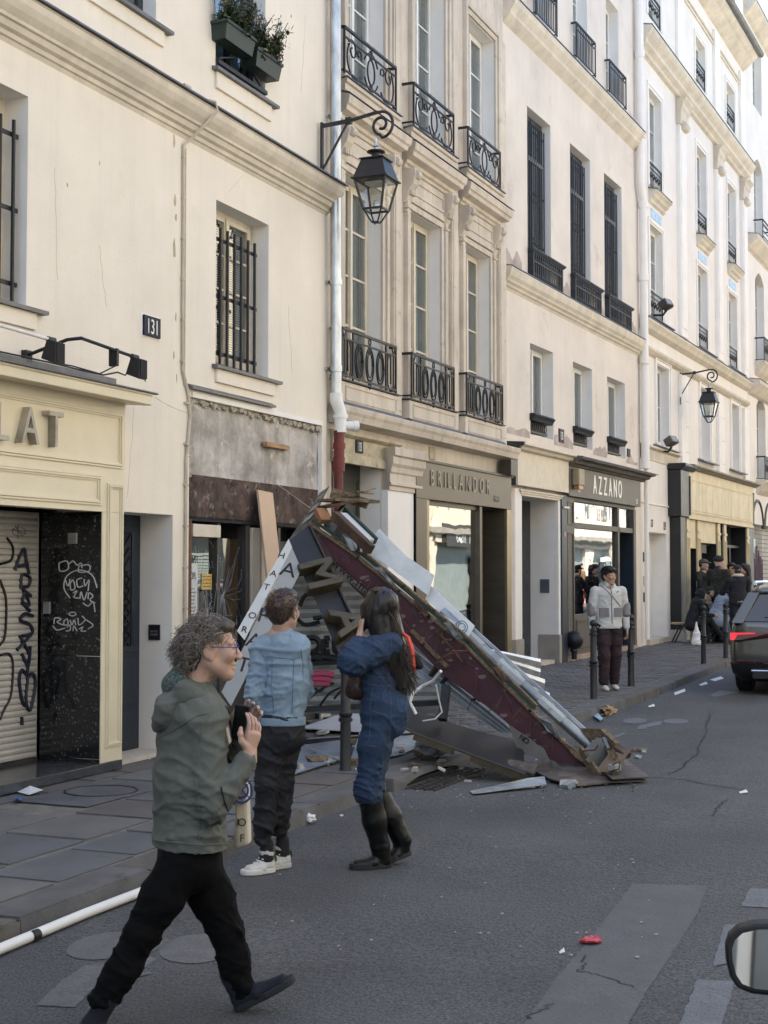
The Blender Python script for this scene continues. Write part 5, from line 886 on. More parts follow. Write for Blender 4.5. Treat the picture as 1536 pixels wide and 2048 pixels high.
WK = thing('collapsed_sign', 'collapsed shop sign of maroon boards, bent bronze lettering and steel shutter, tipped onto the road', 'fallen sign', (11.8, 4.5, .05))
WO = Vector(WK.location)
def wk(mb, name, m, **kw): mb.v = [tuple(Vector(p)-WO) for p in mb.v]; p = kw.pop('par', WK); return mb.ob(name, m, p, **kw)
def strip_pts(L, x=None, d=None): return [onX(a, b, x) for a, b in L]
Mx = 11.85
top = [(622, 1048), (718, 1115), (800, 1182), (860, 1232), (931, 1290), (1062, 1421), (1203, 1556)]; bot = [(645, 1104), (703, 1172), (786, 1252), (828, 1288), (883, 1348), (985, 1421), (1139, 1553)]
k = MB(); T_ = [onX(a, b, Mx) for a, b in top]; B_ = [onX(a, b, Mx-.03) for a, b in bot]; n = len(T_)
off = Vector((.05, 0, 0)); k.add(T_+B_+[p+off for p in T_]+[p+off for p in B_], [(i, i+1, n+i+1, n+i) for i in range(n-1)]+[(2*n+i+1, 2*n+i, 3*n+i, 3*n+i+1) for i in range(n-1)]+[(i+1, i, 2*n+i, 2*n+i+1) for i in range(n-1)]+[(n+i, n+i+1, 3*n+i+1, 3*n+i) for i in range(n-1)]+[(0, n, 3*n, 2*n), (n-1, 3*n-1, 4*n-1, 2*n-1)])
mo = wk(k, 'maroon_board', MAR)
def edge(pts, w_, h_, name, m, x, d=(0, 0, 0), par=WK):
    k = MB(); P = [onX(a, b, x)+Vector(d) for a, b in pts]
    for p, q in zip(P, P[1:]): e = (q-p).normalized()*.012; k.bar(p-e, q+e, w_, h_, (1, 0, 0))
    return wk(k, name, m, par=par)
edge(top, .022, .05, 'timber_edge', TIMB, Mx-.005); edge([(a+6, b-6) for a, b in top[:-1]], .02, .05, 'green_edge', GRN, Mx+.02); edge([(a+10, b-11) for a, b in top[1:-1]], .018, .04, 'timber_edge', TIMB, Mx+.04)
edge([(825, 1262), (850, 1288), (894, 1333)], .025, .05, 'timber_edge', TIMB, Mx-.04); edge([(875, 1262), (926, 1325)], .012, .03, 'loose_batten', TIMD, Mx-.05); edge([(872, 1265), (885, 1262)], .012, .03, 'loose_batten', TIMD, Mx-.05)
# scabs of torn paper on the maroon board
r6 = random.Random(11); k = MB()
for i in range(34):
    t = r6.random(); s = r6.uniform(.1, .92); j = min(n-2, int(t*(n-1))); f = t*(n-1)-j; c_ = (T_[j].lerp(T_[j+1], f)).lerp(B_[j].lerp(B_[j+1], f), s)+Vector((-.008, 0, 0)); a = r6.uniform(0, 3); sz = r6.uniform(.008, .032)
    k.poly([c_+Vector((0, math.cos(q+a)*sz*r6.uniform(.6, 1.6), math.sin(q+a)*sz*r6.uniform(.3, .9))) for q in np.linspace(0, 6.28, 8)[:-1]], (.004, 0, 0))
wk(k, 'torn_paper', mat('torn_paper', (.20, .15, .14), .9, var=.3), par=mo, kind='stuff')
# rubble, glass and torn bits around the wreck
k = MB(); r6 = random.Random(21)
for i in range(240):
    if i < 150: p = onroad(r6.uniform(560, 905), r6.uniform(1425, 1545), .10)
    else: p = onroad(r6.uniform(905, 1290), r6.uniform(1490, 1585), 0)
    s = r6.uniform(.008, .045) if r6.random() < .8 else r6.uniform(.04, .08); k.cur = r6.choices((0, 1, 2, 3), (4, 3, 2, 2))[0]; M_ = Matrix.Translation(p+Vector((0, 0, s*.3))) @ Matrix.Rotation(r6.uniform(0, 6), 4, 'Z') @ Matrix.Rotation(r6.uniform(-.6, .6), 4, 'X'); a, b_, c = s*r6.uniform(.6, 1.6), s*r6.uniform(.4, 1), s*r6.uniform(.15, .5)
    k.add([M_ @ Vector((x*a*r6.uniform(.6, 1.1), y*b_*r6.uniform(.6, 1.1), z*c)) for x, y, z in ((-1,-1,-1),(1,-1,-1),(1,1,-1),(-1,1,-1),(-1,-1,1),(1,-1,1),(1,1,1),(-1,1,1))], [(3,2,1,0),(4,5,6,7),(0,1,5,4),(1,2,6,5),(2,3,7,6),(3,0,4,7)])
k.ob('rubble', [mat('plaster_rubble', (.50, .47, .42), .95, var=.2), TIMB, mat('glass_crumbs', (.35, .40, .42), .2, var=.2), DK2], kind='stuff')
TRN = mat('torn_flashing', (.24, .25, .25), .45, .5, var=.4, sc_=6, bump=.4, bs=14)
for (x, y, w_, h_, d_, m_) in ((700, 1085, 34, 26, 11.8, TRN), (770, 1152, 42, 20, 11.8, TRN), (842, 1216, 30, 26, 11.8, TIMD), (905, 1262, 36, 22, 11.8, TRN), (1000, 1350, 34, 18, 11.8, TIMD), (1100, 1455, 40, 26, 11.8, TRN), (1150, 1505, 36, 22, 11.75, TIMB), (668, 1060, 30, 30, 11.95, TRN), (815, 1440, 40, 22, 11.9, TRN), (950, 1490, 50, 18, 11.75, TRN), (1120, 1540, 46, 16, 11.6, TRN), (1225, 1510, 26, 22, 11.6, TIMB)):
    P = [onX(x+w_*r6.uniform(.7, 1.2)*math.cos(q)*.5, y+w_*.42*math.cos(q)+h_*r6.uniform(.5, 1.2)*math.sin(q)*.5, d_-.03*r6.random()) for q in np.linspace(0, 6.28, 10)[:-1]]; k = MB(); k.poly(P, (.006, 0, 0)); wk(k, 'torn_fragment', m_)
k = MB()
for i in range(16):
    p = onX(r6.uniform(640, 1150), 0, 11.7); x = r6.uniform(650, 1180); y = 1048+(x-622)*.872+r6.uniform(-6, 10); p = onX(x, y, 11.8); q = p+Vector((r6.uniform(-.05, .05), r6.uniform(-.12, .12), -r6.uniform(.08, .35))); k.tube([p, p.lerp(q, .5)+Vector((r6.uniform(-.05, .0), r6.uniform(-.05, .05), 0)), q], .004, 4)
wk(k, 'hanging_wires', TIMD, kind='stuff')
# web address strip
q4 = [onX(a, b, Mx-.05) for a, b in ((655, 1112), (738, 1186), (752, 1208), (662, 1134))]; k = MB(); k.poly(q4, (.012, 0, 0)); so = wk(k, 'address_strip', mat('taupe_strip', (.20, .17, .14), .6, var=.2))
me = text_mesh('www.maur', .125, .002, 1.05, 'LEFT'); me.materials.append(BLK); a, b = onX(661, 1128, Mx-.056), onX(744, 1202, Mx-.056); e1 = (b-a).normalized(); e3 = Vector((-1, 0, 0)); e2 = e3.cross(e1); Mt = Matrix((e1, e2, e3)).transposed().to_4x4(); me.transform(Mt); link('strip_lettering', me, so, loc=a-WO)
# bent bronze sign board with the gold letters: a long sheet sagging from the apex to the road
L_ = [(576, 1082, 13.15), (594, 1126, 13.0), (633, 1207, 12.75), (676, 1302, 12.45), (735, 1400, 12.2), (807, 1455, 12.05), (906, 1496, 11.9), (1052, 1550, 11.66)]
Rr = [(620, 1049, 13.3), (650, 1112, 13.1), (690, 1200, 12.85), (738, 1300, 12.6), (780, 1385, 12.5), (818, 1412, 12.5), (912, 1450, 12.5), (1045, 1484, 12.3)]
def smooth_line(L, n):
    P = [at(*p) for p in L]; out = []
    for i in range(len(P)-1):
        p0 = P[max(i-1, 0)]; p1 = P[i]; p2 = P[i+1]; p3 = P[min(i+2, len(P)-1)]
        for k in range(n): t = k/n; out.append(.5*((2*p1)+(p2-p0)*t+(2*p0-5*p1+4*p2-p3)*t*t+(3*p1-p0-3*p2+p3)*t**3))
    return out+[P[-1]]
SA, SB = smooth_line(L_, 4), smooth_line(Rr, 4); k = MB(); N = len(SA); back = cF*.03; vs = SA+SB+[p+back for p in SA]+[p+back for p in SB]
k.add(vs, [(i, i+1, N+i+1, N+i) for i in range(N-1)]+[(2*N+i+1, 2*N+i, 3*N+i, 3*N+i+1) for i in range(N-1)]+[(i+1, i, 2*N+i, 2*N+i+1) for i in range(N-1)]+[(N+i, N+i+1, 3*N+i+1, 3*N+i) for i in range(N-1)]+[(0, N, 3*N, 2*N), (N-1, 3*N-1, 4*N-1, 2*N-1)])
sb = wk(k, 'sign_board', BRZ, smooth=True)
for A_, nm in ((SB[:17], 'edge_lip'), (SA[20:], 'edge_lip')):
    k = MB(); [k.bar(p-cF*.01, q-cF*.01, .016, .05, cF) for p, q in zip(A_, A_[1:])]; wk(k, nm, BRZ if nm == 'x' else mat('edge_bronze', (.07, .06, .046), .4, .4, var=.2), par=sb)
for (i0, i1) in ((21, 24), (25, 28)):
    k = MB(); [k.bar(p+Vector((0, 0, -.03)), q+Vector((0, 0, -.03)), .05, .06, cF) for p, q in zip(SA[i0:i1], SA[i0+1:i1+1])]; wk(k, 'brass_trim', GOLD, par=sb)
for ch, i in (('M', 6), ('A', 10.2), ('U', 13.4)):                                        # raised gold letters, running down the board
    j = int(i); f = i-j; a0 = SA[j].lerp(SA[j+1], f); b0 = SB[j].lerp(SB[j+1], f); c_ = a0.lerp(b0, .5); dn = (SA[j+1].lerp(SB[j+1], .5)-SA[j].lerp(SB[j], .5)).normalized(); w3 = dn.cross((b0-a0).normalized()).normalized(); w3 = -w3 if w3.dot(cF) > 0 else w3
    e2 = w3.cross(dn); me = text_mesh(ch, .44, .05, .95, bev=.014); c2 = sum((v.co for v in me.vertices), Vector())/len(me.vertices); me.transform(Matrix.Translation(-c2)); me.materials.append(GOLD); me.transform(Matrix((dn, e2, w3)).transposed().to_4x4()); link('gold_letter', me, sb, loc=c_+w3*.055-WO)
# end face of the sign box, at the apex
k = MB(); k.poly([at(576, 1082, 13.15), at(620, 1049, 13.3), at(659, 972, 13.75), at(640, 985, 13.75)], cF*.02); bo = wk(k, 'box_end', mat('scuffed_dark_sheet', (.13, .125, .115), .4, .4, var=.3, sc_=6, bump=.2))
for s in (.25, .5, .72):
    k = MB(); a = at(576, 1082, 13.14).lerp(at(640, 985, 13.74), s); b = at(620, 1049, 13.29).lerp(at(659, 972, 13.74), s); k.poly([a.lerp(b, .25), a.lerp(b, .8), a.lerp(b, .8)+(at(640, 985, 13.74)-at(576, 1082, 13.14))*.14, a.lerp(b, .25)+(at(640, 985, 13.74)-at(576, 1082, 13.14))*.14], -cF*.004); wk(k, 'end_lettering', GOLD if s < .1 else mat('faded_letter', (.25, .23, .19), .5), par=bo)
# pale side panel with the stacked letters
d0, d1 = 13.0, 12.3
def pan(x, y): return at(x, y, d0+(d1-d0)*(y-1090)/300)
k = MB(); k.poly([pan(584, 1096), pan(603, 1140), pan(462, 1412), pan(443, 1384)], cF*.02); po = wk(k, 'grey_panel', PANG)
k = MB(); k.poly([pan(577, 1078), pan(584, 1095), pan(489, 1280), pan(474, 1262)], cF*.025); pw = wk(k, 'white_strip', PANW)
pn = (pan(603, 1140)-pan(584, 1096)).cross(pan(462, 1412)-pan(584, 1096)).normalized(); pn = -pn if pn.dot(cF) > 0 else pn
e2 = cU*.97+cR*.22; e2 = (e2-pn*e2.dot(pn)).normalized(); e1 = e2.cross(pn); Ml = Matrix((e1, e2, pn)).transposed().to_4x4()
def pletter(ch, x, y, size, par):
    me = text_mesh(ch, size, .002, 1.1); me.materials.append(BLK); c2 = Vector((0, size*.35, 0)); me.transform(Matrix.Translation(-c2)); me.transform(Ml); link('panel_letter', me, par, loc=pan(x, y)+pn*.005-WO)
for ch, x, y in (('A', 577, 1139), ('H', 533, 1232), ('A', 509, 1281), ('T', 487, 1329)): pletter(ch, x, y, .20, po)
for ch, x, y in (('H', 563, 1111), ('A', 547, 1147), ('T', 533, 1174), ('O', 505, 1231), ('R', 489, 1259)): pletter(ch, x, y, .085, pw)
# steel shutter curtain hanging behind, slat by slat
y = 1112; i = 0; so = None
def rx(y):
    for (a, b), (c, d) in zip(bot, bot[1:]):
        if b <= y <= d: return a+(c-a)*(y-b)/(d-b)+8
    return 700
while y < 1414:
    h = 17.5; xl = 606-(y-1105)*.345; xr = min(rx(y+h), 888) if y > 1105 else 650; dd = 13.45+.15*math.sin((y-1100)/110); k = MB()
    q = [at(xl, y+.8+rnd.uniform(-.5, .6), dd), at(xr, y+.8+rnd.uniform(-1, .8), dd+.1), at(xr, y+h, dd+.1), at(xl-6, y+h, dd)]; mid = [q[0].lerp(q[3], .5)-cF*.007, q[1].lerp(q[2], .5)-cF*.007]
    k.add(q+mid+[p+cF*.012 for p in q], [(0, 1, 5, 4), (4, 5, 2, 3), (0, 3, 9, 6), (1, 7, 8, 2), (6, 9, 8, 7), (0, 6, 7, 1), (3, 2, 8, 9)]); o = wk(k, 'shutter_slat', SLT); y += h; i += 1
k = MB(); k.bar(at(496, 1424, 13.4), at(892, 1404, 13.5), .05, .07, cF); wk(k, 'bottom_rail', mat('dark_rail', (.05, .05, .05), .5, .5, var=.3))
W2_ = lambda x, y: at(x, y, 13.36)-WO
spray(WK, BLK, [[(600, 1212), (612, 1190), (640, 1192), (652, 1210), (646, 1232), (626, 1236)], [(590, 1232), (610, 1250), (640, 1244)]], W2_, .022)
spray(WK, BLK, [[(613, 1276), (616, 1300), (630, 1304), (640, 1290), (632, 1276), (613, 1276)], [(648, 1278), (660, 1276)], [(648, 1278), (646, 1304), (660, 1304)], [(648, 1290), (658, 1290)], [(668, 1276), (670, 1302), (684, 1302), (684, 1276)], [(612, 1318), (640, 1312), (680, 1318)], [(620, 1326), (676, 1324)]], W2_, .03)
spray(WK, BLK, [[(600, 1412), (640, 1380), (668, 1366)], [(640, 1412), (660, 1386), (690, 1372)], [(630, 1362), (648, 1372), (640, 1384), (630, 1376)], [(668, 1398), (700, 1360)], [(690, 1242), (712, 1252), (704, 1262)]], W2_, .012)
spray(WK, mat('pink_spray', (.45, .07, .13), .6), [[(612, 1352), (640, 1346), (668, 1350)], [(614, 1360), (640, 1356), (664, 1360)], [(618, 1366), (660, 1367)], [(622, 1346), (616, 1376)]], W2_, .028)
# sloping second curtain under the maroon board
for i in range(4):
    t0, t1 = i/4, (i+1)/4-.02; k = MB(); A0, A1 = (828, 1284), (1040, 1465); Bq0, Bq1 = (830, 1350), (1000, 1466)
    f = lambda a, b, t: (a[0]+(b[0]-a[0])*t, a[1]+(b[1]-a[1])*t)
    k.poly([onX(*f(A0, Bq0, t0), 12.05), onX(*f(A1, Bq1, t0), 12.05), onX(*f(A1, Bq1, t1), 12.02), onX(*f(A0, Bq0, t1), 12.02)], (.02, 0, 0)); wk(k, 'shutter_slat', SLT)
for (a, b, c, d) in ((862, 1352, 884, 1322), (884, 1366, 905, 1340), (938, 1378, 962, 1402), (945, 1400, 968, 1392)): k = MB(); k.bar(onX(a, b, 11.98), onX(c, d, 11.98), .02, .07, (1, 0, 0)); wk(k, 'black_strap', BLK)
# slats splayed out beyond the roller
for q in ([(983, 1300), (1080, 1318), (1080, 1336), (992, 1309)], [(994, 1310), (1080, 1338), (1078, 1356), (1014, 1328)], [(1016, 1330), (1089, 1359), (1087, 1380), (1046, 1356)], [(1050, 1362), (1098, 1386), (1098, 1400), (1066, 1380)], [(1087, 1398), (1107, 1408), (1107, 1416), (1096, 1408)]):
    q = [(a-35, b-8) if i in (0, 3) else (a, b) for i, (a, b) in enumerate(q)]; P = [onX(a, b, 12.5+.012*(a-980)) for a, b in q]; k = MB(); mid = [P[0].lerp(P[3], .45)-Vector((.03, .02, -.01)), P[1].lerp(P[2], .45)-Vector((.03, .02, -.01))]
    k.add(P+mid+[p+Vector((.02, 0, 0)) for p in P], [(0, 1, 5, 4), (4, 5, 2, 3), (6, 9, 8, 7), (0, 6, 7, 1), (3, 2, 8, 9), (1, 7, 8, 2, 5), (0, 4, 3, 9, 6)]); wk(k, 'shutter_slat', ALU)
# roller tube with sleeves along the upper edge
ta, tb = onX(845, 1188, 12.06), onX(1186, 1497, 12.06); k = MB(); k.tube([ta.lerp(tb, .12), tb], .050, 14); tu = wk(k, 'roller_tube', TUBM, smooth=True)
for s0, s1 in ((.24, .36), (.46, .60), (.70, .83)): k = MB(); k.tube([ta.lerp(tb, s0), ta.lerp(tb, s1)], .058, 8); wk(k, 'tube_sleeve', mat('pale_sleeve', (.40, .42, .41), .5, .5, var=.2), par=tu)
for s in (.2, .47, .75): k = MB(); k.tube([ta.lerp(tb, s)-cF*.056+cU*.0, ta.lerp(tb, s)-cF*.066], .012, 8); wk(k, 'bolt', SLT, par=tu)
k = MB(); k.bar(ta.lerp(tb, .2)+Vector((.06, -.01, .07)), tb+Vector((.06, -.01, .07)), .012, .03); wk(k, 'guide_rail', ALU)
# broken woodwork at the apex
for a, b, w_, h_, m, nm in (((652, 1000, 13.5), (742, 1004, 13.9), .26, .03, TIMB, 'split_plank'), ((662, 985, 13.75), (735, 1008, 13.85), .03, .10, TIMB, 'split_plank'), ((648, 1014, 13.4), (706, 1002, 13.6), .22, .025, TIMD, 'dark_plank'), ((668, 1030, 13.25), (742, 1100, 12.95), .07, .09, TIMD, 'brown_beam'), ((640, 1020, 13.4), (652, 1044, 13.3), .12, .06, mat('orange_ply', (.33, .16, .07), .7, var=.2), 'plywood_block'), ((690, 1012, 13.6), (652, 1052, 13.3), .05, .04, mat('steel_strap', (.16, .16, .16), .5, .6, var=.3), 'steel_strap'), ((688, 1020, 13.45), (752, 1082, 13.1), .03, .07, GRN, 'green_batten'), ((686, 1034, 13.4), (742, 1088, 13.1), .10, .10, PANW, 'white_casing'), ((676, 1052, 13.2), (722, 1092, 13.0), .02, .12, DK2, 'dark_board')):  # the last bar is a thin dark board beside the white casing
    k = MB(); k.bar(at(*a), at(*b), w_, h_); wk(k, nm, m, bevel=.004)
k = MB()
for i in range(14): p = at(700+rnd.uniform(-40, 45), 990+rnd.uniform(-12, 14), 13.7); k.bar(p, p+Vector((rnd.uniform(-.1, .2), rnd.uniform(-.1, .1), rnd.uniform(-.06, .05))), .012, .01)
wk(k, 'splinters', TIMB, kind='stuff')
# broken box end on the road, flat torn plate, lettered scrap
for a, b, w_, h_, m, nm in (((1163, 1468, 12.4), (1204, 1468, 12.2), .04, .1, TIMB, 'end_board'), ((1204, 1468, 12.2), (1234, 1497, 11.9), .05, .1, TIMB, 'end_board'), ((1234, 1497, 11.9), (1254, 1512, 11.8), .09, .05, TIMD, 'end_board'), ((1203, 1556, 11.75), (1240, 1508, 11.9), .03, .12, TIMB, 'end_board'), ((1160, 1500, 12.1), (1200, 1556, 11.75), .03, .09, TIMB, 'end_board'), ((1172, 1512, 12.0), (1206, 1478, 12.1), .16, .02, mat('grey_metal_box', (.17, .18, .18), .5, .5, var=.2), 'metal_cap'), ((1206, 1484, 12.05), (1216, 1506, 11.9), .03, .1, MATS['grey_metal_box'], 'metal_cap'), ((1180, 1530, 11.9), (1212, 1492, 11.95), .03, .12, MATS['grey_metal_box'], 'metal_cap'), ((1210, 1546, 11.7), (1242, 1500, 11.85), .18, .02, mat('dusty_board', (.19, .14, .10), .85, var=.3), 'end_board'), ((1222, 1534, 11.7), (1236, 1536, 11.65), .09, .05, PANG, 'crushed_tin')):
    k = MB(); k.bar(at(*a), at(*b), w_, h_); wk(k, nm, m, bevel=.004)
TORN = mat('torn_sheet', (.12, .10, .085), .6, .25, var=.45, sc_=6, bump=.5, bs=14, spot=(.22, .18, .14), spots=7)
P = [onroad(*p)+Vector((0, 0, z)) for p, z in (((1052, 1550), .06), ((1098, 1566), .03), ((1150, 1577), .012), ((1225, 1571), .02), ((1292, 1566), .014), ((1262, 1548), .05), ((1232, 1532), .06), ((1170, 1540), .09), ((1095, 1532), .10))]
k = MB(); k.poly(P, (0, 0, .012)); k.poly([p+Vector((rnd.uniform(-.05, .05), rnd.uniform(-.05, .05), .03)) for p in P[3:8]], (0, 0, .01)); wk(k, 'torn_plate', TORN)
k = MB(); k.poly([onX(1017, 1450, 11.7), onX(1086, 1496, 11.65), onX(1102, 1530, 11.6), onX(1035, 1500, 11.65)], (.015, 0, 0)); po = wk(k, 'lettered_scrap', mat('scrap_grey', (.13, .125, .115), .6, var=.2))
for ch, x, y in (('N', 1042, 1480), ('O', 1050, 1486), ('T', 1070, 1497), ('O', 1080, 1503)):
    me = text_mesh(ch, .07, .002); me.materials.append(BLK); a, b = onX(1017, 1450, 11.68), onX(1086, 1496, 11.63); e1 = (b-a).normalized(); e3 = Vector((-1, 0, 0)); me.transform(Matrix((e1, e3.cross(e1), e3)).transposed().to_4x4()); link('panel_letter', me, po, loc=onX(x, y, 11.66)-WO)
k = MB(); k.poly([at(1018, 1518, 11.9), at(1075, 1528, 11.75), at(1068, 1548, 11.7), at(1010, 1530, 11.8)], (0, 0, -.02)); wk(k, 'crumpled_sheet', TORN)
k = MB(); k.bar(at(893, 1372, 12.5), at(885, 1440, 12.35), .07, .07); wk(k, 'steel_post', IRON)
k = MB(); wr = k
k.tube([at(*p) for p in ((832, 1428, 12), (820, 1405, 12), (826, 1386, 12), (845, 1372, 12), (866, 1362, 11.9), (882, 1342, 11.8))], .014, 6); k.tube([at(*p) for p in ((846, 1442, 12), (870, 1438, 11.9), (884, 1424, 11.9), (878, 1400, 11.9), (872, 1370, 11.8))], .007, 5); wk(k, 'white_cable', PVC, smooth=True)
k = MB(); k.tube([at(*p) for p in ((858, 1350, 11.8), (880, 1318, 11.7), (905, 1302, 11.7), (938, 1302, 11.75))], .008, 5); k.tube([at(*p) for p in ((858, 1352, 11.8), (872, 1326, 11.7), (900, 1308, 11.7), (940, 1300, 11.75))], .006, 5); k.tube([at(*p) for p in ((1166, 1502, 11.9), (1190, 1500, 11.8), (1196, 1490, 11.8))], .007, 5); k.tube([at(*p) for p in ((1225, 1530, 11.6), (1240, 1522, 11.6), (1238, 1538, 11.6), (1222, 1542, 11.6))], .008, 5); wk(k, 'brown_cable', TIMD, kind='stuff')
# dirty acrylic sheets resting on the slope
ACR = mat('dirty_acrylic', (.50, .52, .50), .35, var=.12, sc_=3, spot=(.36, .34, .28), spots=4, bump=.1, bs=20)
def loose(name, label, cat, pts, thick, m, group=None):
    c_ = sum(pts, Vector())/len(pts); c_.z = min(p.z for p in pts); t = thing(name, label, cat, c_, 0, group); k = MB(); k.poly([p-c_ for p in pts], thick); k.ob('sheet', m, t, bevel=0); return t
s1 = loose('acrylic_sheet', 'larger dirty pale acrylic sheet leaning high on the wreck against the bronze shop front', 'plastic sheet', [onX(*p) for p in ((758, 1058, 12.3), (812, 1112, 12.25), (868, 1151, 12.2), (855, 1190, 12.0), (800, 1150, 12.05), (728, 1097, 12.1))], (.012, 0, 0), ACR, 'acrylic sheets on the wreck')
s2 = loose('acrylic_sheet', 'smaller acrylic sheet with a round blue stamp, lower on the slope of the wreck', 'plastic sheet', [onX(*p) for p in ((862, 1172, 12.2), (949, 1252, 12.1), (936, 1275, 11.95), (850, 1198, 12.05))], (.012, 0, 0), ACR, 'acrylic sheets on the wreck')
k = MB(); c_ = onX(925, 1254, 11.98); [k.tube([c_+Vector((-.02, a*math.cos(q), a*math.sin(q)*1.0)) for q in np.linspace(0, 6.28, 17)[:-1]], .006, 4, closed=True) for a in (.055, .035)]; k.v = [tuple(Vector(p)-s2.location) for p in k.v]; k.ob('blue_stamp', mat('blue_print', (.10, .17, .30), .6), s2)
# plank leaning on the wall
pk = bthing('131', 'plank', 'pinkish beige plank leaning upright against the rusty beam behind the wreck', 'plank'); k = MB(); k.add([(2.70, -.30, .2), (3.02, -.30, .2), (3.02, -.32, .2), (2.70, -.32, .2), (2.66, -.02, 2.60), (2.98, -.02, 2.585), (2.98, -.045, 2.585), (2.66, -.045, 2.60)], [(0, 1, 2, 3), (4, 5, 6, 7), (0, 1, 5, 4), (1, 2, 6, 5), (2, 3, 7, 6), (3, 0, 4, 7)]); k.ob('board', mat('pink_board', (.62, .44, .30), .7, var=.06, sc_=1.5), pk, bevel=.003); settle(pk)
# things lying on the pavement and road
BSH = mat('bluish_sheet_metal', (.36, .43, .52), .38, .4, var=.25, sc_=3, bump=.35, bs=7)
def flat(name, label, cat, px_, m, lift=(.0,), road_=False, thick=.006, group=None):
    dz = .0 if road_ else .105; P = [onroad(a, b, dz)+Vector((0, 0, lift[i % len(lift)]+.004)) for i, (a, b) in enumerate(px_)]; return loose(name, label, cat, P, (0, 0, thick), m, group)
flat('metal_sheet', 'bluish grey metal sheet lying on the pavement between the man in denim and the bollard', 'metal sheet', [(556, 1560), (684, 1522), (690, 1484), (620, 1484), (575, 1500)], BSH, (.0, .01, .05, .03, .0))
flat('metal_sheet', 'pale crumpled metal sheet lying behind the bollard under the sign', 'metal sheet', [(700, 1530), (800, 1512), (850, 1494), (830, 1470), (720, 1474)], BSH, (.02, .0, .03, .06, .05))
flat('white_board', 'long white board lying flat on the setts under the shutter', 'board', [(598, 1462), (690, 1436), (840, 1432), (838, 1452), (720, 1470)], mat('white_board', (.50, .51, .52), .6, var=.1), (.02, .05, .05, .02, .02))
k = MB(); A_ = onroad(600, 1485, .15); B2 = onroad(838, 1470, .15); t = thing('frame_bar', 'dark metal bar lying on the pavement across the loose sheets', 'bar', A_.lerp(B2, .5)); k.bar(A_-A_.lerp(B2, .5), B2-A_.lerp(B2, .5), .05, .05); k.ob('bar', IRON, t)
k = MB(); A_ = onroad(612, 1493, .16); B2 = onroad(680, 1520, .13); t = thing('thin_rod', 'thin pale rod lying on the bluish metal sheet', 'rod', A_.lerp(B2, .5)); k.tube([A_-A_.lerp(B2, .5), B2-A_.lerp(B2, .5)], .008, 6); k.ob('rod', ALU, t)
def crumple(name, label, cat, px_, r, m, dz, flatn=.6, seed=1, group=None):
    c_ = onroad(*px_, dz); me = bpy.data.meshes.new(name); bm = bmesh.new(); bmesh.ops.create_icosphere(bm, subdivisions=3, radius=r)
    for v in bm.verts: q = v.co/r; v.co *= 1+.45*noise.noise(q*2.3+Vector((seed, 0, 0)))+.25*noise.noise(q*5+Vector((0, seed, 0))); v.co.z = v.co.z*flatn
    z0 = min(v.co.z for v in bm.verts)
    for v in bm.verts: v.co.z -= z0
    bm.to_mesh(me); bm.free(); me.materials.append(m); o = link(name, me, None, loc=c_+Vector((0, 0, .002))); return tag(o, label, cat, group)
PAPER = mat('white_tissue', (.78, .77, .75), .85, var=.08, sc_=12); CLR = mat('cloudy_plastic', (.36, .40, .43), .25, var=.2, sc_=8)
crumple('plastic_wrap', 'crumpled cloudy plastic wrap on the kerb above the storm drain', 'plastic', (868, 1512), .16, CLR, .11, .5, 4)
crumple('tissue', 'crumpled white tissue in the gutter between the man in denim and the woman', 'tissue', (620, 1648), .04, PAPER, 0, .7, 2); crumple('tissue', 'tiny white paper scrap in the gutter behind the woman', 'paper', (683, 1634), .014, PAPER, 0, .5, 3)
flat('paper', 'flat white paper lying on the slabs by the granite step', 'paper', [(35, 1585), (60, 1581), (86, 1584), (82, 1588), (58, 1591)], PAPER, (.0, .03, .01, .02, .0), thick=.002)
flat('blue_scrap', 'small blue plastic scrap on the slabs near the white paper', 'scrap', [(26, 1602), (38, 1599), (45, 1602), (34, 1605)], mat('blue_plastic', (.05, .14, .40), .5), (.0, .02), thick=.002)
flat('crushed_can', 'crushed red and white can lying alone on the asphalt', 'can', [(1158, 1886), (1172, 1881), (1196, 1881), (1204, 1887), (1194, 1892), (1170, 1892)], mat('red_can', (.55, .02, .05), .35, .3, var=.2, sc_=30, spot=(.7, .65, .65), spots=45), (.0, .01, .012), True, .008)
flat('metal_strip', 'bent bright metal strip lying on the asphalt in front of the wreck', 'metal strip', [(940, 1584), (946, 1592), (1093, 1576), (1089, 1567), (1056, 1571), (990, 1579)], mat('bright_zinc', (.60, .66, .70), .35, .8, var=.2, sc_=6, bump=.3, bs=10), (.0, .01, .02, .05, .05, .02), True, .006)
for i, (P, lb) in enumerate((([(370, 1740), (396, 1730), (388, 1748), (360, 1752)], 'torn white papers in the gutter behind the striding man'), ([(356, 1760), (384, 1754), (388, 1759), (360, 1766)], 'flat white paper strip on the road behind the striding man'), ([(1348, 1386), (1370, 1380), (1371, 1384), (1350, 1391)], 'long white strip in the gutter beyond the wood scraps'), ([(1398, 1370), (1412, 1366), (1416, 1369), (1402, 1372)], 'white paper scrap lying alone in the gutter behind the grey car'), ([(1420, 1360), (1442, 1355), (1448, 1358), (1430, 1363)], 'white paper scraps against the kerb beside the grey car'), ([(1296, 1413), (1308, 1411), (1310, 1414), (1298, 1415)], 'small white scrap on the road near the far bicycle mark'), ([(1118, 1906), (1128, 1904), (1130, 1908), (1120, 1909)], 'tiny white scrap beside the red can'), ([(1478, 1585), (1492, 1584), (1496, 1587), (1480, 1588)], 'white scrap on the open asphalt at the end of the crack beyond the wreck'))): flat('paper', lb, 'paper', P, PAPER, (.0, .015, .005), True, .002)
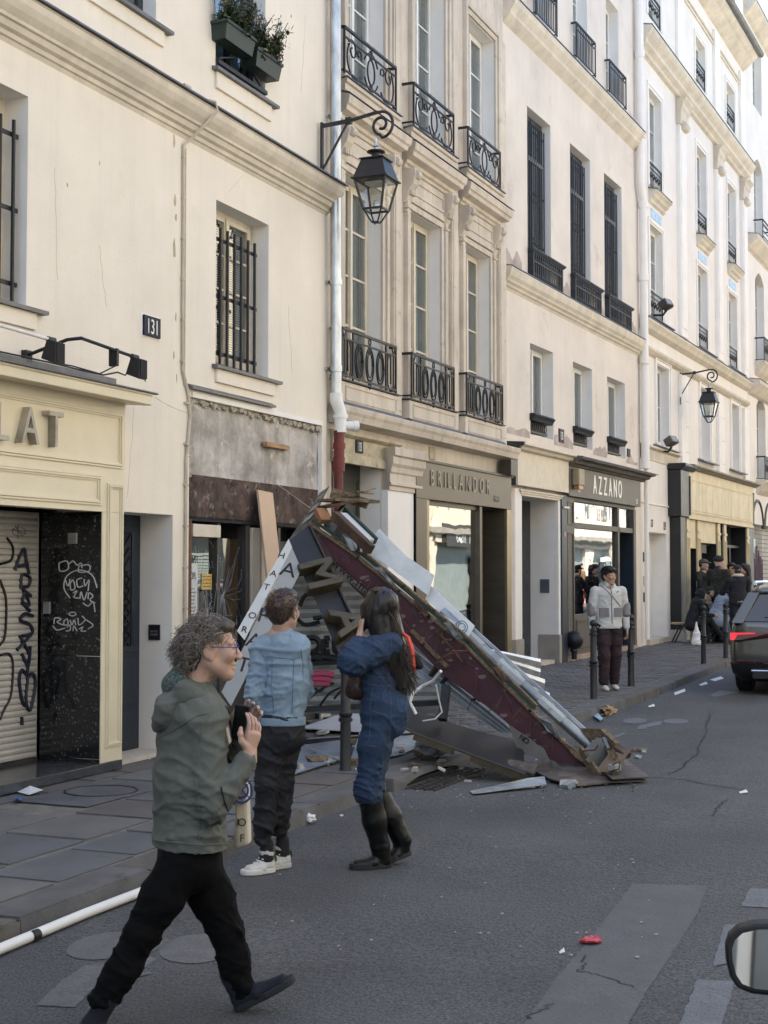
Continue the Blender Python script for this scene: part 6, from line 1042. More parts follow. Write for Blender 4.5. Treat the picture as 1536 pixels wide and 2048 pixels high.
flat('blue_paper', 'pale blue folded paper in the gutter next to the wood scraps', 'paper', [(1184, 1434), (1194, 1432), (1206, 1441), (1200, 1446)], mat('pale_blue_paper', (.35, .50, .68), .6), (.02, .04, .01, .02), True, .01)
t = thing('wood_scraps', 'little heap of pale splintered wood in the gutter against the kerb', 'wood scraps', onroad(1215, 1430)); k = MB()
for i in range(16): p = Vector((rnd.uniform(-.1, .1), rnd.uniform(-.05, .05), rnd.uniform(.015, .1))); a = rnd.uniform(-.5, .5); q = Vector((math.cos(a), math.sin(a), rnd.uniform(-.2, .2)))*rnd.uniform(.1, .22); k.bar(p-q, p+q, .03, .015)
k.ob('splinter', mat('pale_wood', (.50, .34, .19), .8, var=.2), t)
k = MB(); r6 = random.Random(3)
for i in range(260):
    a = onroad(r6.uniform(420, 1330), 1440+r6.random()**1.6*480, 0) if i > 130 else onroad(r6.uniform(640, 1300), r6.uniform(1530, 1600), 0); s = r6.uniform(.004, .015); z = gz(a.x)+.006; d_ = r6.uniform(0, 3); k.poly([(a.x+s*math.cos(d_+q), a.y+s*math.sin(d_+q)*.7, z) for q in (0, 1.4, 2.9, 4.6)], (0, 0, .004))
k.ob('litter_crumbs', mat('pale_crumbs', (.42, .40, .36), .9, var=.3, sc_=50), kind='stuff')
# white plastic pipe in the gutter
a, b = onroad(-60, 1918)+Vector((0, -.02, .03)), onroad(392, 1742)+Vector((0, -.02, .03)); a.y = min(a.y, ky(a.x)-.06); b.y = min(b.y, ky(b.x)-.06); t = thing('plastic_pipe', 'long white plastic pipe lying in the gutter along the kerb', 'pipe', a.lerp(b, .5)); k = MB(); k.tube([a-a.lerp(b, .5), (a.lerp(b, .4)+Vector((0, .02, 0)))-a.lerp(b, .5), b-a.lerp(b, .5)], .026, 12); k.ob('pipe', PVC, t, smooth=True)
k = MB(); p = a.lerp(b, .165)-a.lerp(b, .5); k.tube([p, p+(b-a).normalized()*.05], .0268, 12); k.ob('tape_mark', IRON, t)
# bollards along the kerb
BOL = mat('bollard_iron', (.030, .032, .036), .45, .3, var=.25, bump=.15, bs=60)
def bollard():
    t = thing('bollard', '', 'bollard'); k = MB(); k.lathe([(.052, 0), (.050, .02), (.046, .03), (.044, .40), (.058, .405), (.058, .43), (.046, .44), (.056, .455), (.056, .475), (.043, .49), (.039, .80), (.052, .81), (.052, .825), (.036, .835), (.036, .855), (.046, .86), (.046, .872), (.030, .885), (.026, .915), (.034, .92)], n=16); k.ob('shaft', BOL, t, smooth=True)
    k = MB(); k.lathe([(.028, .915)]+[(.047*math.sin(q), .957-.047*math.cos(q)) for q in np.linspace(.6, 3.0, 9)]+[(.002, 1.005)], n=16); k.ob('ball', BOL, t, smooth='all'); return t
b0 = bollard()
for i, ((x, y), lb) in enumerate((((10.65, 5.09), 'iron bollard standing beside the woman in denim in front of the wreck'), ((17.58, 4.92), 'iron bollard standing just in front of the young man in the white jacket'), ((19.68, 4.97), 'iron bollard just behind the young man in the white jacket, by the shop AZZANO'), ((24.55, 4.93), 'iron bollard in front of the white carrier bag and the seated people'), ((26.15, 4.85), 'iron bollard next to the rear of the grey car'))):
    o = b0 if i == 0 else copy_tree(b0); o.location = (x, y, gz(x)+.095); o['label'] = lb; o['group'] = 'iron bollards along the kerb'
# ================================================================ CARS
CARP = mat('grey_green_car_paint', (.050, .056, .050), .22, .2, var=.0, coat=.8); CARB = mat('black_car_plastic', (.014, .014, .015), .5, var=.1); TYRE = mat('tyre_rubber', (.014, .014, .014), .85, bump=.3, bs=50); CARG = mat('dark_car_glass', (.012, .014, .015), .04, spec=.7, var=0); CHR = mat('chrome', (.62, .63, .64), .15, 1)
REDL = bpy.data.materials.new('tail_light_red'); REDL.use_nodes = True; q = REDL.node_tree.nodes['Principled BSDF']; q.inputs['Base Color'].default_value = (.5, .01, .015, 1); q.inputs['Roughness'].default_value = .2; q.inputs['Emission Color'].default_value = (1, .03, .05, 1); q.inputs['Emission Strength'].default_value = .3
REDD = mat('dark_red_lens', (.07, .005, .008), .15, coat=1.); MIRR = mat('mirror_glass', (.85, .87, .88), .02, 1., var=0)
def suv(label, loc, rz, paint=CARP):
    t = thing('car', label, 'car', loc, rz); HW = .925
    # z, rear x, front x, half width
    S_ = [(.20, .22, 4.30, .80), (.30, .05, 4.46, .89), (.48, .0, 4.5, .92), (.62, .02, 4.50, .93), (.80, .05, 4.44, .93), (.97, .10, 4.30, .915), (1.06, .14, 3.6, .90)]
    def ringv(z, x0, x1, h, n=10, e=.22):
        P = []
        for cx, cy, a0 in ((x1-e, h-e, 0), (x0+e, h-e, 90), (x0+e, -h+e, 180), (x1-e, -h+e, 270)): P += [(cx+e*math.cos(R_(a0+90*i/5)), cy+e*math.sin(R_(a0+90*i/5)), z) for i in range(6)]
        return P
    def loft(S, e=.22):
        k = MB(); n = 24
        for s in S: k.v += ringv(*s, e=e)
        k.f = [(i*n+j, i*n+(j+1) % n, (i+1)*n+(j+1) % n, (i+1)*n+j) for i in range(len(S)-1) for j in range(n)]+[tuple(range(n))[::-1], tuple(range((len(S)-1)*n, len(S)*n))]; k.mi = [0]*len(k.f); return k
    body = loft(S_).ob('body', paint, t, smooth='all')
    loft([(.19, .20, 4.32, .81), (.31, .035, 4.475, .905), (.46, -.012, 4.512, .932), (.47, .0, 4.5, .92)]).ob('lower_cladding', CARB, t, smooth=True)
    gh = loft([(1.03, .16, 3.55, .885), (1.20, .30, 3.15, .82), (1.48, .52, 2.55, .68)], .16).ob('greenhouse', CARG, t, smooth=True); rf = loft([(1.475, .40, 2.60, .70), (1.54, .46, 2.45, .67), (1.60, .75, 2.2, .58)], .16).ob('roof', paint, t, smooth='all')
    for s in (-1, 1):
        k = MB(); k.tube([(.55, s*.62, 1.585), (.62, s*.64, 1.645), (2.2, s*.62, 1.64), (2.4, s*.61, 1.58)], .022, 8); k.ob('roof_rail', CHR, rf, smooth=True)
        k = MB(); k.poly([(.13, s*.90, 1.04), (.30, s*.90, 1.04), (.50, s*.70, 1.49), (.38, s*.70, 1.49)], (0, -s*.16, 0)); k.ob('rear_pillar', paint, t, bevel=.01)
        k = MB(); y0 = s*.90
        k.poly([(.02, y0, .90), (.012, s*.30, .93), (.022, s*.30, .87), (.0, s*.74, .80), (.0, s*.88, .79)], (.12, 0, 0)); lo = k.ob('tail_light', REDD, t, bevel=.006)
        k = MB(); k.poly([(.004, s*.89, .905), (-.004, s*.56, .906), (-.004, s*.56, .892), (.0, s*.80, .880), (-.006, s*.84, .80), (-.006, s*.89, .80)], (.02, 0, 0)); k.ob('light_strip', REDL, lo)
        k = MB(); k.box((-.012, min(s*.80, s*.45), .475), (.03, max(s*.80, s*.45), .505)); k.ob('reflector', REDD, t, bevel=.004)
        for x in (.82, 3.55):
            w_ = MB(); M_ = Matrix.Translation((x, s*.80, .335)) @ Matrix.Rotation(R_(90), 4, 'X'); w_.lathe([(.20, -.11), (.30, -.112), (.333, -.085), (.335, 0), (.333, .085), (.30, .112), (.20, .11)], n=28); w_.v = [tuple(M_ @ Vector(p)) for p in w_.v]; wo = w_.ob('wheel', TYRE, t, smooth=True)
            w_ = MB(); w_.lathe([(.02, -.10), (.19, -.095), (.215, -.11), (.215, .11), (.19, .095), (.02, .10)], n=24); w_.v = [tuple(M_ @ Vector(p)) for p in w_.v]; w_.ob('rim', mat('alloy_rim', (.35, .36, .37), .35, .8), wo, smooth=True)
        # door mirror: housing, glass, foot
        mx, my, mz = 2.78, s*1.03, 1.0; out = [(-.12, -.062), (-.04, -.078), (.055, -.082), (.088, -.074), (.105, -.05), (.114, -.015), (.116, .02), (.108, .045), (.088, .066), (.05, .080), (-.03, .094), (-.12, .10)]; n = len(out)
        k = MB(); lay = [(.0, 1.0), (.03, 1.06), (.09, .9), (.13, .55)]
        for dx, sc_2 in lay: k.v += [(mx+dx+.12*a+.12*b, my+s*a*sc_2, mz+.01+(b-.01)*sc_2) for a, b in out]
        k.f = [(i*n+j, i*n+(j+1) % n, (i+1)*n+(j+1) % n, (i+1)*n+j) for i in range(3) for j in range(n)]+[tuple(range(3*n, 4*n)), tuple(range(n))[::-1]]; k.mi = [0]*len(k.f); mo_ = k.ob('door_mirror', CARB, t, bevel=.012)
        k = MB(); k.poly([(mx-.002+.12*a*.86+.12*(.008+(b-.008)*.84), my+s*a*.86, mz+.008+(b-.008)*.84) for a, b in out], (-.004, 0, 0)); go = k.ob('mirror_glass', MIRR, mo_)
        k = MB(); k.tube([(mx+.03, s*.90, mz-.06), (mx+.04, my-s*.04, mz-.055)], .03, 8); k.ob('mirror_foot', CARB, mo_, smooth=True)
    k = MB(); k.box((-.02, -.62, .335), (.03, .62, .375)); k.ob('bumper_trim', CHR, t, bevel=.012); k = MB(); k.box((-.012, -.6, .24), (.02, .6, .33)); k.ob('diffuser', CARB, t, bevel=.01)
    k = MB(); k.box((.03, -.26, .60), (.05, .26, .71)); k.ob('number_plate', mat('plate_white', (.7, .7, .66), .4), t); k = MB(); k.poly([(.16, -.72, 1.07), (.16, .72, 1.07), (.40, .60, 1.46), (.40, -.60, 1.46)], (.01, 0, 0.004)); k.ob('rear_window', CARG, t)
    k = MB(); k.bar((.16, -.1, 1.10), (.20, .45, 1.13), .02, .015); k.ob('wiper', CARB, t)
    wtext_ = text_mesh('Q3', .05, .004, 1.3); wtext_.materials.append(CHR); wtext_.transform(Matrix.Rotation(R_(90), 4, 'X')); wtext_.transform(Matrix.Rotation(R_(-90), 4, 'Z')); link('badge', wtext_, t, loc=(.035, .62, .70))
    t.scale = (1, 1, .94); return t
cp = onroad(1482, 1386); suv('dark grey sport utility car with lit red tail lights, beyond the last bollard', (19.9, 2.73, gz(20)), R_(2))
suv('dark car of which only the black door mirror shows, beside the lane marks', (.55, -.57, gz(0)-.03), R_(1), mat('near_black_paint', (.02, .02, .022), .3, .3, coat=.6))
# ================================================================ PEOPLE: smooth-union distance fields turned into meshes
from mathutils.bvhtree import BVHTree
V = Vector
def A3(p): return np.array(p, float)
class Field:
    def __init__(s, h): s.h = h; s.ops = []
    def cone(s, a, b, r0, r1=None, k=.02, mode='u'):
        a, b = A3(a), A3(b); r1 = r0 if r1 is None else r1; ab = b-a; L = max(1e-9, ab@ab)
        def f(P): t = np.clip(((P-a)@ab)/L, 0, 1); return np.linalg.norm(P-a-t[..., None]*ab, axis=-1)-(r0+(r1-r0)*t)
        m = max(r0, r1); s.ops.append((f, np.minimum(a, b)-m, np.maximum(a, b)+m, k, mode)); return s
    def chain(s, pts, rs, k=.02):
        for i in range(len(pts)-1): s.cone(pts[i], pts[i+1], rs[i], rs[i+1], k)
        return s
    def ell(s, c, r, R=None, k=.02, mode='u'):
        c, r = A3(c), A3(r); R = np.eye(3) if R is None else np.array(R)
        def f(P): q = (P-c)@R; k0 = np.linalg.norm(q/r, axis=-1); k1 = np.linalg.norm(q/r**2, axis=-1)+1e-9; return k0*(k0-1)/k1
        m = r.max(); s.ops.append((f, c-m, c+m, k, mode)); return s
    def ecap(s, a, b, side, r0, r1, k=.03, mode='u'):
        """tapered capsule of elliptic section; side = direction of the first radius"""
        a, b = A3(a), A3(b); ax = b-a; L = np.linalg.norm(ax)+1e-9; ax = ax/L; sd = A3(side); sd = sd-ax*(sd@ax); sd /= np.linalg.norm(sd); fw = np.cross(ax, sd)
        def f(P):
            q = P-a; z = q@ax; t = np.clip(z/L, 0, 1); rx = r0[0]+(r1[0]-r0[0])*t; ry = r0[1]+(r1[1]-r0[1])*t; e = z-t*L; mn = np.minimum(rx, ry)
            return (np.sqrt(((q@sd)/rx)**2+((q@fw)/ry)**2+(e/mn)**2)-1)*mn
        m = max(*r0, *r1); s.ops.append((f, np.minimum(a, b)-m, np.maximum(a, b)+m, k, mode)); return s
    def cut(s, p, n):                                                                    # keep what lies behind the plane
        p, n = A3(p), A3(n); n = n/np.linalg.norm(n); s.ops.append((lambda P: (P-p)@n, None, None, 0, 'c')); return s
    def mesh(s, fold=None):
        lo = np.min([o[1] for o in s.ops if o[1] is not None and o[4] == 'u'], 0)-3*s.h; hi = np.max([o[2] for o in s.ops if o[2] is not None and o[4] == 'u'], 0)+3*s.h
        n = np.ceil((hi-lo)/s.h).astype(int)+1; D = np.full(n, 1.0); ax = [lo[i]+s.h*np.arange(n[i]) for i in range(3)]
        for f, a, b, k, mode in s.ops:
            if a is None: sl_ = tuple(slice(0, n[i]) for i in range(3))
            else:
                pad = k+4*s.h; sl_ = tuple(slice(max(0, int((a[i]-pad-lo[i])/s.h)), min(n[i], int((b[i]+pad-lo[i])/s.h)+2)) for i in range(3))
            P = np.stack(np.meshgrid(*[ax[i][sl_[i]] for i in range(3)], indexing='ij'), -1)
            if P.size == 0: continue
            d = f(P); o = D[sl_]
            if mode == 'c': D[sl_] = np.maximum(o, d)
            elif mode == 'u': q = np.clip(.5+.5*(o-d)/k, 0, 1); D[sl_] = o+(d-o)*q-k*q*(1-q)
            else: q = np.clip(.5-.5*(o+d)/k, 0, 1); D[sl_] = o+(-d-o)*q+k*q*(1-q)
        S = D < 0; c = [(0,0,0),(1,0,0),(0,1,0),(1,1,0),(0,0,1),(1,0,1),(0,1,1),(1,1,1)]; m = n-1
        C = np.stack([D[x:x+m[0], y:y+m[1], z:z+m[2]] for x, y, z in c], -1); inside = (C < 0).sum(-1); act = (inside > 0) & (inside < 8); idx = np.argwhere(act); cv = C[act]
        acc = np.zeros((len(idx), 3)); cnt = np.zeros(len(idx)); cc = np.array(c, float)
        for i in range(8):
            for j in range(i+1, 8):
                if np.abs(cc[i]-cc[j]).sum() != 1: continue
                di, dj = cv[:, i], cv[:, j]; mk = (di < 0) != (dj < 0); t = np.where(mk, di/np.where(mk, di-dj, 1), 0); acc += np.where(mk[:, None], cc[i]+t[:, None]*(cc[j]-cc[i]), 0); cnt += mk
        vs = lo+s.h*(idx+acc/cnt[:, None]); ids = np.full(m, -1); ids[act] = np.arange(len(idx)); F = []
        for a in range(3):
            u, v = (a+1) % 3, (a+2) % 3; A = [slice(None)]*3; B = [slice(None)]*3; A[a] = slice(0, n[a]-1); B[a] = slice(1, n[a])
            for q in (A, B): q[u] = slice(1, n[u]-1); q[v] = slice(1, n[v]-1)
            s0, s1 = S[tuple(A)], S[tuple(B)]; e = np.argwhere(s0 != s1)
            if not len(e): continue
            pos = s0[tuple(e.T)]; base = e.copy(); base[:, u] += 1; base[:, v] += 1; g = []
            for du, dv in ((1, 1), (0, 1), (0, 0), (1, 0)): q = base.copy(); q[:, u] -= du; q[:, v] -= dv; g.append(ids[tuple(q.T)])
            q = np.stack(g, 1); q[~pos] = q[~pos][:, ::-1]; F.append(q)
        F = np.concatenate(F); F = F[(F >= 0).all(1)]
        mb = MB(); mb.v = [tuple(p) for p in vs]; mb.f = [tuple(int(i) for i in q) for q in F]; mb.mi = [0]*len(mb.f)
        if fold:
            me = bpy.data.meshes.new('t'); me.from_pydata(mb.v, [], mb.f); nn = [v.normal.copy() for v in me.vertices]; mb.v = [tuple(V(p)+nv*fold(V(p))) for p, nv in zip(mb.v, nn)]; bpy.data.meshes.remove(me)
        return mb
def nz3(p, f, o=0): return noise.noise(V((p.x*f[0]+o, p.y*f[1], p.z*f[2])))
def crease(a=.012, sc_=7., o=0., skew=.7):
    """sharp drape creases: thin ridges of a warped, slanted noise"""
    def f(p):
        w_ = nz3(p, (3.1, 3.1, 3.1), o+5)*.25; x = p.x*.6+p.y*.5; q = V((x*sc_+w_*3, (p.z+skew*x)*sc_*1.5+w_*4, o+p.y*2)); r = max(0, 1-abs(noise.noise(q))*3.2)
        q2 = V((x*sc_*1.7-w_*3, (p.z-skew*1.2*x)*sc_*1.9, o+9+p.y*3)); r2 = max(0, 1-abs(noise.noise(q2))*3.5)
        return a*(r*r*.7+r2*r2*.45)-a*.35+.0025*nz3(p, (38, 38, 38), o)
    return f
def cloth(a=.006, f=(9, 9, 13), o=0., b=.003): return crease(a*1.3, 8., o)
def rot(yaw=0, pitch=0, roll=0): return np.array((Matrix.Rotation(yaw, 3, 'Z') @ Matrix.Rotation(-pitch, 3, 'Y') @ Matrix.Rotation(roll, 3, 'X')))
def head(F, c, yaw, pitch=0, s=1., neck=None, roll=0, ear=1):
    """face looks along +x of the head frame"""
    R = rot(yaw, pitch, roll); c = A3(c); q = lambda x, y, z: c+R@A3((x, y, z))*s
    E = lambda p, r, k=.02, mode='u', Rr=None: F.ell(q(*p), A3(r)*s, R if Rr is None else R@Rr, k*s, mode)
    E((-.018, 0, .032), (.098, .074, .088)); E((.030, 0, -.022), (.062, .060, .085)); F.cone(q(-.005, .052, -.05), q(.06, .012, -.098), .022*s, .02*s, .03*s); F.cone(q(-.005, -.052, -.05), q(.06, -.012, -.098), .022*s, .02*s, .03*s)
    E((.066, 0, -.098), (.020, .024, .018)); E((.062, .036, -.018), (.03, .026, .026)); E((.062, -.036, -.018), (.03, .026, .026))
    for y in (1, -1): E((.094, y*.031, .010), (.016, .020, .013), .012, 's'); F.cone(q(.086, y*.012, .030), q(.070, y*.050, .026), .009*s, .008*s, .012*s); E((.0775, y*.031, .0085), (.0125, .0145, .0105), .004)
    F.cone(q(.086, 0, .016), q(.108, 0, -.026), .0085*s, .0135*s, .012*s); E((.104, .012, -.031), (.010, .008, .008), .006); E((.104, -.012, -.031), (.010, .008, .008), .006)
    E((.086, 0, -.056), (.013, .026, .009), .008); E((.084, 0, -.072), (.012, .023, .009), .008); F.cone(q(.102, .022, -.063), q(.102, -.022, -.063), .0035*s, None, .004*s, 's')
    for y in (1, -1): F.cone(q(.098, y*.020, -.036), q(.082, y*.036, -.066), .003*s, .004*s, .007*s, 's')
    if ear:
        for y in (1, -1): E((-.008, y*.076, -.002), (.030, .009, .036), .008, 'u', rot(y*-.35, 0, 0)); E((.0, y*.086, .0), (.014, .007, .018), .006, 's', rot(y*-.35, 0, 0)); E((-.002, y*.074, -.032), (.010, .008, .012), .006)
    if neck is not None: F.cone(q(-.028, 0, -.055), neck, .052*s, .06*s, .03*s)
    return q, R
def hand(F, w_, d, nrm, thumb, L=.185, curl=.25, spread=.16, r=.0088):
    """wrist, finger direction, palm normal, side the thumb leaves from; five separate fingers with three bends"""
    d = V(d).normalized(); nrm = V(nrm); nrm = (nrm-d*nrm.dot(d)).normalized(); sd = d.cross(nrm); sd = sd if sd.dot(V(thumb)) > 0 else -sd; w_ = V(w_); pl = L*.50
    F.ecap(w_+d*.012, w_+d*pl, sd, (.028, .015), (.038, .0125), .012)
    for i, (o, ln) in enumerate(((.029, .92), (.010, 1.0), (-.009, .95), (-.027, .76))):
        p = w_+d*pl+sd*o; a = spread*(o/.03)*.5; cu = curl*(1+.25*i); fl = L*.5*ln; pts = [p-d*.02]; ang = cu*.4
        for seg in (.45, .32, .23): dr = (d*math.cos(ang)+nrm*math.sin(ang)+sd*a).normalized(); pts.append(pts[-1]+dr*(fl*seg+(.02 if seg == .45 else 0))); ang += cu
        F.chain(pts, [r*1.05, r*.95, r*.88, r*.75], .003)
    p = w_+d*.03+sd*.022; q = p+(d*.5+sd*.75+nrm*.25).normalized()*L*.21; q2 = q+(d*.85+sd*.35+nrm*.2).normalized()*L*.17; q3 = q2+(d*.95+sd*.05+nrm*.2).normalized()*L*.13; F.chain([p, q, q2, q3], [.015, .0115, .0105, .008], .008)
def shoe(F, heel, toe, up=(0, 0, 1), h=.075, w_=.046):
    heel, toe, up = V(heel), V(toe), V(up); d = (toe-heel); L = d.length; d.normalize(); up = (up-d*up.dot(d)).normalized(); sd = d.cross(up)
    F.ecap(heel+d*.035+up*.035, heel+d*L*.45+up*.032, sd, (.034, .036), (.040, .034), .02); F.ecap(heel+d*L*.45+up*.030, toe-d*.045+up*.026, sd, (w_, .030), (w_*.82, .024), .02); F.cone(heel+d*.045+up*.05, heel+d*.05+up*(h+.03), .040, .042, .02); F.cut(heel, -up)
def sole(mb, heel, toe, up=(0, 0, 1), w_=.048, t=.022, e=.006):
    heel, toe, up = V(heel), V(toe), V(up); d = (toe-heel); L = d.length+.01; d.normalize(); up = (up-d*up.dot(d)).normalized(); sd = d.cross(up); P = []
    for t_ in np.linspace(0, 2*math.pi, 23)[:-1]: c = math.cos(t_); wv = w_*(.82 if c < 0 else 1); P.append(heel+d*(L/2+c*L/2-.005)+sd*math.copysign(abs(math.sin(t_))**.7, math.sin(t_))*(wv+e)-up*.002)
    mb.poly(P, up*t)
SKIN = mat('skin_fair', (.50, .32, .245), .55, var=.06, sc_=18, bump=.05, bs=120, spot=(.50, .25, .18), spots=22); SKIN2 = mat('skin_tan', (.42, .25, .165), .5, var=.05, sc_=18); SKIN3 = mat('skin_dark', (.13, .07, .045), .5, var=.1)
for m_ in (SKIN, SKIN2): b_ = m_.node_tree.nodes['Principled BSDF']; b_.inputs['Subsurface Weight'].default_value = .12; b_.inputs['Subsurface Radius'].default_value = (.012, .005, .003)
EYEW = mat('eye_white', (.62, .58, .54), .2, var=.02); IRIS = mat('iris_dark', (.02, .015, .012), .1, var=.1)
HG1 = mat('hair_grey_brown', (.125, .10, .08), .5, var=.3, sc_=30); HG2 = mat('hair_grey', (.34, .31, .275), .5, var=.25, sc_=30); HG3 = mat('hair_warm_grey', (.20, .165, .135), .5, var=.25, sc_=30); HGR = mat('hair_grey_root', (.065, .052, .043), .6, var=.3, sc_=30); HBR = mat('hair_brown', (.055, .032, .02), .45, var=.3, sc_=40); HBK = mat('hair_black', (.012, .009, .009), .38, var=.3, sc_=40); HDB = mat('hair_dark_ends', (.05, .026, .017), .4, var=.3, sc_=40)
YL = R_(-66)
class Fig:
    """one person: a mesh object (the body) with hair and clothes as children; local axes: x = to the right of the street view, y = away, z = up"""
    def __init__(s, label, base, D=0, yaw=YL, name='person', group=None, sc_=1.):
        s.base = V(base); s.D = D; s.yaw = yaw; s.Ri = Matrix.Rotation(-yaw, 3, 'Z'); s.F = []; s.label = label; s.group = group; s.kids = []; s.seams = {}
    def J(s, x, y, dd=0): return s.Ri @ (at(x, y, s.D+dd)-s.base)
    def skin(s, F): s.F.append(F)
    def body(s, m):
        mb = MB()
        for F in s.F: q = F.mesh(); mb.add(q.v, q.f)
        o = mb.ob('person', m, None, smooth='all', fix=False); o.location = s.base; o.rotation_euler = (0, 0, s.yaw); tag(o, s.label, 'person', s.group); s.o = o; return o
    def wear(s, name, F, m, fold=None, keep=False):
        mb = F.mesh(fold)
        if keep: s.bvh = BVHTree.FromPolygons([V(p) for p in mb.v], mb.f)
        return mb.ob(name, m, s.o, smooth='all', fix=False)
    def seam(s, lines, name, m, r=.0025, par=None, lift=.001, dash=None):
        """lines given as photograph points, dropped on to the garment's surface along the view"""
        mb = MB(); org = s.Ri @ (V((0, 0, 1.75))-s.base)
        for ln in lines:
            P = []
            for a, b in zip(ln, ln[1:]):
                n = max(2, int(math.hypot(b[0]-a[0], b[1]-a[1])/5))
                for i in range(n):
                    t = i/n; d = (s.J(a[0]+(b[0]-a[0])*t, a[1]+(b[1]-a[1])*t)-org).normalized(); h = s.bvh.ray_cast(org, d)
                    if h[0] is not None: P.append(h[0]-d*lift)
            if len(P) > 2: mb.tube(P, r, 5)
        return mb.ob(name, m, par or s.o, kind='stuff')
def curls(roots, dirs, m, name, par, r=.0022, L=.05, turns=1.3, amp=.009, seed=1, jit=.35):
    mb = MB(); rr = random.Random(seed)
    for p, d in zip(roots, dirs):
        d = V(d)+V((rr.gauss(0, jit), rr.gauss(0, jit), rr.gauss(0, jit))); d.normalize(); a = d.orthogonal().normalized(); b = d.cross(a); ln = L*rr.uniform(.6, 1.3); ph = rr.uniform(0, 6.3); am = amp*rr.uniform(.5, 1.3); n = 9; mb.cur = rr.randrange(len(m)) if isinstance(m, list) else 0
        mb.tube([V(p)+d*ln*(i/n)+(a*math.cos(ph+turns*6.28*i/n)+b*math.sin(ph+turns*6.28*i/n))*am*min(1, i/2.5)+V((0, 0, -.012*(i/n)**2)) for i in range(n+1)], [r*(1-.6*i/n) for i in range(n+1)], 3, cap=False)
    return mb.ob(name, m, par, fix=False, smooth='all')
# ---------------------------------------------------------------- the striding man with curly grey hair
OLV = mat('olive_fleece', (.125, .135, .118), .9, var=.10, sc_=5, bump=.25, bs=160, fine=.15); OLVI = mat('teal_fleece_lining', (.11, .15, .145), .95, var=.5, sc_=110, bump=.6, bs=140); BLKJ = mat('black_jeans', (.004, .004, .0045), .9, var=.2, sc_=6, bump=.15, bs=120, spec=.15); NVS = mat('navy_suede', (.010, .012, .020), .9, var=.2, bump=.2); SOLE = mat('dark_sole', (.02, .02, .022), .8)
p = Fig('man with curly grey hair and glasses in an olive hooded jacket, striding with a phone', onroad(345, 2062), 5.62); J = p.J
FW = V((.86, .51, 0)); SD = V((.51, -.86, 0))                                              # chest direction, right-hand side
hc = J(426, 1298)+V((-.004, 0, 0)); nb = J(372, 1400, .0); F = Field(.0036); q_, Rh = head(F, hc, R_(6), R_(-2), 1.0, nb); p.skin(F)
sr = J(408, 1440, -.09); sl_ = J(405, 1425, .22); er = J(424, 1618, -.15); wr_ = J(497, 1512, -.10); el = J(455, 1580, .24); wl = J(484, 1475, .08)
F = Field(.0036); hand(F, wr_, J(521, 1424, -.08)-wr_, V((-.6, .5, .2)), V((-.5, .3, .6)), .172, .34, .24, .0082); F.cone(wr_, wr_.lerp(er, .3), .026, .034, .02); p.skin(F)
F = Field(.0036); hand(F, wl, V((.35, -.1, .9)), V((.2, -1, 0)), V((-1, 0, .2)), .185, .45, .1, .0086); F.cone(wl, wl.lerp(el, .3), .026, .034, .02); p.skin(F)
hipR, hipL = J(392, 1722, .08), J(366, 1722, -.07); kR, kL = J(452, 1858, .08), J(283, 1868, -.12); aR, aL = J(485, 1985, .07), J(205, 2012, -.16)
F = Field(.011); F.cone(nb, J(378, 1600), .09, .11, .03); F.cone(J(378, 1600), J(378, 1700), .11, .10, .03); F.chain([hipR, kR, aR], [.07, .05, .035]); F.chain([hipL, kL, aL], [.07, .05, .035]); F.cone(sl_, sr, .06, None, .03); F.chain([sr, er], [.045, .04]); F.chain([sl_, el], [.045, .04]); p.skin(F)
o = p.body(SKIN)
F = Field(.007)
F.ecap(J(384, 1425), J(378, 1560), SD, (.175, .128), (.175, .128), .05); F.ecap(J(378, 1560), J(380, 1700), SD, (.175, .128), (.178, .145), .05); F.cone(sl_, sr, .075, .08, .05); F.cone(nb+V((0, 0, -.02)), nb+V((.02, .0, .035)), .085, .082, .03)
F.chain([sr, sr.lerp(er, .5), er], [.082, .074, .064], .014); F.chain([er, er.lerp(wr_, .55), wr_.lerp(er, .08)], [.062, .054, .040], .008); F.chain([sl_, sl_.lerp(el, .5), el], [.08, .072, .06], .035); F.chain([el, wl.lerp(el, .12)], [.06, .042], .02)
F.cut(J(380, 1693)+V((0, 0, 0)), V((-.05, 0, -1)))
c1_ = crease(.014, 5.5, 1.); c2_ = crease(.016, 10., 4., .9)
def fold1(v): e = (v-er).length; return c1_(v)+c2_(v)*math.exp(-(e/.16)**2)
jk = p.wear('jacket', F, OLV, fold1, True)
F = Field(.006); F.ecap(J(345, 1412, -.03), J(325, 1448, -.02), V((.2, 1, 0)), (.12, .065), (.08, .035), .04); F.cone(J(372, 1385, -.10), J(335, 1432, -.08), .038, .03, .04); F.cone(J(352, 1382, .10), J(330, 1425, .08), .04, .03, .04); F.cone(J(420, 1405, -.10), J(372, 1383, -.10), .022, .04, .03); F.cone(J(335, 1440, -.07), J(372, 1452, -.14), .018, .012, .03); F.ell(J(380, 1372, .0), (.085, .085, .075), None, .02, 's'); p.wear('hood', F, OLV, cloth(.005, (12, 12, 14), 3))
F = Field(.005); F.ecap(J(392, 1398, 0), J(362, 1372, .0), SD, (.10, .085), (.095, .075), .03); F.ell(J(398, 1362, .0), (.075, .075, .07), None, .02, 's'); p.wear('hood_lining', F, OLVI, cloth(.004, (30, 30, 30), 1))
p.seam([[(300, 1482), (330, 1470), (360, 1452), (392, 1432), (420, 1424)], [(420, 1428), (404, 1452), (396, 1490), (398, 1520)], [(392, 1560), (400, 1610), (398, 1685)], [(287, 1678), (340, 1684), (400, 1690), (472, 1688)]], 'seam', OLV, .0035, jk)
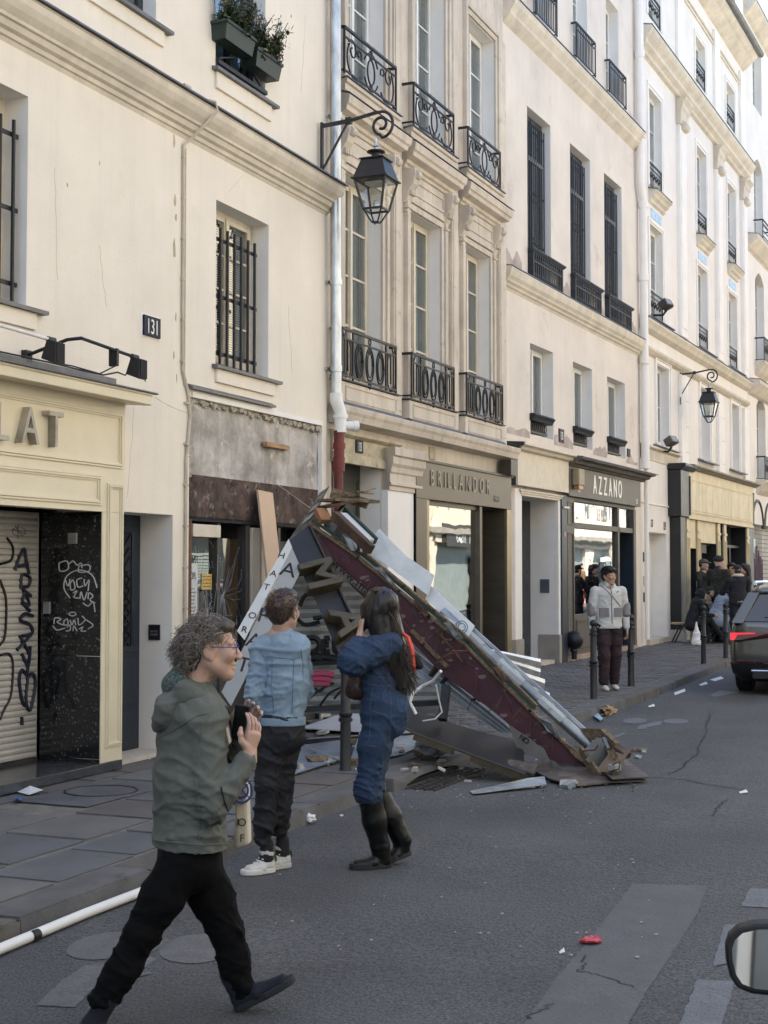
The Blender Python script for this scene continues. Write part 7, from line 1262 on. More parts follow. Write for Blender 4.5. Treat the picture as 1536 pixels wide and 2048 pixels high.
p.seam([[(442, 1575), (448, 1600), (458, 1628), (462, 1642)]], 'pocket_zip', BLK, .004, jk); p.seam([[(461, 1640), (463, 1652)]], 'zip_pull', CHR, .005, jk); p.seam([[(450, 1412), (462, 1430), (466, 1470), (468, 1500)]], 'front_zip', BLK, .005, jk)
F = Field(.007); pv = J(378, 1715); F.ecap(J(378, 1682), J(378, 1722), SD, (.150, .118), (.155, .125), .04)
F.chain([hipR, hipR.lerp(kR, .5), kR, kR.lerp(aR, .5), aR+V((.0, 0, .02))], [.095, .088, .070, .063, .056], .03); F.chain([hipL, hipL.lerp(kL, .5), kL, kL.lerp(aL, .5), aL+V((0, 0, .02))], [.095, .086, .068, .062, .056], .03); F.cut(J(378, 1680), (0, 0, 1))
p.wear('trousers', F, BLKJ, lambda v: c1_(v)*.6+c2_(v)*(.8*math.exp(-((v-kR).length/.12)**2)+.8*math.exp(-((v-kL).length/.12)**2)+math.exp(-((v.z-.12)/.10)**2)))
h0, t0 = J(474, 2024, .07), J(590, 1962, .04); F = Field(.006); up_ = V((-.42, 0, .9)); shoe(F, h0, t0, up_, .12, .052); p.wear('boot', F, NVS, cloth(.003, (20, 20, 20))); k = MB(); sole(k, h0, t0, up_, .052, .028); k.ob('sole', SOLE, o, bevel=.006)
h1, t1 = J(155, 2058, -.17), J(228, 2096, -.17); F = Field(.007); shoe(F, h1, t1, V((.3, 0, .95)), .13, .05); p.wear('boot', F, NVS); k = MB(); sole(k, h1, t1, V((.3, 0, .95)), .05, .028); k.ob('sole', SOLE, o, bevel=.006)
# hair: curls rooted over the skull, leaving face and ear free
F = Field(.006); hq = lambda x, y, z: q_(x, y, z); F.ell(hq(-.032, 0, .046), (.098, .080, .084), Rh, .03); F.ell(hq(-.078, 0, -.025), (.056, .078, .078), Rh, .03); F.ell(hq(.02, 0, .090), (.070, .070, .040), Rh, .03); F.ell(hq(.075, 0, -.01), (.085, .12, .078), Rh, .01, 's'); F.ell(hq(.005, -.085, -.012), (.032, .03, .04), Rh, .01, 's'); p.wear('hair', F, HGR, lambda v: .008*nz3(v, (34, 34, 34))-.004)
rr = random.Random(5); rt, dr = [], []
while len(rt) < 2200:
    th, ph = rr.uniform(0, 6.283), math.acos(rr.uniform(-.75, 1)); u = V((math.cos(th)*math.sin(ph), math.sin(th)*math.sin(ph), math.cos(ph)))
    if u.x > .62 and u.z < .30 or (u.x > .0 and u.z < .12) or (u.x > -.3 and u.z < -.25): continue
    c_ = A3((-.030+u.x*.098, u.y*.082, .04+u.z*.088-(.03 if u.x < -.3 else 0))); rt.append(hq(*c_)); dd = V(Rh @ A3((u.x*.45-.55, u.y*.6, -.75+u.z*.55 if u.z < .6 else -.1))); dr.append(dd)
curls(rt, dr, [HG1, HG2, HG3, HG3, HG2], 'hair_curls', o, .0017, .050, 1.15, .010, 3, .30)
# glasses, eyes, brows
BLU = mat('blue_frame', (.03, .06, .30), .3, var=0); k = MB()
for y in (1, -1): k.tube([V(hq(.100-abs(y*.031-a[0])*.12, a[0], a[1])) for a in [(y*.033+.024*math.copysign(abs(math.cos(t))**.6, math.cos(t)), .006+.018*math.copysign(abs(math.sin(t))**.6, math.sin(t))) for t in np.linspace(0, 6.283, 21)[:-1]]], .0018, 5, closed=True); k.tube([V(hq(.094, y*.058, .012)), V(hq(.05, y*.078, .012)), V(hq(.0, y*.084, .012))], .0019, 5)
k.tube([V(hq(.101, .009, .010)), V(hq(.105, 0, .013)), V(hq(.101, -.009, .010))], .0018, 5); k.ob('glasses', BLU, o)
for y in (1, -1):
    k = MB(); k.lathe([(.0005, -.0095), (.006, -.0075), (.0095, 0), (.006, .0075), (.0005, .0095)], (0, 0, 0), 12); k.v = [tuple(V(hq(.0805, y*.031, .009))+V(a)) for a in k.v]; k.ob('eye', EYEW, o, smooth='all'); k = MB(); c_ = V(hq(.0892, y*.029, .009)); k.lathe([(.0005, -.003), (.0035, -.002), (.0045, 0), (.0035, .002), (.0005, .003)], c_, 10); k.ob('iris', IRIS, o, smooth='all')
    k = MB(); [k.tube([V(hq(.094-.4*abs(a)*.5, y*(.016+a), .036)), V(hq(.096-.4*abs(a)*.5, y*(.022+a), .040))], .0016, 4) for a in np.linspace(0, .03, 9)]; k.ob('eyebrow', HG1, o)
# phone and cardboard held in the hands
def held(name, label, cat, quad, depth, m, th, fig=p):
    P = [fig.J(a, b, c) for a, b, c in quad]; c_ = sum(P, V())/4; k = MB(); k.poly([a-c_ for a in P], V(th)); Rz = Matrix.Rotation(fig.yaw, 3, 'Z'); t = thing(name, label, cat, fig.base+Rz @ c_, fig.yaw); k.ob('slab', m, t, bevel=.003); return t
held('phone', 'black phone held upright in the hands of the striding man', 'phone', [(470, 1408, -.01), (501, 1414, -.05), (482, 1496, -.06), (462, 1470, -.02)], 0, mat('phone_black', (.008, .008, .009), .25, var=0), (.003, .006, 0))
held('cardboard', 'small beige cardboard sleeve below the hand of the striding man', 'cardboard', [(498, 1488, .05), (512, 1484, .05), (512, 1526, .05), (494, 1530, .05)], 0, mat('beige_card', (.55, .40, .23), .8, var=.05), (.004, .01, 0))
TOTE = mat('natural_canvas', (.62, .57, .48), .9, var=.06, sc_=8, bump=.2, bs=90); P = [p.J(a, b, .20) for a, b in ((466, 1545), (492, 1540), (497, 1690), (470, 1698))]; c_ = sum(P, V())/4; t = thing('tote_bag', 'natural canvas tote bag with a blue round print behind the olive jacket', 'bag', p.base+Matrix.Rotation(p.yaw, 3, 'Z') @ c_, p.yaw); k = MB(); k.poly([a-c_ for a in P], (.01, .06, 0)); k.ob('bag', TOTE, t, bevel=.012)
k = MB(); cc = p.J(484, 1580, .195)-c_; [k.tube([cc+V((a*math.cos(u), -.004, a*1.2*math.sin(u))) for u in np.linspace(0, 6.28, 18)[:-1]], .005, 5, closed=True) for a in (.042, .025)]; k.bar(cc+V((-.03, -.004, -.03)), cc+V((.03, -.004, .03)), .008, .004); k.bar(cc+V((-.03, -.004, .03)), cc+V((.03, -.004, -.03)), .008, .004); k.ob('print', mat('royal_blue_print', (.03, .08, .32), .7), t); k = MB(); k.tube([p.J(470, 1548, .20)-c_, p.J(452, 1460, .2)-c_, p.J(430, 1415, .2)-c_], .012, 6); k.ob('strap', TOTE, t)
for ch, x, y in (('I', 476, 1652), ('O', 484, 1652), ('F', 484, 1684)): me = text_mesh(ch, .045, .001); me.materials.append(BLK); me.transform(FAC); link('bag_lettering', me, t, loc=p.J(x, y, .19)-c_)
# ---------------------------------------------------------------- the man in the pale denim jacket, from behind
DEN = mat('pale_denim', (.28, .375, .46), .85, var=.16, sc_=7, bump=.3, bs=150, fine=.2, c2=(.18, .265, .36)); DENS = mat('denim_seam', (.14, .20, .27), .85); BLKT = mat('black_cotton', (.012, .0125, .016), .8, var=.2, sc_=6, bump=.2, bs=90); WSH = mat('white_leather', (.62, .60, .56), .5, var=.08, sc_=9, bump=.1)
p = Fig('man with short brown hair in a pale denim jacket and black trousers, seen from behind', onroad(545, 1742), 8.22); J = p.J; FW = V((.30, .95, 0)); SD = V((.95, -.30, 0))
hc = J(568, 1224); nb = J(560, 1278); F = Field(.005); q_, Rh = head(F, hc, R_(62), R_(4), .98, nb); p.skin(F); slf = J(524, 1298, .0); srt = J(598, 1292, .06); elf = J(508, 1388, -.07); wlf = J(504, 1474, -.03); ert = J(606, 1380, .14); wrt = J(585, 1400, .30)
hL, hR = J(545, 1462, .0), J(575, 1462, .06); kL, kR = J(534, 1570, -.01), J(562, 1565, .08); aL, aR = J(526, 1690, .02), J(556, 1672, .14)
F = Field(.012); F.cone(nb, J(560, 1440), .08, .1); F.chain([hL, kL], [.07, .05]); F.chain([hR, kR], [.07, .05]); F.cone(slf, srt, .05); F.chain([slf, elf, wlf], [.04, .035, .028]); F.chain([srt, ert, wrt], [.04, .035, .028]); p.skin(F); F = Field(.005); hand(F, wlf, V((.15, .1, -1)), V((1, .2, 0)), V((.1, 1, 0)), .18, .5); p.skin(F); o = p.body(SKIN)
F = Field(.008); F.ecap(J(563, 1298), J(562, 1370), SD, (.165, .110), (.150, .110), .05); F.ecap(J(562, 1370), J(562, 1450), SD, (.148, .110), (.138, .110), .05); F.cone(slf, srt, .062, .062, .05); F.chain([slf, elf], [.068, .058], .012); F.chain([elf, wlf], [.057, .044], .010); F.chain([srt, ert], [.068, .058], .02); F.chain([ert, wrt], [.062, .05], .03); F.cut(J(560, 1485), (0, 0, -1))
c3_ = crease(.015, 6.5, 2., .5); c4_ = crease(.014, 12., 7., .9)
def fold2(v): return c3_(v)+c4_(v)*math.exp(-((v-elf).length/.2)**2)
jk = p.wear('denim_jacket', F, DEN, fold2, True)
p.seam([[(535, 1312), (560, 1316), (588, 1318), (606, 1312)], [(545, 1318), (543, 1370), (548, 1432)], [(588, 1318), (586, 1370), (584, 1432)], [(520, 1300), (532, 1320), (536, 1350), (530, 1380)], [(602, 1300), (606, 1330), (606, 1360)], [(512, 1400), (506, 1440), (504, 1462)]], 'seam', DENS, .0035, jk)
F = Field(.006); F.ecap(nb+V((0, -.02, -.02)), nb+V((.01, .0, .025)), SD, (.085, .075), (.078, .068), .02); F.ell(nb+V((.02, .02, .05)), (.062, .06, .07), None, .012, 's'); p.wear('collar', F, DEN, cloth(.003, (20, 20, 20)))
F = Field(.007); F.ecap(J(560, 1448), J(560, 1436), SD, (.154, .117), (.154, .117), .01); F.cut(J(560, 1433), (0, 0, 1)); F.cut(J(560, 1450), (0, 0, -1)); p.wear('waistband', F, DEN); k = MB(); [k.bar(J(547+i*6, 1438, -.13), J(549+i*6, 1444, -.13), .012, .004) for i in range(6)]; 
F = Field(.008); F.ecap(J(560, 1440), J(560, 1470), SD, (.148, .115), (.150, .12), .04); F.chain([hL, hL.lerp(kL, .5), kL, kL.lerp(aL, .6), aL+V((0, 0, .04))], [.092, .082, .070, .068, .052], .02); F.chain([hR, hR.lerp(kR, .5), kR, kR.lerp(aR, .6), aR+V((0, 0, .04))], [.092, .082, .070, .068, .052], .02); p.wear('trousers', F, BLKT, lambda v: c3_(v)*1.1+c4_(v)*(.6*math.exp(-((v.z-.24)/.12)**2)+.6*math.exp(-((v.z-.55)/.1)**2)))
for h0, t0 in ((J(549, 1742, .06), J(484, 1752, -.04)), (J(580, 1716, .20), J(520, 1722, .10))):
    h0.z = t0.z = .004; F = Field(.006); shoe(F, h0, t0, (0, 0, 1), .085, .05); sh = p.wear('trainer', F, WSH, cloth(.0015, (30, 30, 30))); k = MB(); sole(k, h0, t0, (0, 0, 1), .052, .03); k.ob('sole', mat('white_rubber', (.66, .64, .60), .6), sh, bevel=.006); k = MB(); d = (t0-h0).normalized(); [k.bar(h0.lerp(t0, .42+.08*i)+V((0, 0, .082-.012*i))-d.cross(V((0, 0, 1)))*.03, h0.lerp(t0, .42+.08*i)+V((0, 0, .082-.012*i))+d.cross(V((0, 0, 1)))*.03, .008, .006) for i in range(4)]; k.ob('laces', PAPER, sh); F = Field(.006); F.cone(h0+d*.05+V((0, 0, .08)), h0+d*.05+V((0, 0, .16)), .043, .04); p.wear('sock', F, BLKT); k = MB(); k.ell = None; k.poly([h0-d*.006+V((0, 0, .06))+d.cross(V((0, 0, 1)))*a for a in (-.02, .02)]+[h0-d*.004+V((0, 0, .095))+d.cross(V((0, 0, 1)))*a for a in (.018, -.018)], d*.012); k.ob('heel_tab', mat('dark_green_tab', (.01, .06, .04), .5), sh)
F = Field(.006); F.ell(q_(-.022, 0, .046), (.100, .079, .085), Rh, .03); F.ell(q_(-.055, 0, .01), (.058, .070, .085), Rh, .03); F.ell(q_(.03, 0, .098), (.065, .062, .04), Rh, .03); F.ell(q_(.085, 0, -.02), (.085, .11, .09), Rh, .01, 's'); F.ell(q_(.0, .085, -.03), (.035, .03, .06), Rh, .008, 's'); F.ell(q_(.0, -.085, -.03), (.035, .03, .06), Rh, .008, 's'); p.wear('hair', F, HBR, lambda v: .004*nz3(v, (50, 50, 50)))
rr = random.Random(8); rt, dr = [], []
for i in range(750):
    th, ph = rr.uniform(0, 6.283), math.acos(rr.uniform(-.55, 1)); u = V((math.cos(th)*math.sin(ph), math.sin(th)*math.sin(ph), math.cos(ph)))
    if u.x > .35 and u.z < .5: continue
    rt.append(q_(-.022+u.x*.098, u.y*.077, .042+u.z*.086)); dr.append(Rh @ A3((u.x*.4+.45*max(0, u.z), u.y*.5, u.z*.9-.25)))
curls(rt, dr, HBR, 'hair_tufts', o, .0018, .034, .15, .004, 6, .22)
# ---------------------------------------------------------------- the woman in blue denim, long dark hair
DNB = mat('blue_denim', (.026, .056, .118), .85, var=.22, sc_=6, bump=.3, bs=150, fine=.2, c2=(.017, .036, .078)); STI = mat('tan_stitching', (.085, .095, .12), .8); BOOT = mat('black_leather', (.005, .005, .005), .38, var=.2, sc_=12, bump=.12, bs=22, spec=.35)
p = Fig('woman with long dark hair in a blue denim jumpsuit and black lace-up boots', onroad(752, 1742), 8.42); J = p.J; FW = V((-.72, .69, 0)); SD = V((-.69, -.72, 0))
hc = J(757, 1218); nb = J(768, 1275); F = Field(.005); q_, Rh = head(F, hc, R_(140), R_(6), .95, nb); p.skin(F); sL = J(782, 1288, -.10); eL = J(706, 1322, -.17); wL = J(720, 1272, -.06); sR = J(760, 1285, .17); eR = J(722, 1350, .22); wR = J(720, 1300, .10)
hL, hR = J(765, 1400, -.07), J(762, 1400, .08); kL, kR = J(735, 1580, -.07), J(742, 1575, .09); aL, aR = J(737, 1592, -.06), J(744, 1588, .09)
F = Field(.0045); hand(F, wL, J(724, 1232, -.02)-wL, V((1, .3, 0)), V((0, 1, .1)), .175, .25, .12, .0078); F.cone(wL, wL.lerp(eL, .5), .022, .03); p.skin(F); F = Field(.012); F.cone(nb, J(775, 1350), .06, .08); F.chain([hL, kL, aL], [.07, .05, .035]); F.chain([hR, kR, aR], [.07, .05, .035]); F.chain([sL, eL, wL.lerp(eL, .3)], [.035, .03, .026]); p.skin(F); o = p.body(SKIN)
F = Field(.0075); F.ecap(J(776, 1292), J(772, 1345), SD, (.150, .100), (.118, .092), .04); F.cone(sL, sR, .052, None, .04); F.chain([sL, sL.lerp(eL, .5), eL, eL.lerp(wL, .4), eL.lerp(wL, .75)], [.066, .082, .088, .070, .042], .03); F.chain([sR, eR, wR], [.062, .075, .045], .03); F.ecap(J(772, 1340), J(768, 1362), SD, (.118, .09), (.132, .105), .03)
F.ecap(J(768, 1362), J(768, 1420), SD, (.135, .108), (.158, .130), .05); F.cone(J(788, 1420, -.07), J(783, 1445, -.07), .095, .09, .05); F.cone(J(785, 1420, .08), J(780, 1445, .08), .095, .09, .05)
F.chain([hL+V((0, 0, -.03)), hL.lerp(kL, .5), kL, J(737, 1592, -.06)], [.100, .092, .074, .072], .04); F.chain([hR+V((0, 0, -.03)), hR.lerp(kR, .5), kR, J(744, 1588, .09)], [.100, .092, .074, .072], .04); F.cut(J(740, 1601), (0, 0, -1))
c5_ = crease(.011, 7.5, 3., .8); c6_ = crease(.016, 12., 6., .7)
def fold3(v): return c5_(v)+c6_(v)*(math.exp(-((v-eL).length/.18)**2)+math.exp(-((v.z-.50)/.10)**2)+.5*math.exp(-((v.z-.88)/.06)**2))
js = p.wear('jumpsuit', F, DNB, fold3, True)
p.seam([[(738, 1352), (770, 1356), (800, 1352)], [(738, 1368), (770, 1372), (804, 1368)], [(772, 1374), (766, 1390), (768, 1402), (780, 1412)], [(778, 1376), (782, 1400), (782, 1440), (776, 1500), (756, 1560)], [(742, 1430), (738, 1480), (728, 1490), (758, 1494)], [(745, 1374), (742, 1400), (740, 1420), (775, 1432)], [(795, 1390), (815, 1396), (812, 1425), (796, 1420), (795, 1390)], [(780, 1272), (784, 1300), (782, 1330)], [(702, 1282), (716, 1276), (730, 1286)]], 'stitching', STI, .0022, js)
for s_, (k_, a_, tx, ty, hx, hy, dd) in enumerate(((kL, aL, 700, 1734, 782, 1726, -.05), (kR, aR, 764, 1738, 822, 1712, .06))):
    F = Field(.006); h0, t0 = J(hx, hy, dd+.03), J(tx, ty, dd-.03); t0.z = .004; h0.z = .004 if s_ == 0 else .055; top_ = (J(740, 1592, -.05), J(757, 1592, .09))[s_]; an = h0.lerp(t0, .27)+V((0, 0, .10)); F.chain([top_, top_.lerp(an, .45), an], [.072, .068, .052], .03); up_ = (0, 0, 1) if s_ == 0 else (-.35, 0, .93); shoe(F, h0, t0, up_, .10, .044); F.cut(J(740, 1588), (0, 0, 1))
    b = p.wear('boot', F, BOOT, lambda v: .0016*(1-2*abs(nz3(v, (14, 14, 20))))+.0012*math.exp(-((v.z-.14)/.06)**2)*math.sin(v.z*120+6*nz3(v, (9, 9, 9))), True); k = MB(); sole(k, h0, t0, up_, .046, .034); k.ob('sole', SOLE, b, bevel=.004)
    if s_ == 0:
        k = MB()
        for i in range(12): c_ = top_.lerp(an, .1+.075*i); f_ = V((-.9, -.3, 0)); r_ = .063-.0012*i; k.bar(c_+f_*r_+V((-.012, .03, .0)), c_+f_*r_+V((.016, -.03, .02)), .005, .006)
        k.tube([J(727, 1600, -.13), J(722, 1612, -.13), (J(724, 1622, -.13)), J(728, 1612, -.13)], .003, 4); k.ob('laces', BLKT, b)
# hair
F = Field(.007); F.ell(q_(-.02, 0, .045), (.108, .088, .09), Rh, .03); F.ecap(J(762, 1225, .0), J(785, 1300, -.02), SD, (.115, .095), (.110, .075), .04); F.ecap(J(783, 1300, -.04), J(802, 1372, -.05), SD, (.105, .07), (.055, .04), .04); F.cone(J(732, 1215, -.03), J(725, 1260, -.03), .034, .012, .03); F.ell(q_(.11, 0, -.035), (.06, .055, .06), Rh, .01, 's'); p.wear('hair', F, HBK, lambda v: .006*nz3(v, (40, 40, 9))+.003*nz3(v, (80, 80, 20)))
mb = MB(); rr = random.Random(2)
for i in range(620):
    th = rr.uniform(-2.7, 2.7); u = V((-math.cos(th)*.9, math.sin(th), 0)); r0 = V(q_(-.02-.09*math.cos(th)*.9*rr.uniform(.4, 1), .086*math.sin(th)*rr.uniform(.6, 1), .06+rr.uniform(-.02, .06))); ex, ey = rr.uniform(768, 832), rr.uniform(1310, 1394); e0 = J(ex, ey, rr.uniform(-.13, .03)); m0 = J(rr.uniform(740, 812), 1275, rr.uniform(-.13, .06)); ph = rr.uniform(0, 6); n = 14; P = []
    for j in range(n+1): t = j/n; b_ = r0*(1-t)**2+m0*2*t*(1-t)+e0*t*t; w_ = .017*t; P.append(b_+V((math.sin(t*11+ph)*w_, math.cos(t*9+ph)*w_, 0)))
    mb.cur = 0 if rr.random() < .55 else 1; mb.tube(P, [.0035*(1-.55*j/n) for j in range(n+1)], 3, cap=False)
mb.ob('hair_strands', [HBK, HDB], o, fix=False, smooth='all')
def bag(name, label, fig, pts, m, r, cat='bag'):
    c_ = fig.J(*pts[0]); F = Field(.008); F.chain([fig.J(*a) for a in pts], r, .04); mb = F.mesh(cloth(.006, (12, 12, 12))); mb.v = [tuple(V(a)-c_) for a in mb.v]; t = thing(name, label, cat, fig.base+Matrix.Rotation(fig.yaw, 3, 'Z') @ c_, fig.yaw); mb.ob('pouch', m, t, smooth='all', fix=False); return t, c_
bag('shoulder_bag', 'dark brown leather bag at the hip of the woman in denim', p, [(712, 1345, -.02), (712, 1378, -.02), (722, 1385, -.02)], mat('brown_leather', (.035, .018, .012), .45, var=.2, bump=.15), [.045, .055, .04])
t, c_ = bag('strap_bag', 'small black bag with an orange red strap behind the shoulder of the woman in denim', p, [(832, 1318, .05), (838, 1330, .05)], BLKT, [.03, .03]); k = MB(); k.tube([p.J(*a)-c_ for a in ((800, 1262, -.02), (816, 1275, -.06), (824, 1300, -.07), (827, 1330, -.06), (829, 1345, -.03))], [.010, .014, .016, .014, .01], 6); k.ob('strap', mat('orange_red_webbing', (.75, .09, .05), .6), t)
# ---------------------------------------------------------------- generic figure for the people further off
def person(label, base, H, yaw, top, legs, skin=SKIN2, hairm=HBK, h=.013, pose='stand', arms=None, hat=None, hair='short', wide=1., lean=0., shoes=None, hood=None, leg_w=1., skirt=None, group=None, walk=0., hd=(0, 0), topm2=None, belly=0.):
    """local frame of the figure: x = forward, y = its left"""
    p = Fig(label, base, 0, yaw, group=group); s = H/1.75; S = lambda x, y, z: V((x*s, y*s, z*s))
    if pose == 'sit':
        pz = .50; pel = S(-.02, 0, pz); ch = S(.06+lean, 0, pz+.42); nb = S(.10+lean*1.3, 0, pz+.53); hc = S(.15+lean*1.7, 0, pz+.67-lean*.25); hips = [S(0, y*.09, pz) for y in (1, -1)]; kn = [S(.42, y*.12, pz-.0) for y in (1, -1)]; an = [S(.40, y*.12, .09) for y in (1, -1)]
        if pose == 'sit' and skirt == 'crossed': kn[1] = S(.42, .0, pz+.08); an[1] = S(.70, .08, .22)
    else:
        pel = S(-lean*.3, 0, .95); ch = S(lean*.5, 0, 1.30); nb = S(lean*.8, 0, 1.46); hc = S(lean+.025, 0, 1.615); hips = [S(-lean*.3, y*.09, .90) for y in (1, -1)]; kn = [S(.03+y*walk*.15, y*.10, .49) for y in (1, -1)]; an = [S(y*walk*.28-.02, y*.10, .09) for y in (1, -1)]
    sh = [nb+S(-.02, y*.185*wide, -.055) for y in (1, -1)]; arms = arms or ((0, .06, -.29, .03, .08, -.55),)*2; el = []; wr = []
    for i, y in enumerate((1, -1)): a = arms[i]; el.append(sh[i]+S(a[0], y*a[1], a[2])); wr.append(sh[i]+S(a[3], y*a[4], a[5]))
    F = Field(min(h, .011)*.75); q_, Rh = head(F, hc, hd[0], hd[1], s*.98, nb, ear=1 if h < .014 else 0); p.skin(F)
    for i, y in enumerate((1, -1)): F = Field(.007); d = (wr[i]-el[i]).normalized(); hand(F, wr[i], d, V((0, -y, 0)), V((1, 0, 0)), .18*s, .35); F.cone(wr[i], wr[i].lerp(el[i], .3), .026*s, .03*s); p.skin(F)
    F = Field(.02); F.cone(nb, pel, .08*s, .1*s); [F.chain([hips[i], kn[i], an[i]], [.06*s, .05*s, .04*s]) for i in (0, 1)]; [F.chain([sh[i], el[i]], [.04*s, .035*s]) for i in (0, 1)]; p.skin(F); o = p.body(skin)
    F = Field(h); F.ecap(ch+S(0, 0, .05), pel.lerp(ch, .35), V((0, 1, 0)), (.175*s*wide, .115*s), (.165*s*wide, (.115+belly)*s), .05); F.ecap(pel.lerp(ch, .35), pel+S(0, 0, -.04), V((0, 1, 0)), (.165*s*wide, (.115+belly)*s), (.180*s*wide, .140*s), .05); F.cone(sh[0], sh[1], .065*s, None, .05)
    if skirt != 'robe' and pose != 'sit': F.cut(pel+S(0, 0, -.075), V((0, 0, -1)))
    for i in (0, 1): F.chain([sh[i], el[i], wr[i].lerp(el[i], .06)], [.070*s*wide, .060*s*wide, .044*s], .012)
    if hood == 'up': F.ell(hc+S(-.03, 0, .01), (.125*s, .105*s, .135*s), None, .03); F.ell(V(q_(.10, 0, -.01)), (.075*s, .07*s, .10*s), Rh, .01, 's')
    elif hood: F.ell(nb+S(-.07, 0, .03), (.075*s, .12*s, .06*s), None, .04); F.cone(nb+S(-.03, 0, 0), nb+S(0, 0, .05), .085*s, .08*s, .03)
    else: F.cone(nb+S(-.02, 0, -.03), nb+S(0, 0, .03), .075*s, .07*s, .03)
    if skirt == 'robe': F.chain([hips[0], kn[0], an[0].lerp(kn[0], .1)], [.13*s, .12*s, .11*s], .1); F.chain([hips[1], kn[1], an[1].lerp(kn[1], .1)], [.13*s, .12*s, .11*s], .1)
    p.wear('top', F, top, cloth(.009 if h > .011 else .005, (8, 8, 10), len(label), .003), True)
    if skirt != 'robe':
        F = Field(h); F.ecap(pel+S(0, 0, .06), pel, V((0, 1, 0)), (.155*s, .112*s), (.16*s, .12*s), .04)
        for i in (0, 1): F.chain([hips[i], hips[i].lerp(kn[i], .5), kn[i], kn[i].lerp(an[i], .9)], [.092*s*leg_w, .086*s*leg_w, .074*s*leg_w, .066*s*leg_w], .035)
        p.wear('trousers', F, legs, cloth(.008, (9, 9, 12), 2.))
    for i in (0, 1):
        F = Field(min(h, .01)); hl = an[i]+S(-.06, 0, 0); hl.z = max(0, an[i].z-.09*s)+.002; d_ = S(.25, 0, 0) if an[i].z < .15 else S(.2, 0, -.1); shoe(F, hl, hl+d_, (0, 0, 1) if an[i].z < .15 else (.4, 0, .9), .07*s, .046*s); p.wear('shoe', F, shoes or BLKT)
    if hood != 'up':
        F = Field(.009 if h > .012 else .007)
        if hat == 'cap': F.ell(q_(-.012, 0, .062), (.108*s, .086*s, .075*s), Rh, .02); F.ell(q_(.115, 0, .055), (.065*s, .065*s, .012*s), Rh @ rot(0, -.2), .015); F.ell(q_(.03, 0, -.05), (.2, .2, .09), Rh, .01, 's'); p.wear('cap', F, hairm[1]); F = Field(.009); F.ell(q_(-.05, 0, .0), (.07*s, .08*s, .07*s), Rh, .02); p.wear('hair', F, hairm[0])
        elif hat == 'beanie': F.ell(q_(-.015, 0, .058), (.11*s, .088*s, .085*s), Rh, .02); F.ell(q_(.11, 0, -.03), (.10, .15, .075), Rh, .01, 's'); p.wear('beanie', F, hairm[1])
        else:
            F.ell(q_(-.025, 0, .05), (.108*s, .088*s, .09*s), Rh, .02); F.ell(q_(-.06, 0, -.005), (.065*s, .08*s, .08*s), Rh, .02); F.ell(q_(.02, 0, .098), (.085*s, .08*s, .045*s), Rh, .02); F.ell(q_(.095, 0, -.03), (.09*s, .12*s, .09*s), Rh, .01, 's')
            if hair == 'long': F.ecap(V(q_(-.06, 0, .0)), nb+S(-.10, 0, -.14), V((0, 1, 0)), (.085*s, .06*s), (.075*s, .035*s), .04)
            p.wear('hair', F, hairm, lambda v: .014*nz3(v, (38, 38, 38))); 
            if hair == 'curly':
                rr = random.Random(4); rt, dr = [], []
                for i in range(260):
                    th, ph = rr.uniform(0, 6.283), math.acos(rr.uniform(.05, 1)); u = V((math.cos(th)*math.sin(ph), math.sin(th)*math.sin(ph), math.cos(ph)))
                    if u.x > .7 and u.z < .5: continue
                    rt.append(q_(-.02+u.x*.108, u.y*.09, .05+u.z*.09)); dr.append(Rh @ A3((u.x, u.y, u.z+.2)))
                curls(rt, dr, hairm, 'hair_curls', o, .004, .035, 1.1, .010, 9)
    p.q, p.Rh, p.S = q_, Rh, S; return p
# young man in the white jacket
WJ = mat('off_white_fleece', (.56, .56, .53), .9, var=.05, sc_=9, bump=.15); GJ = mat('grey_nylon', (.20, .185, .19), .6, var=.1, sc_=9); PLUM = mat('plum_corduroy', (.030, .016, .020), .9, var=.15, bump=.3, bs=50, stretch=(3, 3, .3))
b = onroad(1219, 1380, .10); yw = YL-R_(82)
p = person('young man with black curly hair in a white fleece jacket and plum trousers', b, 1.66, yw, WJ, PLUM, SKIN2, HBK, .010, arms=((-.02, .055, -.28, .03, .06, -.53), (.0, .055, -.28, .03, .06, -.53)), hair='curly', wide=1.06, leg_w=1.12, hood='down', walk=-.30, shoes=WSH, hd=(R_(28), 0))
def patch(fig, name, pts, m, r=.004):
    """small cloth piece laid on the front of a garment; pts = (left/right, height) in the figure's frame"""
    c_ = sum((V((0, a, b_)) for a, b_ in pts), V())/len(pts); P = []
    for a, b_ in pts:
        h = fig.bvh.ray_cast(V((1, a, b_)), V((-1, 0, 0)))
        if h[0] is None: return None
        P.append(h[0]+V((.010, 0, 0)))
    mx_ = max(q.x for q in P); P = [V((.5*q.x+.5*mx_, q.y, q.z)) for q in P]
    k = MB(); k.poly(P, (-.04, 0, 0)); return k.ob(name, m, fig.o)
for s in (1, -1): patch(p, 'pocket', [(s*.035, .99), (s*.155, .99), (s*.155, 1.11), (s*.09, 1.115), (s*.035, 1.11)], GJ)
k = MB(); k.tube([h[0]+V((.004, 0, 0)) for h in (p.bvh.ray_cast(V((1, .004, z)), V((-1, 0, 0))) for z in np.linspace(.90, 1.44, 16)) if h[0]], .007, 5); k.ob('zip', GJ, p.o)
k = MB(); k.tube([h[0]+V((.004, 0, 0)) for h in (p.bvh.ray_cast(V((1, -.13+.27*t, 1.43-.30*t)), V((-1, 0, 0))) for t in np.linspace(0, 1, 14)) if h[0]], .011, 5); k.ob('bag_strap', mat('grey_strap', (.33, .33, .33), .7), p.o)
patch(p, 'chest_logo', [(.075, 1.315), (.10, 1.335), (.115, 1.337), (.09, 1.318)], DK2)
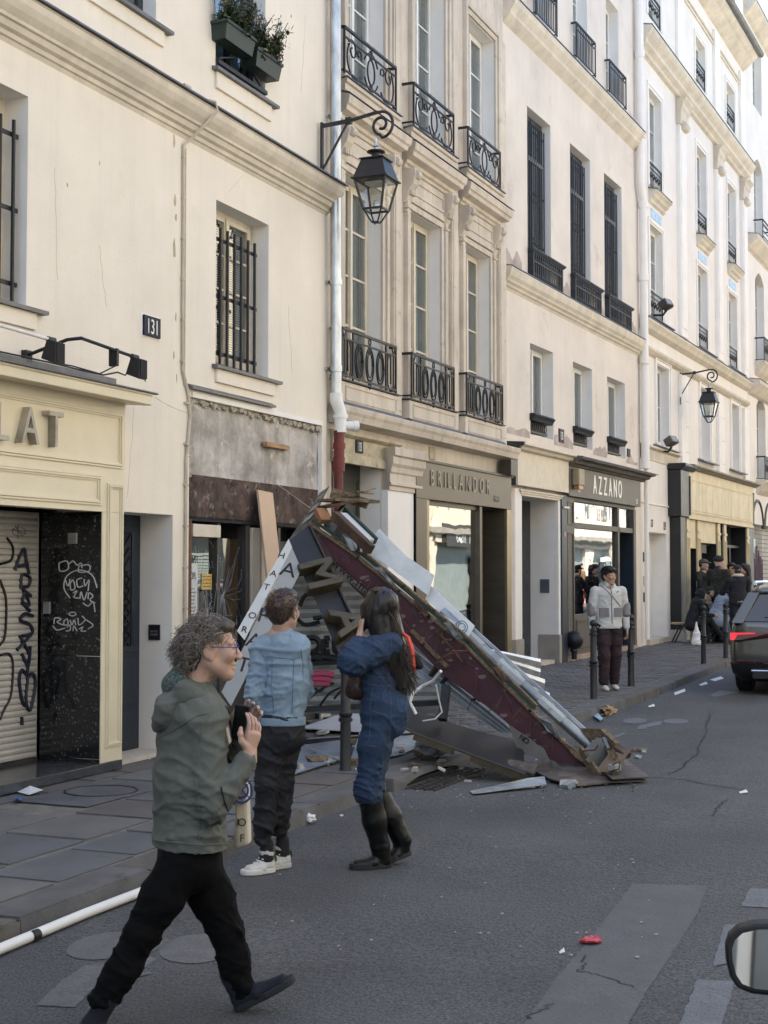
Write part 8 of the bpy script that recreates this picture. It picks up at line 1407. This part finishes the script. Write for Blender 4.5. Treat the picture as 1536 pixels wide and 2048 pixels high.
for i, y in enumerate((1, -1)): F = Field(.010); a = V((-.02, y*.243, 1.14)); F.cone(a, a+V((.025, y*.002, -.11)), .0615, .055); p.wear('sleeve_patch', F, GJ, cloth(.006))
# ---------------------------------------------------------------- people in front of the bar
CAMO = mat('dark_camouflage', (.035, .035, .030), .9, var=.2, sc_=8, c2=(.012, .012, .011), spot=(.12, .11, .085), spots=12); NVY = mat('navy_wool', (.012, .014, .022), .9, var=.2); LBL = mat('light_blue_cloth', (.30, .36, .46), .9, var=.1, sc_=5); GGR = mat('grey_green_cloth', (.16, .18, .16), .9, var=.15); SHR = mat('cream_shearling', (.62, .55, .42), .95, var=.2, sc_=30, bump=.5); CAPM = mat('grey_green_cap', (.07, .08, .065), .85); GCAP = mat('dark_green_cap', (.014, .035, .025), .85); GR_ = 'people gathered in front of the bar'
def spot_(px_, d): q = at(px_, 1150, d); return V((q.x, q.y, gz(q.x)+.095))
RAISE = (.10, .05, -.26, .22, -.06, -.02); DOWN = (0, .06, -.29, .05, .07, -.54)
person('man in a grey green cap and camouflage jacket, hand at his mouth by the pillar', spot_(1406, 32.4), 1.84, YL+R_(-40), CAMO, BLKJ, SKIN, (HBR, CAPM), .016, arms=(DOWN, RAISE), hat='cap', group=GR_)
person('tall bearded man in a black beanie and leafy camouflage jacket', spot_(1437, 31.4), 1.90, YL+R_(40), CAMO, BLKJ, SKIN, (HBK, BLKT), .016, arms=((.12, .08, -.26, .25, .0, -.30), (.10, .08, -.26, .22, .0, -.32)), hat='beanie', hd=(R_(-35), 0), wide=1.08, group=GR_)
person('dark curly haired person behind the man with the shearling collar', spot_(1463, 32.3), 1.74, YL+R_(-95), CAMO, BLKJ, SKIN2, HBK, .016, hair='curly', group=GR_)
p = person('man in a patterned cap and navy jacket with a cream shearling collar, seen from behind', spot_(1475, 30.0), 1.70, YL+R_(105), NVY, NVY, SKIN, (HBR, CAMO), .014, arms=((.16, .08, -.26, .28, .0, -.28),)*2, hat='cap', wide=1.15, group=GR_)
F = Field(.012); F.ell(V((-.03, 0, 1.47)), (.10, .125, .045), None, .02); p.wear('shearling_collar', F, SHR, cloth(.008, (30, 30, 30))); F = Field(.012); F.ecap(V((-.0, 0, .90)), V((0, 0, .93)), V((0, 1, 0)), (.185, .13), (.185, .13), .02); F.cut(V((0, 0, .935)), (0, 0, 1)); F.cut(V((0, 0, .895)), (0, 0, -1)); p.wear('jacket_hem', F, SHR)
person('woman with dark tied hair in a black coat, beside the shearling jacket', spot_(1492, 31.0), 1.72, YL+R_(165), BLKT, BLKT, SKIN, HBK, .016, hair='long', group=GR_)
BZ = -.03
p = person('seated woman with a black hood and dark coat, hand at her mouth, by the black pier', spot_(1382, 30.6)+V((0, 0, BZ)), 1.66, YL+R_(5), NVY, BLKT, SKIN, HBK, .014, pose='sit', arms=((.10, .05, -.26, .22, -.10, -.03), (.12, .03, -.27, .30, -.02, -.30)), hood='up', lean=.06, group=GR_, skirt='crossed')
person('seated person in a dark green cap and grey jacket, behind the hooded woman', spot_(1400, 31.4)+V((0, 0, BZ)), 1.70, YL+R_(-5), GGR, BLKJ, SKIN2, (HBK, GCAP), .016, pose='sit', hat='cap', lean=.05, arms=((.14, .03, -.25, .34, -.02, -.27),)*2, group=GR_)
person('seated person in light blue clothes bending forward with hands out', spot_(1424, 31.0)+V((0, 0, BZ)), 1.74, YL+R_(15), LBL, LBL, SKIN3, HBK, .014, pose='sit', lean=.16, arms=((.18, .05, -.24, .42, .02, -.30), (.18, .03, -.24, .42, .0, -.28)), hd=(0, R_(-35)), skirt='robe', group=GR_)
c_ = spot_(1400, 31.1); t = thing('bench', 'low wooden bench under the seated people in front of the bar', 'bench', c_, YL); k = MB(); k.box((-.62, -.2, .40), (.42, .2, .44)); k.ob('seat', MATS['light_wood'], t, bevel=.005)
for x in (-.5, .3):
    for y in (-.15, .15): k = MB(); k.bar((x-.1, y, 0), (x+.1, y, .40), .03, .03); k.ob('leg', IRON, t)
q = spot_(1392, 29.9); t = thing('carrier_bag', 'white plastic carrier bag standing on the pavement beside the seated woman', 'bag', q); F = Field(.012); F.ecap((0, 0, .06), (0, 0, .26), cR, (.115, .08), (.075, .04), .03); F.cone((0, 0, .26), (-.01, 0, .50), .06, .014, .03); F.cut((0, 0, .004), (0, 0, -1)); F.mesh(cloth(.012, (14, 14, 9))).ob('bag', PVC, t, smooth='all', fix=False)
q = onroad(1369, 1284, .10); t = thing('water_bottle', 'clear plastic water bottle on the pavement by the black pier', 'bottle', q); k = MB(); k.lathe([(.045, 0), (.05, .02), (.046, .10), (.05, .12), (.05, .19), (.03, .25), (.016, .27), (.016, .29)], n=14); k.ob('bottle', mat('clear_bottle', (.60, .64, .66), .15, spec=.8), t, smooth=True); k = MB(); k.lathe([(.018, .285), (.018, .31), (.001, .311)], n=12); k.ob('cap', PVC, t, smooth=True)

# people and a bicycle across the road, seen mirrored in the taupe shop's window
for x_, lb, m_, yw_ in ((54.4, 'pedestrian in an open beige coat across the road, seen only mirrored in the AZZANO window', mat('beige_coat', (.55, .42, .30), .9), 2.6), (55.9, 'pedestrian with long hair in a brown coat, seen only mirrored in the AZZANO window', mat('brown_coat', (.20, .11, .06), .9), 2.2)):
    person(lb, V((x_, -3.4, gz(x_)+.14)), 1.72, yw_, m_, BLKJ, SKIN, HBR, .02, hair='long' if x_ > 55 else 'short')
BIKE = mat('pink_red_bicycle', (.75, .10, .13), .35, coat=.5); t = thing('bicycle', 'red bicycle across the road, seen only mirrored in the AZZANO window', 'bicycle', (54.7, -3.1, gz(54.5)+.14)); 
for x_ in (-.52, .52): k = MB(); k.tube([(x_+.33*math.cos(q), 0, .34+.33*math.sin(q)) for q in np.linspace(0, 6.28, 25)[:-1]], .022, 6, closed=True); w_ = k.ob('wheel', BIKE, t, smooth='all'); k = MB(); [k.bar((x_, 0, .34), (x_+.32*math.cos(q), 0, .34+.32*math.sin(q)), .005, .005) for q in np.linspace(0, 6.28, 13)[:-1]]; k.ob('spokes', CHR, w_)
k = MB(); [k.tube([(a, 0, b_), (c, 0, d)], .025, 8) for a, b_, c, d in ((-.52, .34, -.05, .30), (-.05, .30, -.2, .85), (-.52, .34, -.17, .75), (-.17, .75, .36, .80), (-.05, .30, .36, .72), (.34, .95, .52, .34))]; k.ob('frame', BIKE, t, smooth=True); k = MB(); k.bar((-.32, 0, .90), (-.08, 0, .90), .12, .05); k.ob('saddle', BLKT, t, bevel=.02); k = MB(); k.tube([(.30, -.28, 1.02), (.34, 0, .97), (.30, .28, 1.02)], .014, 6); k.ob('handlebar', CHR, t)
# ---------------------------------------------------------------- tidy: separate pieces become parts of their own, single-part things become one object
def islands(me):
    n = len(me.vertices); par = list(range(n))
    def find(i):
        while par[i] != i: par[i] = par[par[i]]; i = par[i]
        return i
    for e in me.edges:
        a, b_ = find(e.vertices[0]), find(e.vertices[1])
        if a != b_: par[a] = b_
    gr = {}
    for p_ in me.polygons: gr.setdefault(find(p_.vertices[0]), []).append(p_.index)
    return list(gr.values())
def explode(o, name, under):
    me = o.data; gs = islands(me)
    if len(gs) < 2 or len(gs) > 24: return
    for gi, g in enumerate(gs):
        vs = sorted({v for f in g for v in me.polygons[f].vertices}); ix = {v: i for i, v in enumerate(vs)}; m2 = bpy.data.meshes.new(name); m2.from_pydata([me.vertices[v].co for v in vs], [], [[ix[v] for v in me.polygons[f].vertices] for f in g])
        for m_ in me.materials: m2.materials.append(m_)
        m2.polygons.foreach_set('use_smooth', [me.polygons[f].use_smooth for f in g])
        if gi == 0: first = m2; continue
        c = link(name, m2, o if under else o.parent)
        if not under: c.matrix_basis = o.matrix_basis.copy()
        for md in o.modifiers: q = c.modifiers.new(md.name, md.type); q.width, q.segments, q.limit_method, q.angle_limit = md.width, md.segments, md.limit_method, md.angle_limit
    o.data = first
done = set()
for o in list(bpy.data.objects):
    nm = o.name.split('.')[0]
    if o.type != 'MESH' or not o.parent or o.data.name in done: continue
    if nm == 'window_grille': explode(o, 'rail', True)
    elif nm == 'bracket' and o.parent.name.startswith('spotlight'): explode(o, nm, False)
    elif nm in ('portal_base', 'damp_stain', 'black_batten', 'stall_riser', 'cream_casing', 'transom_panel', 'arch_head', 'black_strap', 'frieze_line', 'black_pier', 'joint_line') and o.parent.type == 'EMPTY': explode(o, nm, False)
for t in [o for o in bpy.data.objects if o.type == 'EMPTY' and not o.parent and len(o.children) == 1]:
    c = t.children[0]; nm = t.name; M_ = Matrix.Translation(t.location) @ t.rotation_euler.to_matrix().to_4x4() @ Matrix.Diagonal((*t.scale, 1)) @ c.matrix_basis; props = {k_: t[k_] for k_ in t.keys()}; c.parent = None; c.matrix_basis = M_; bpy.data.objects.remove(t); c.name = nm
    for k_, v_ in props.items(): c[k_] = v_
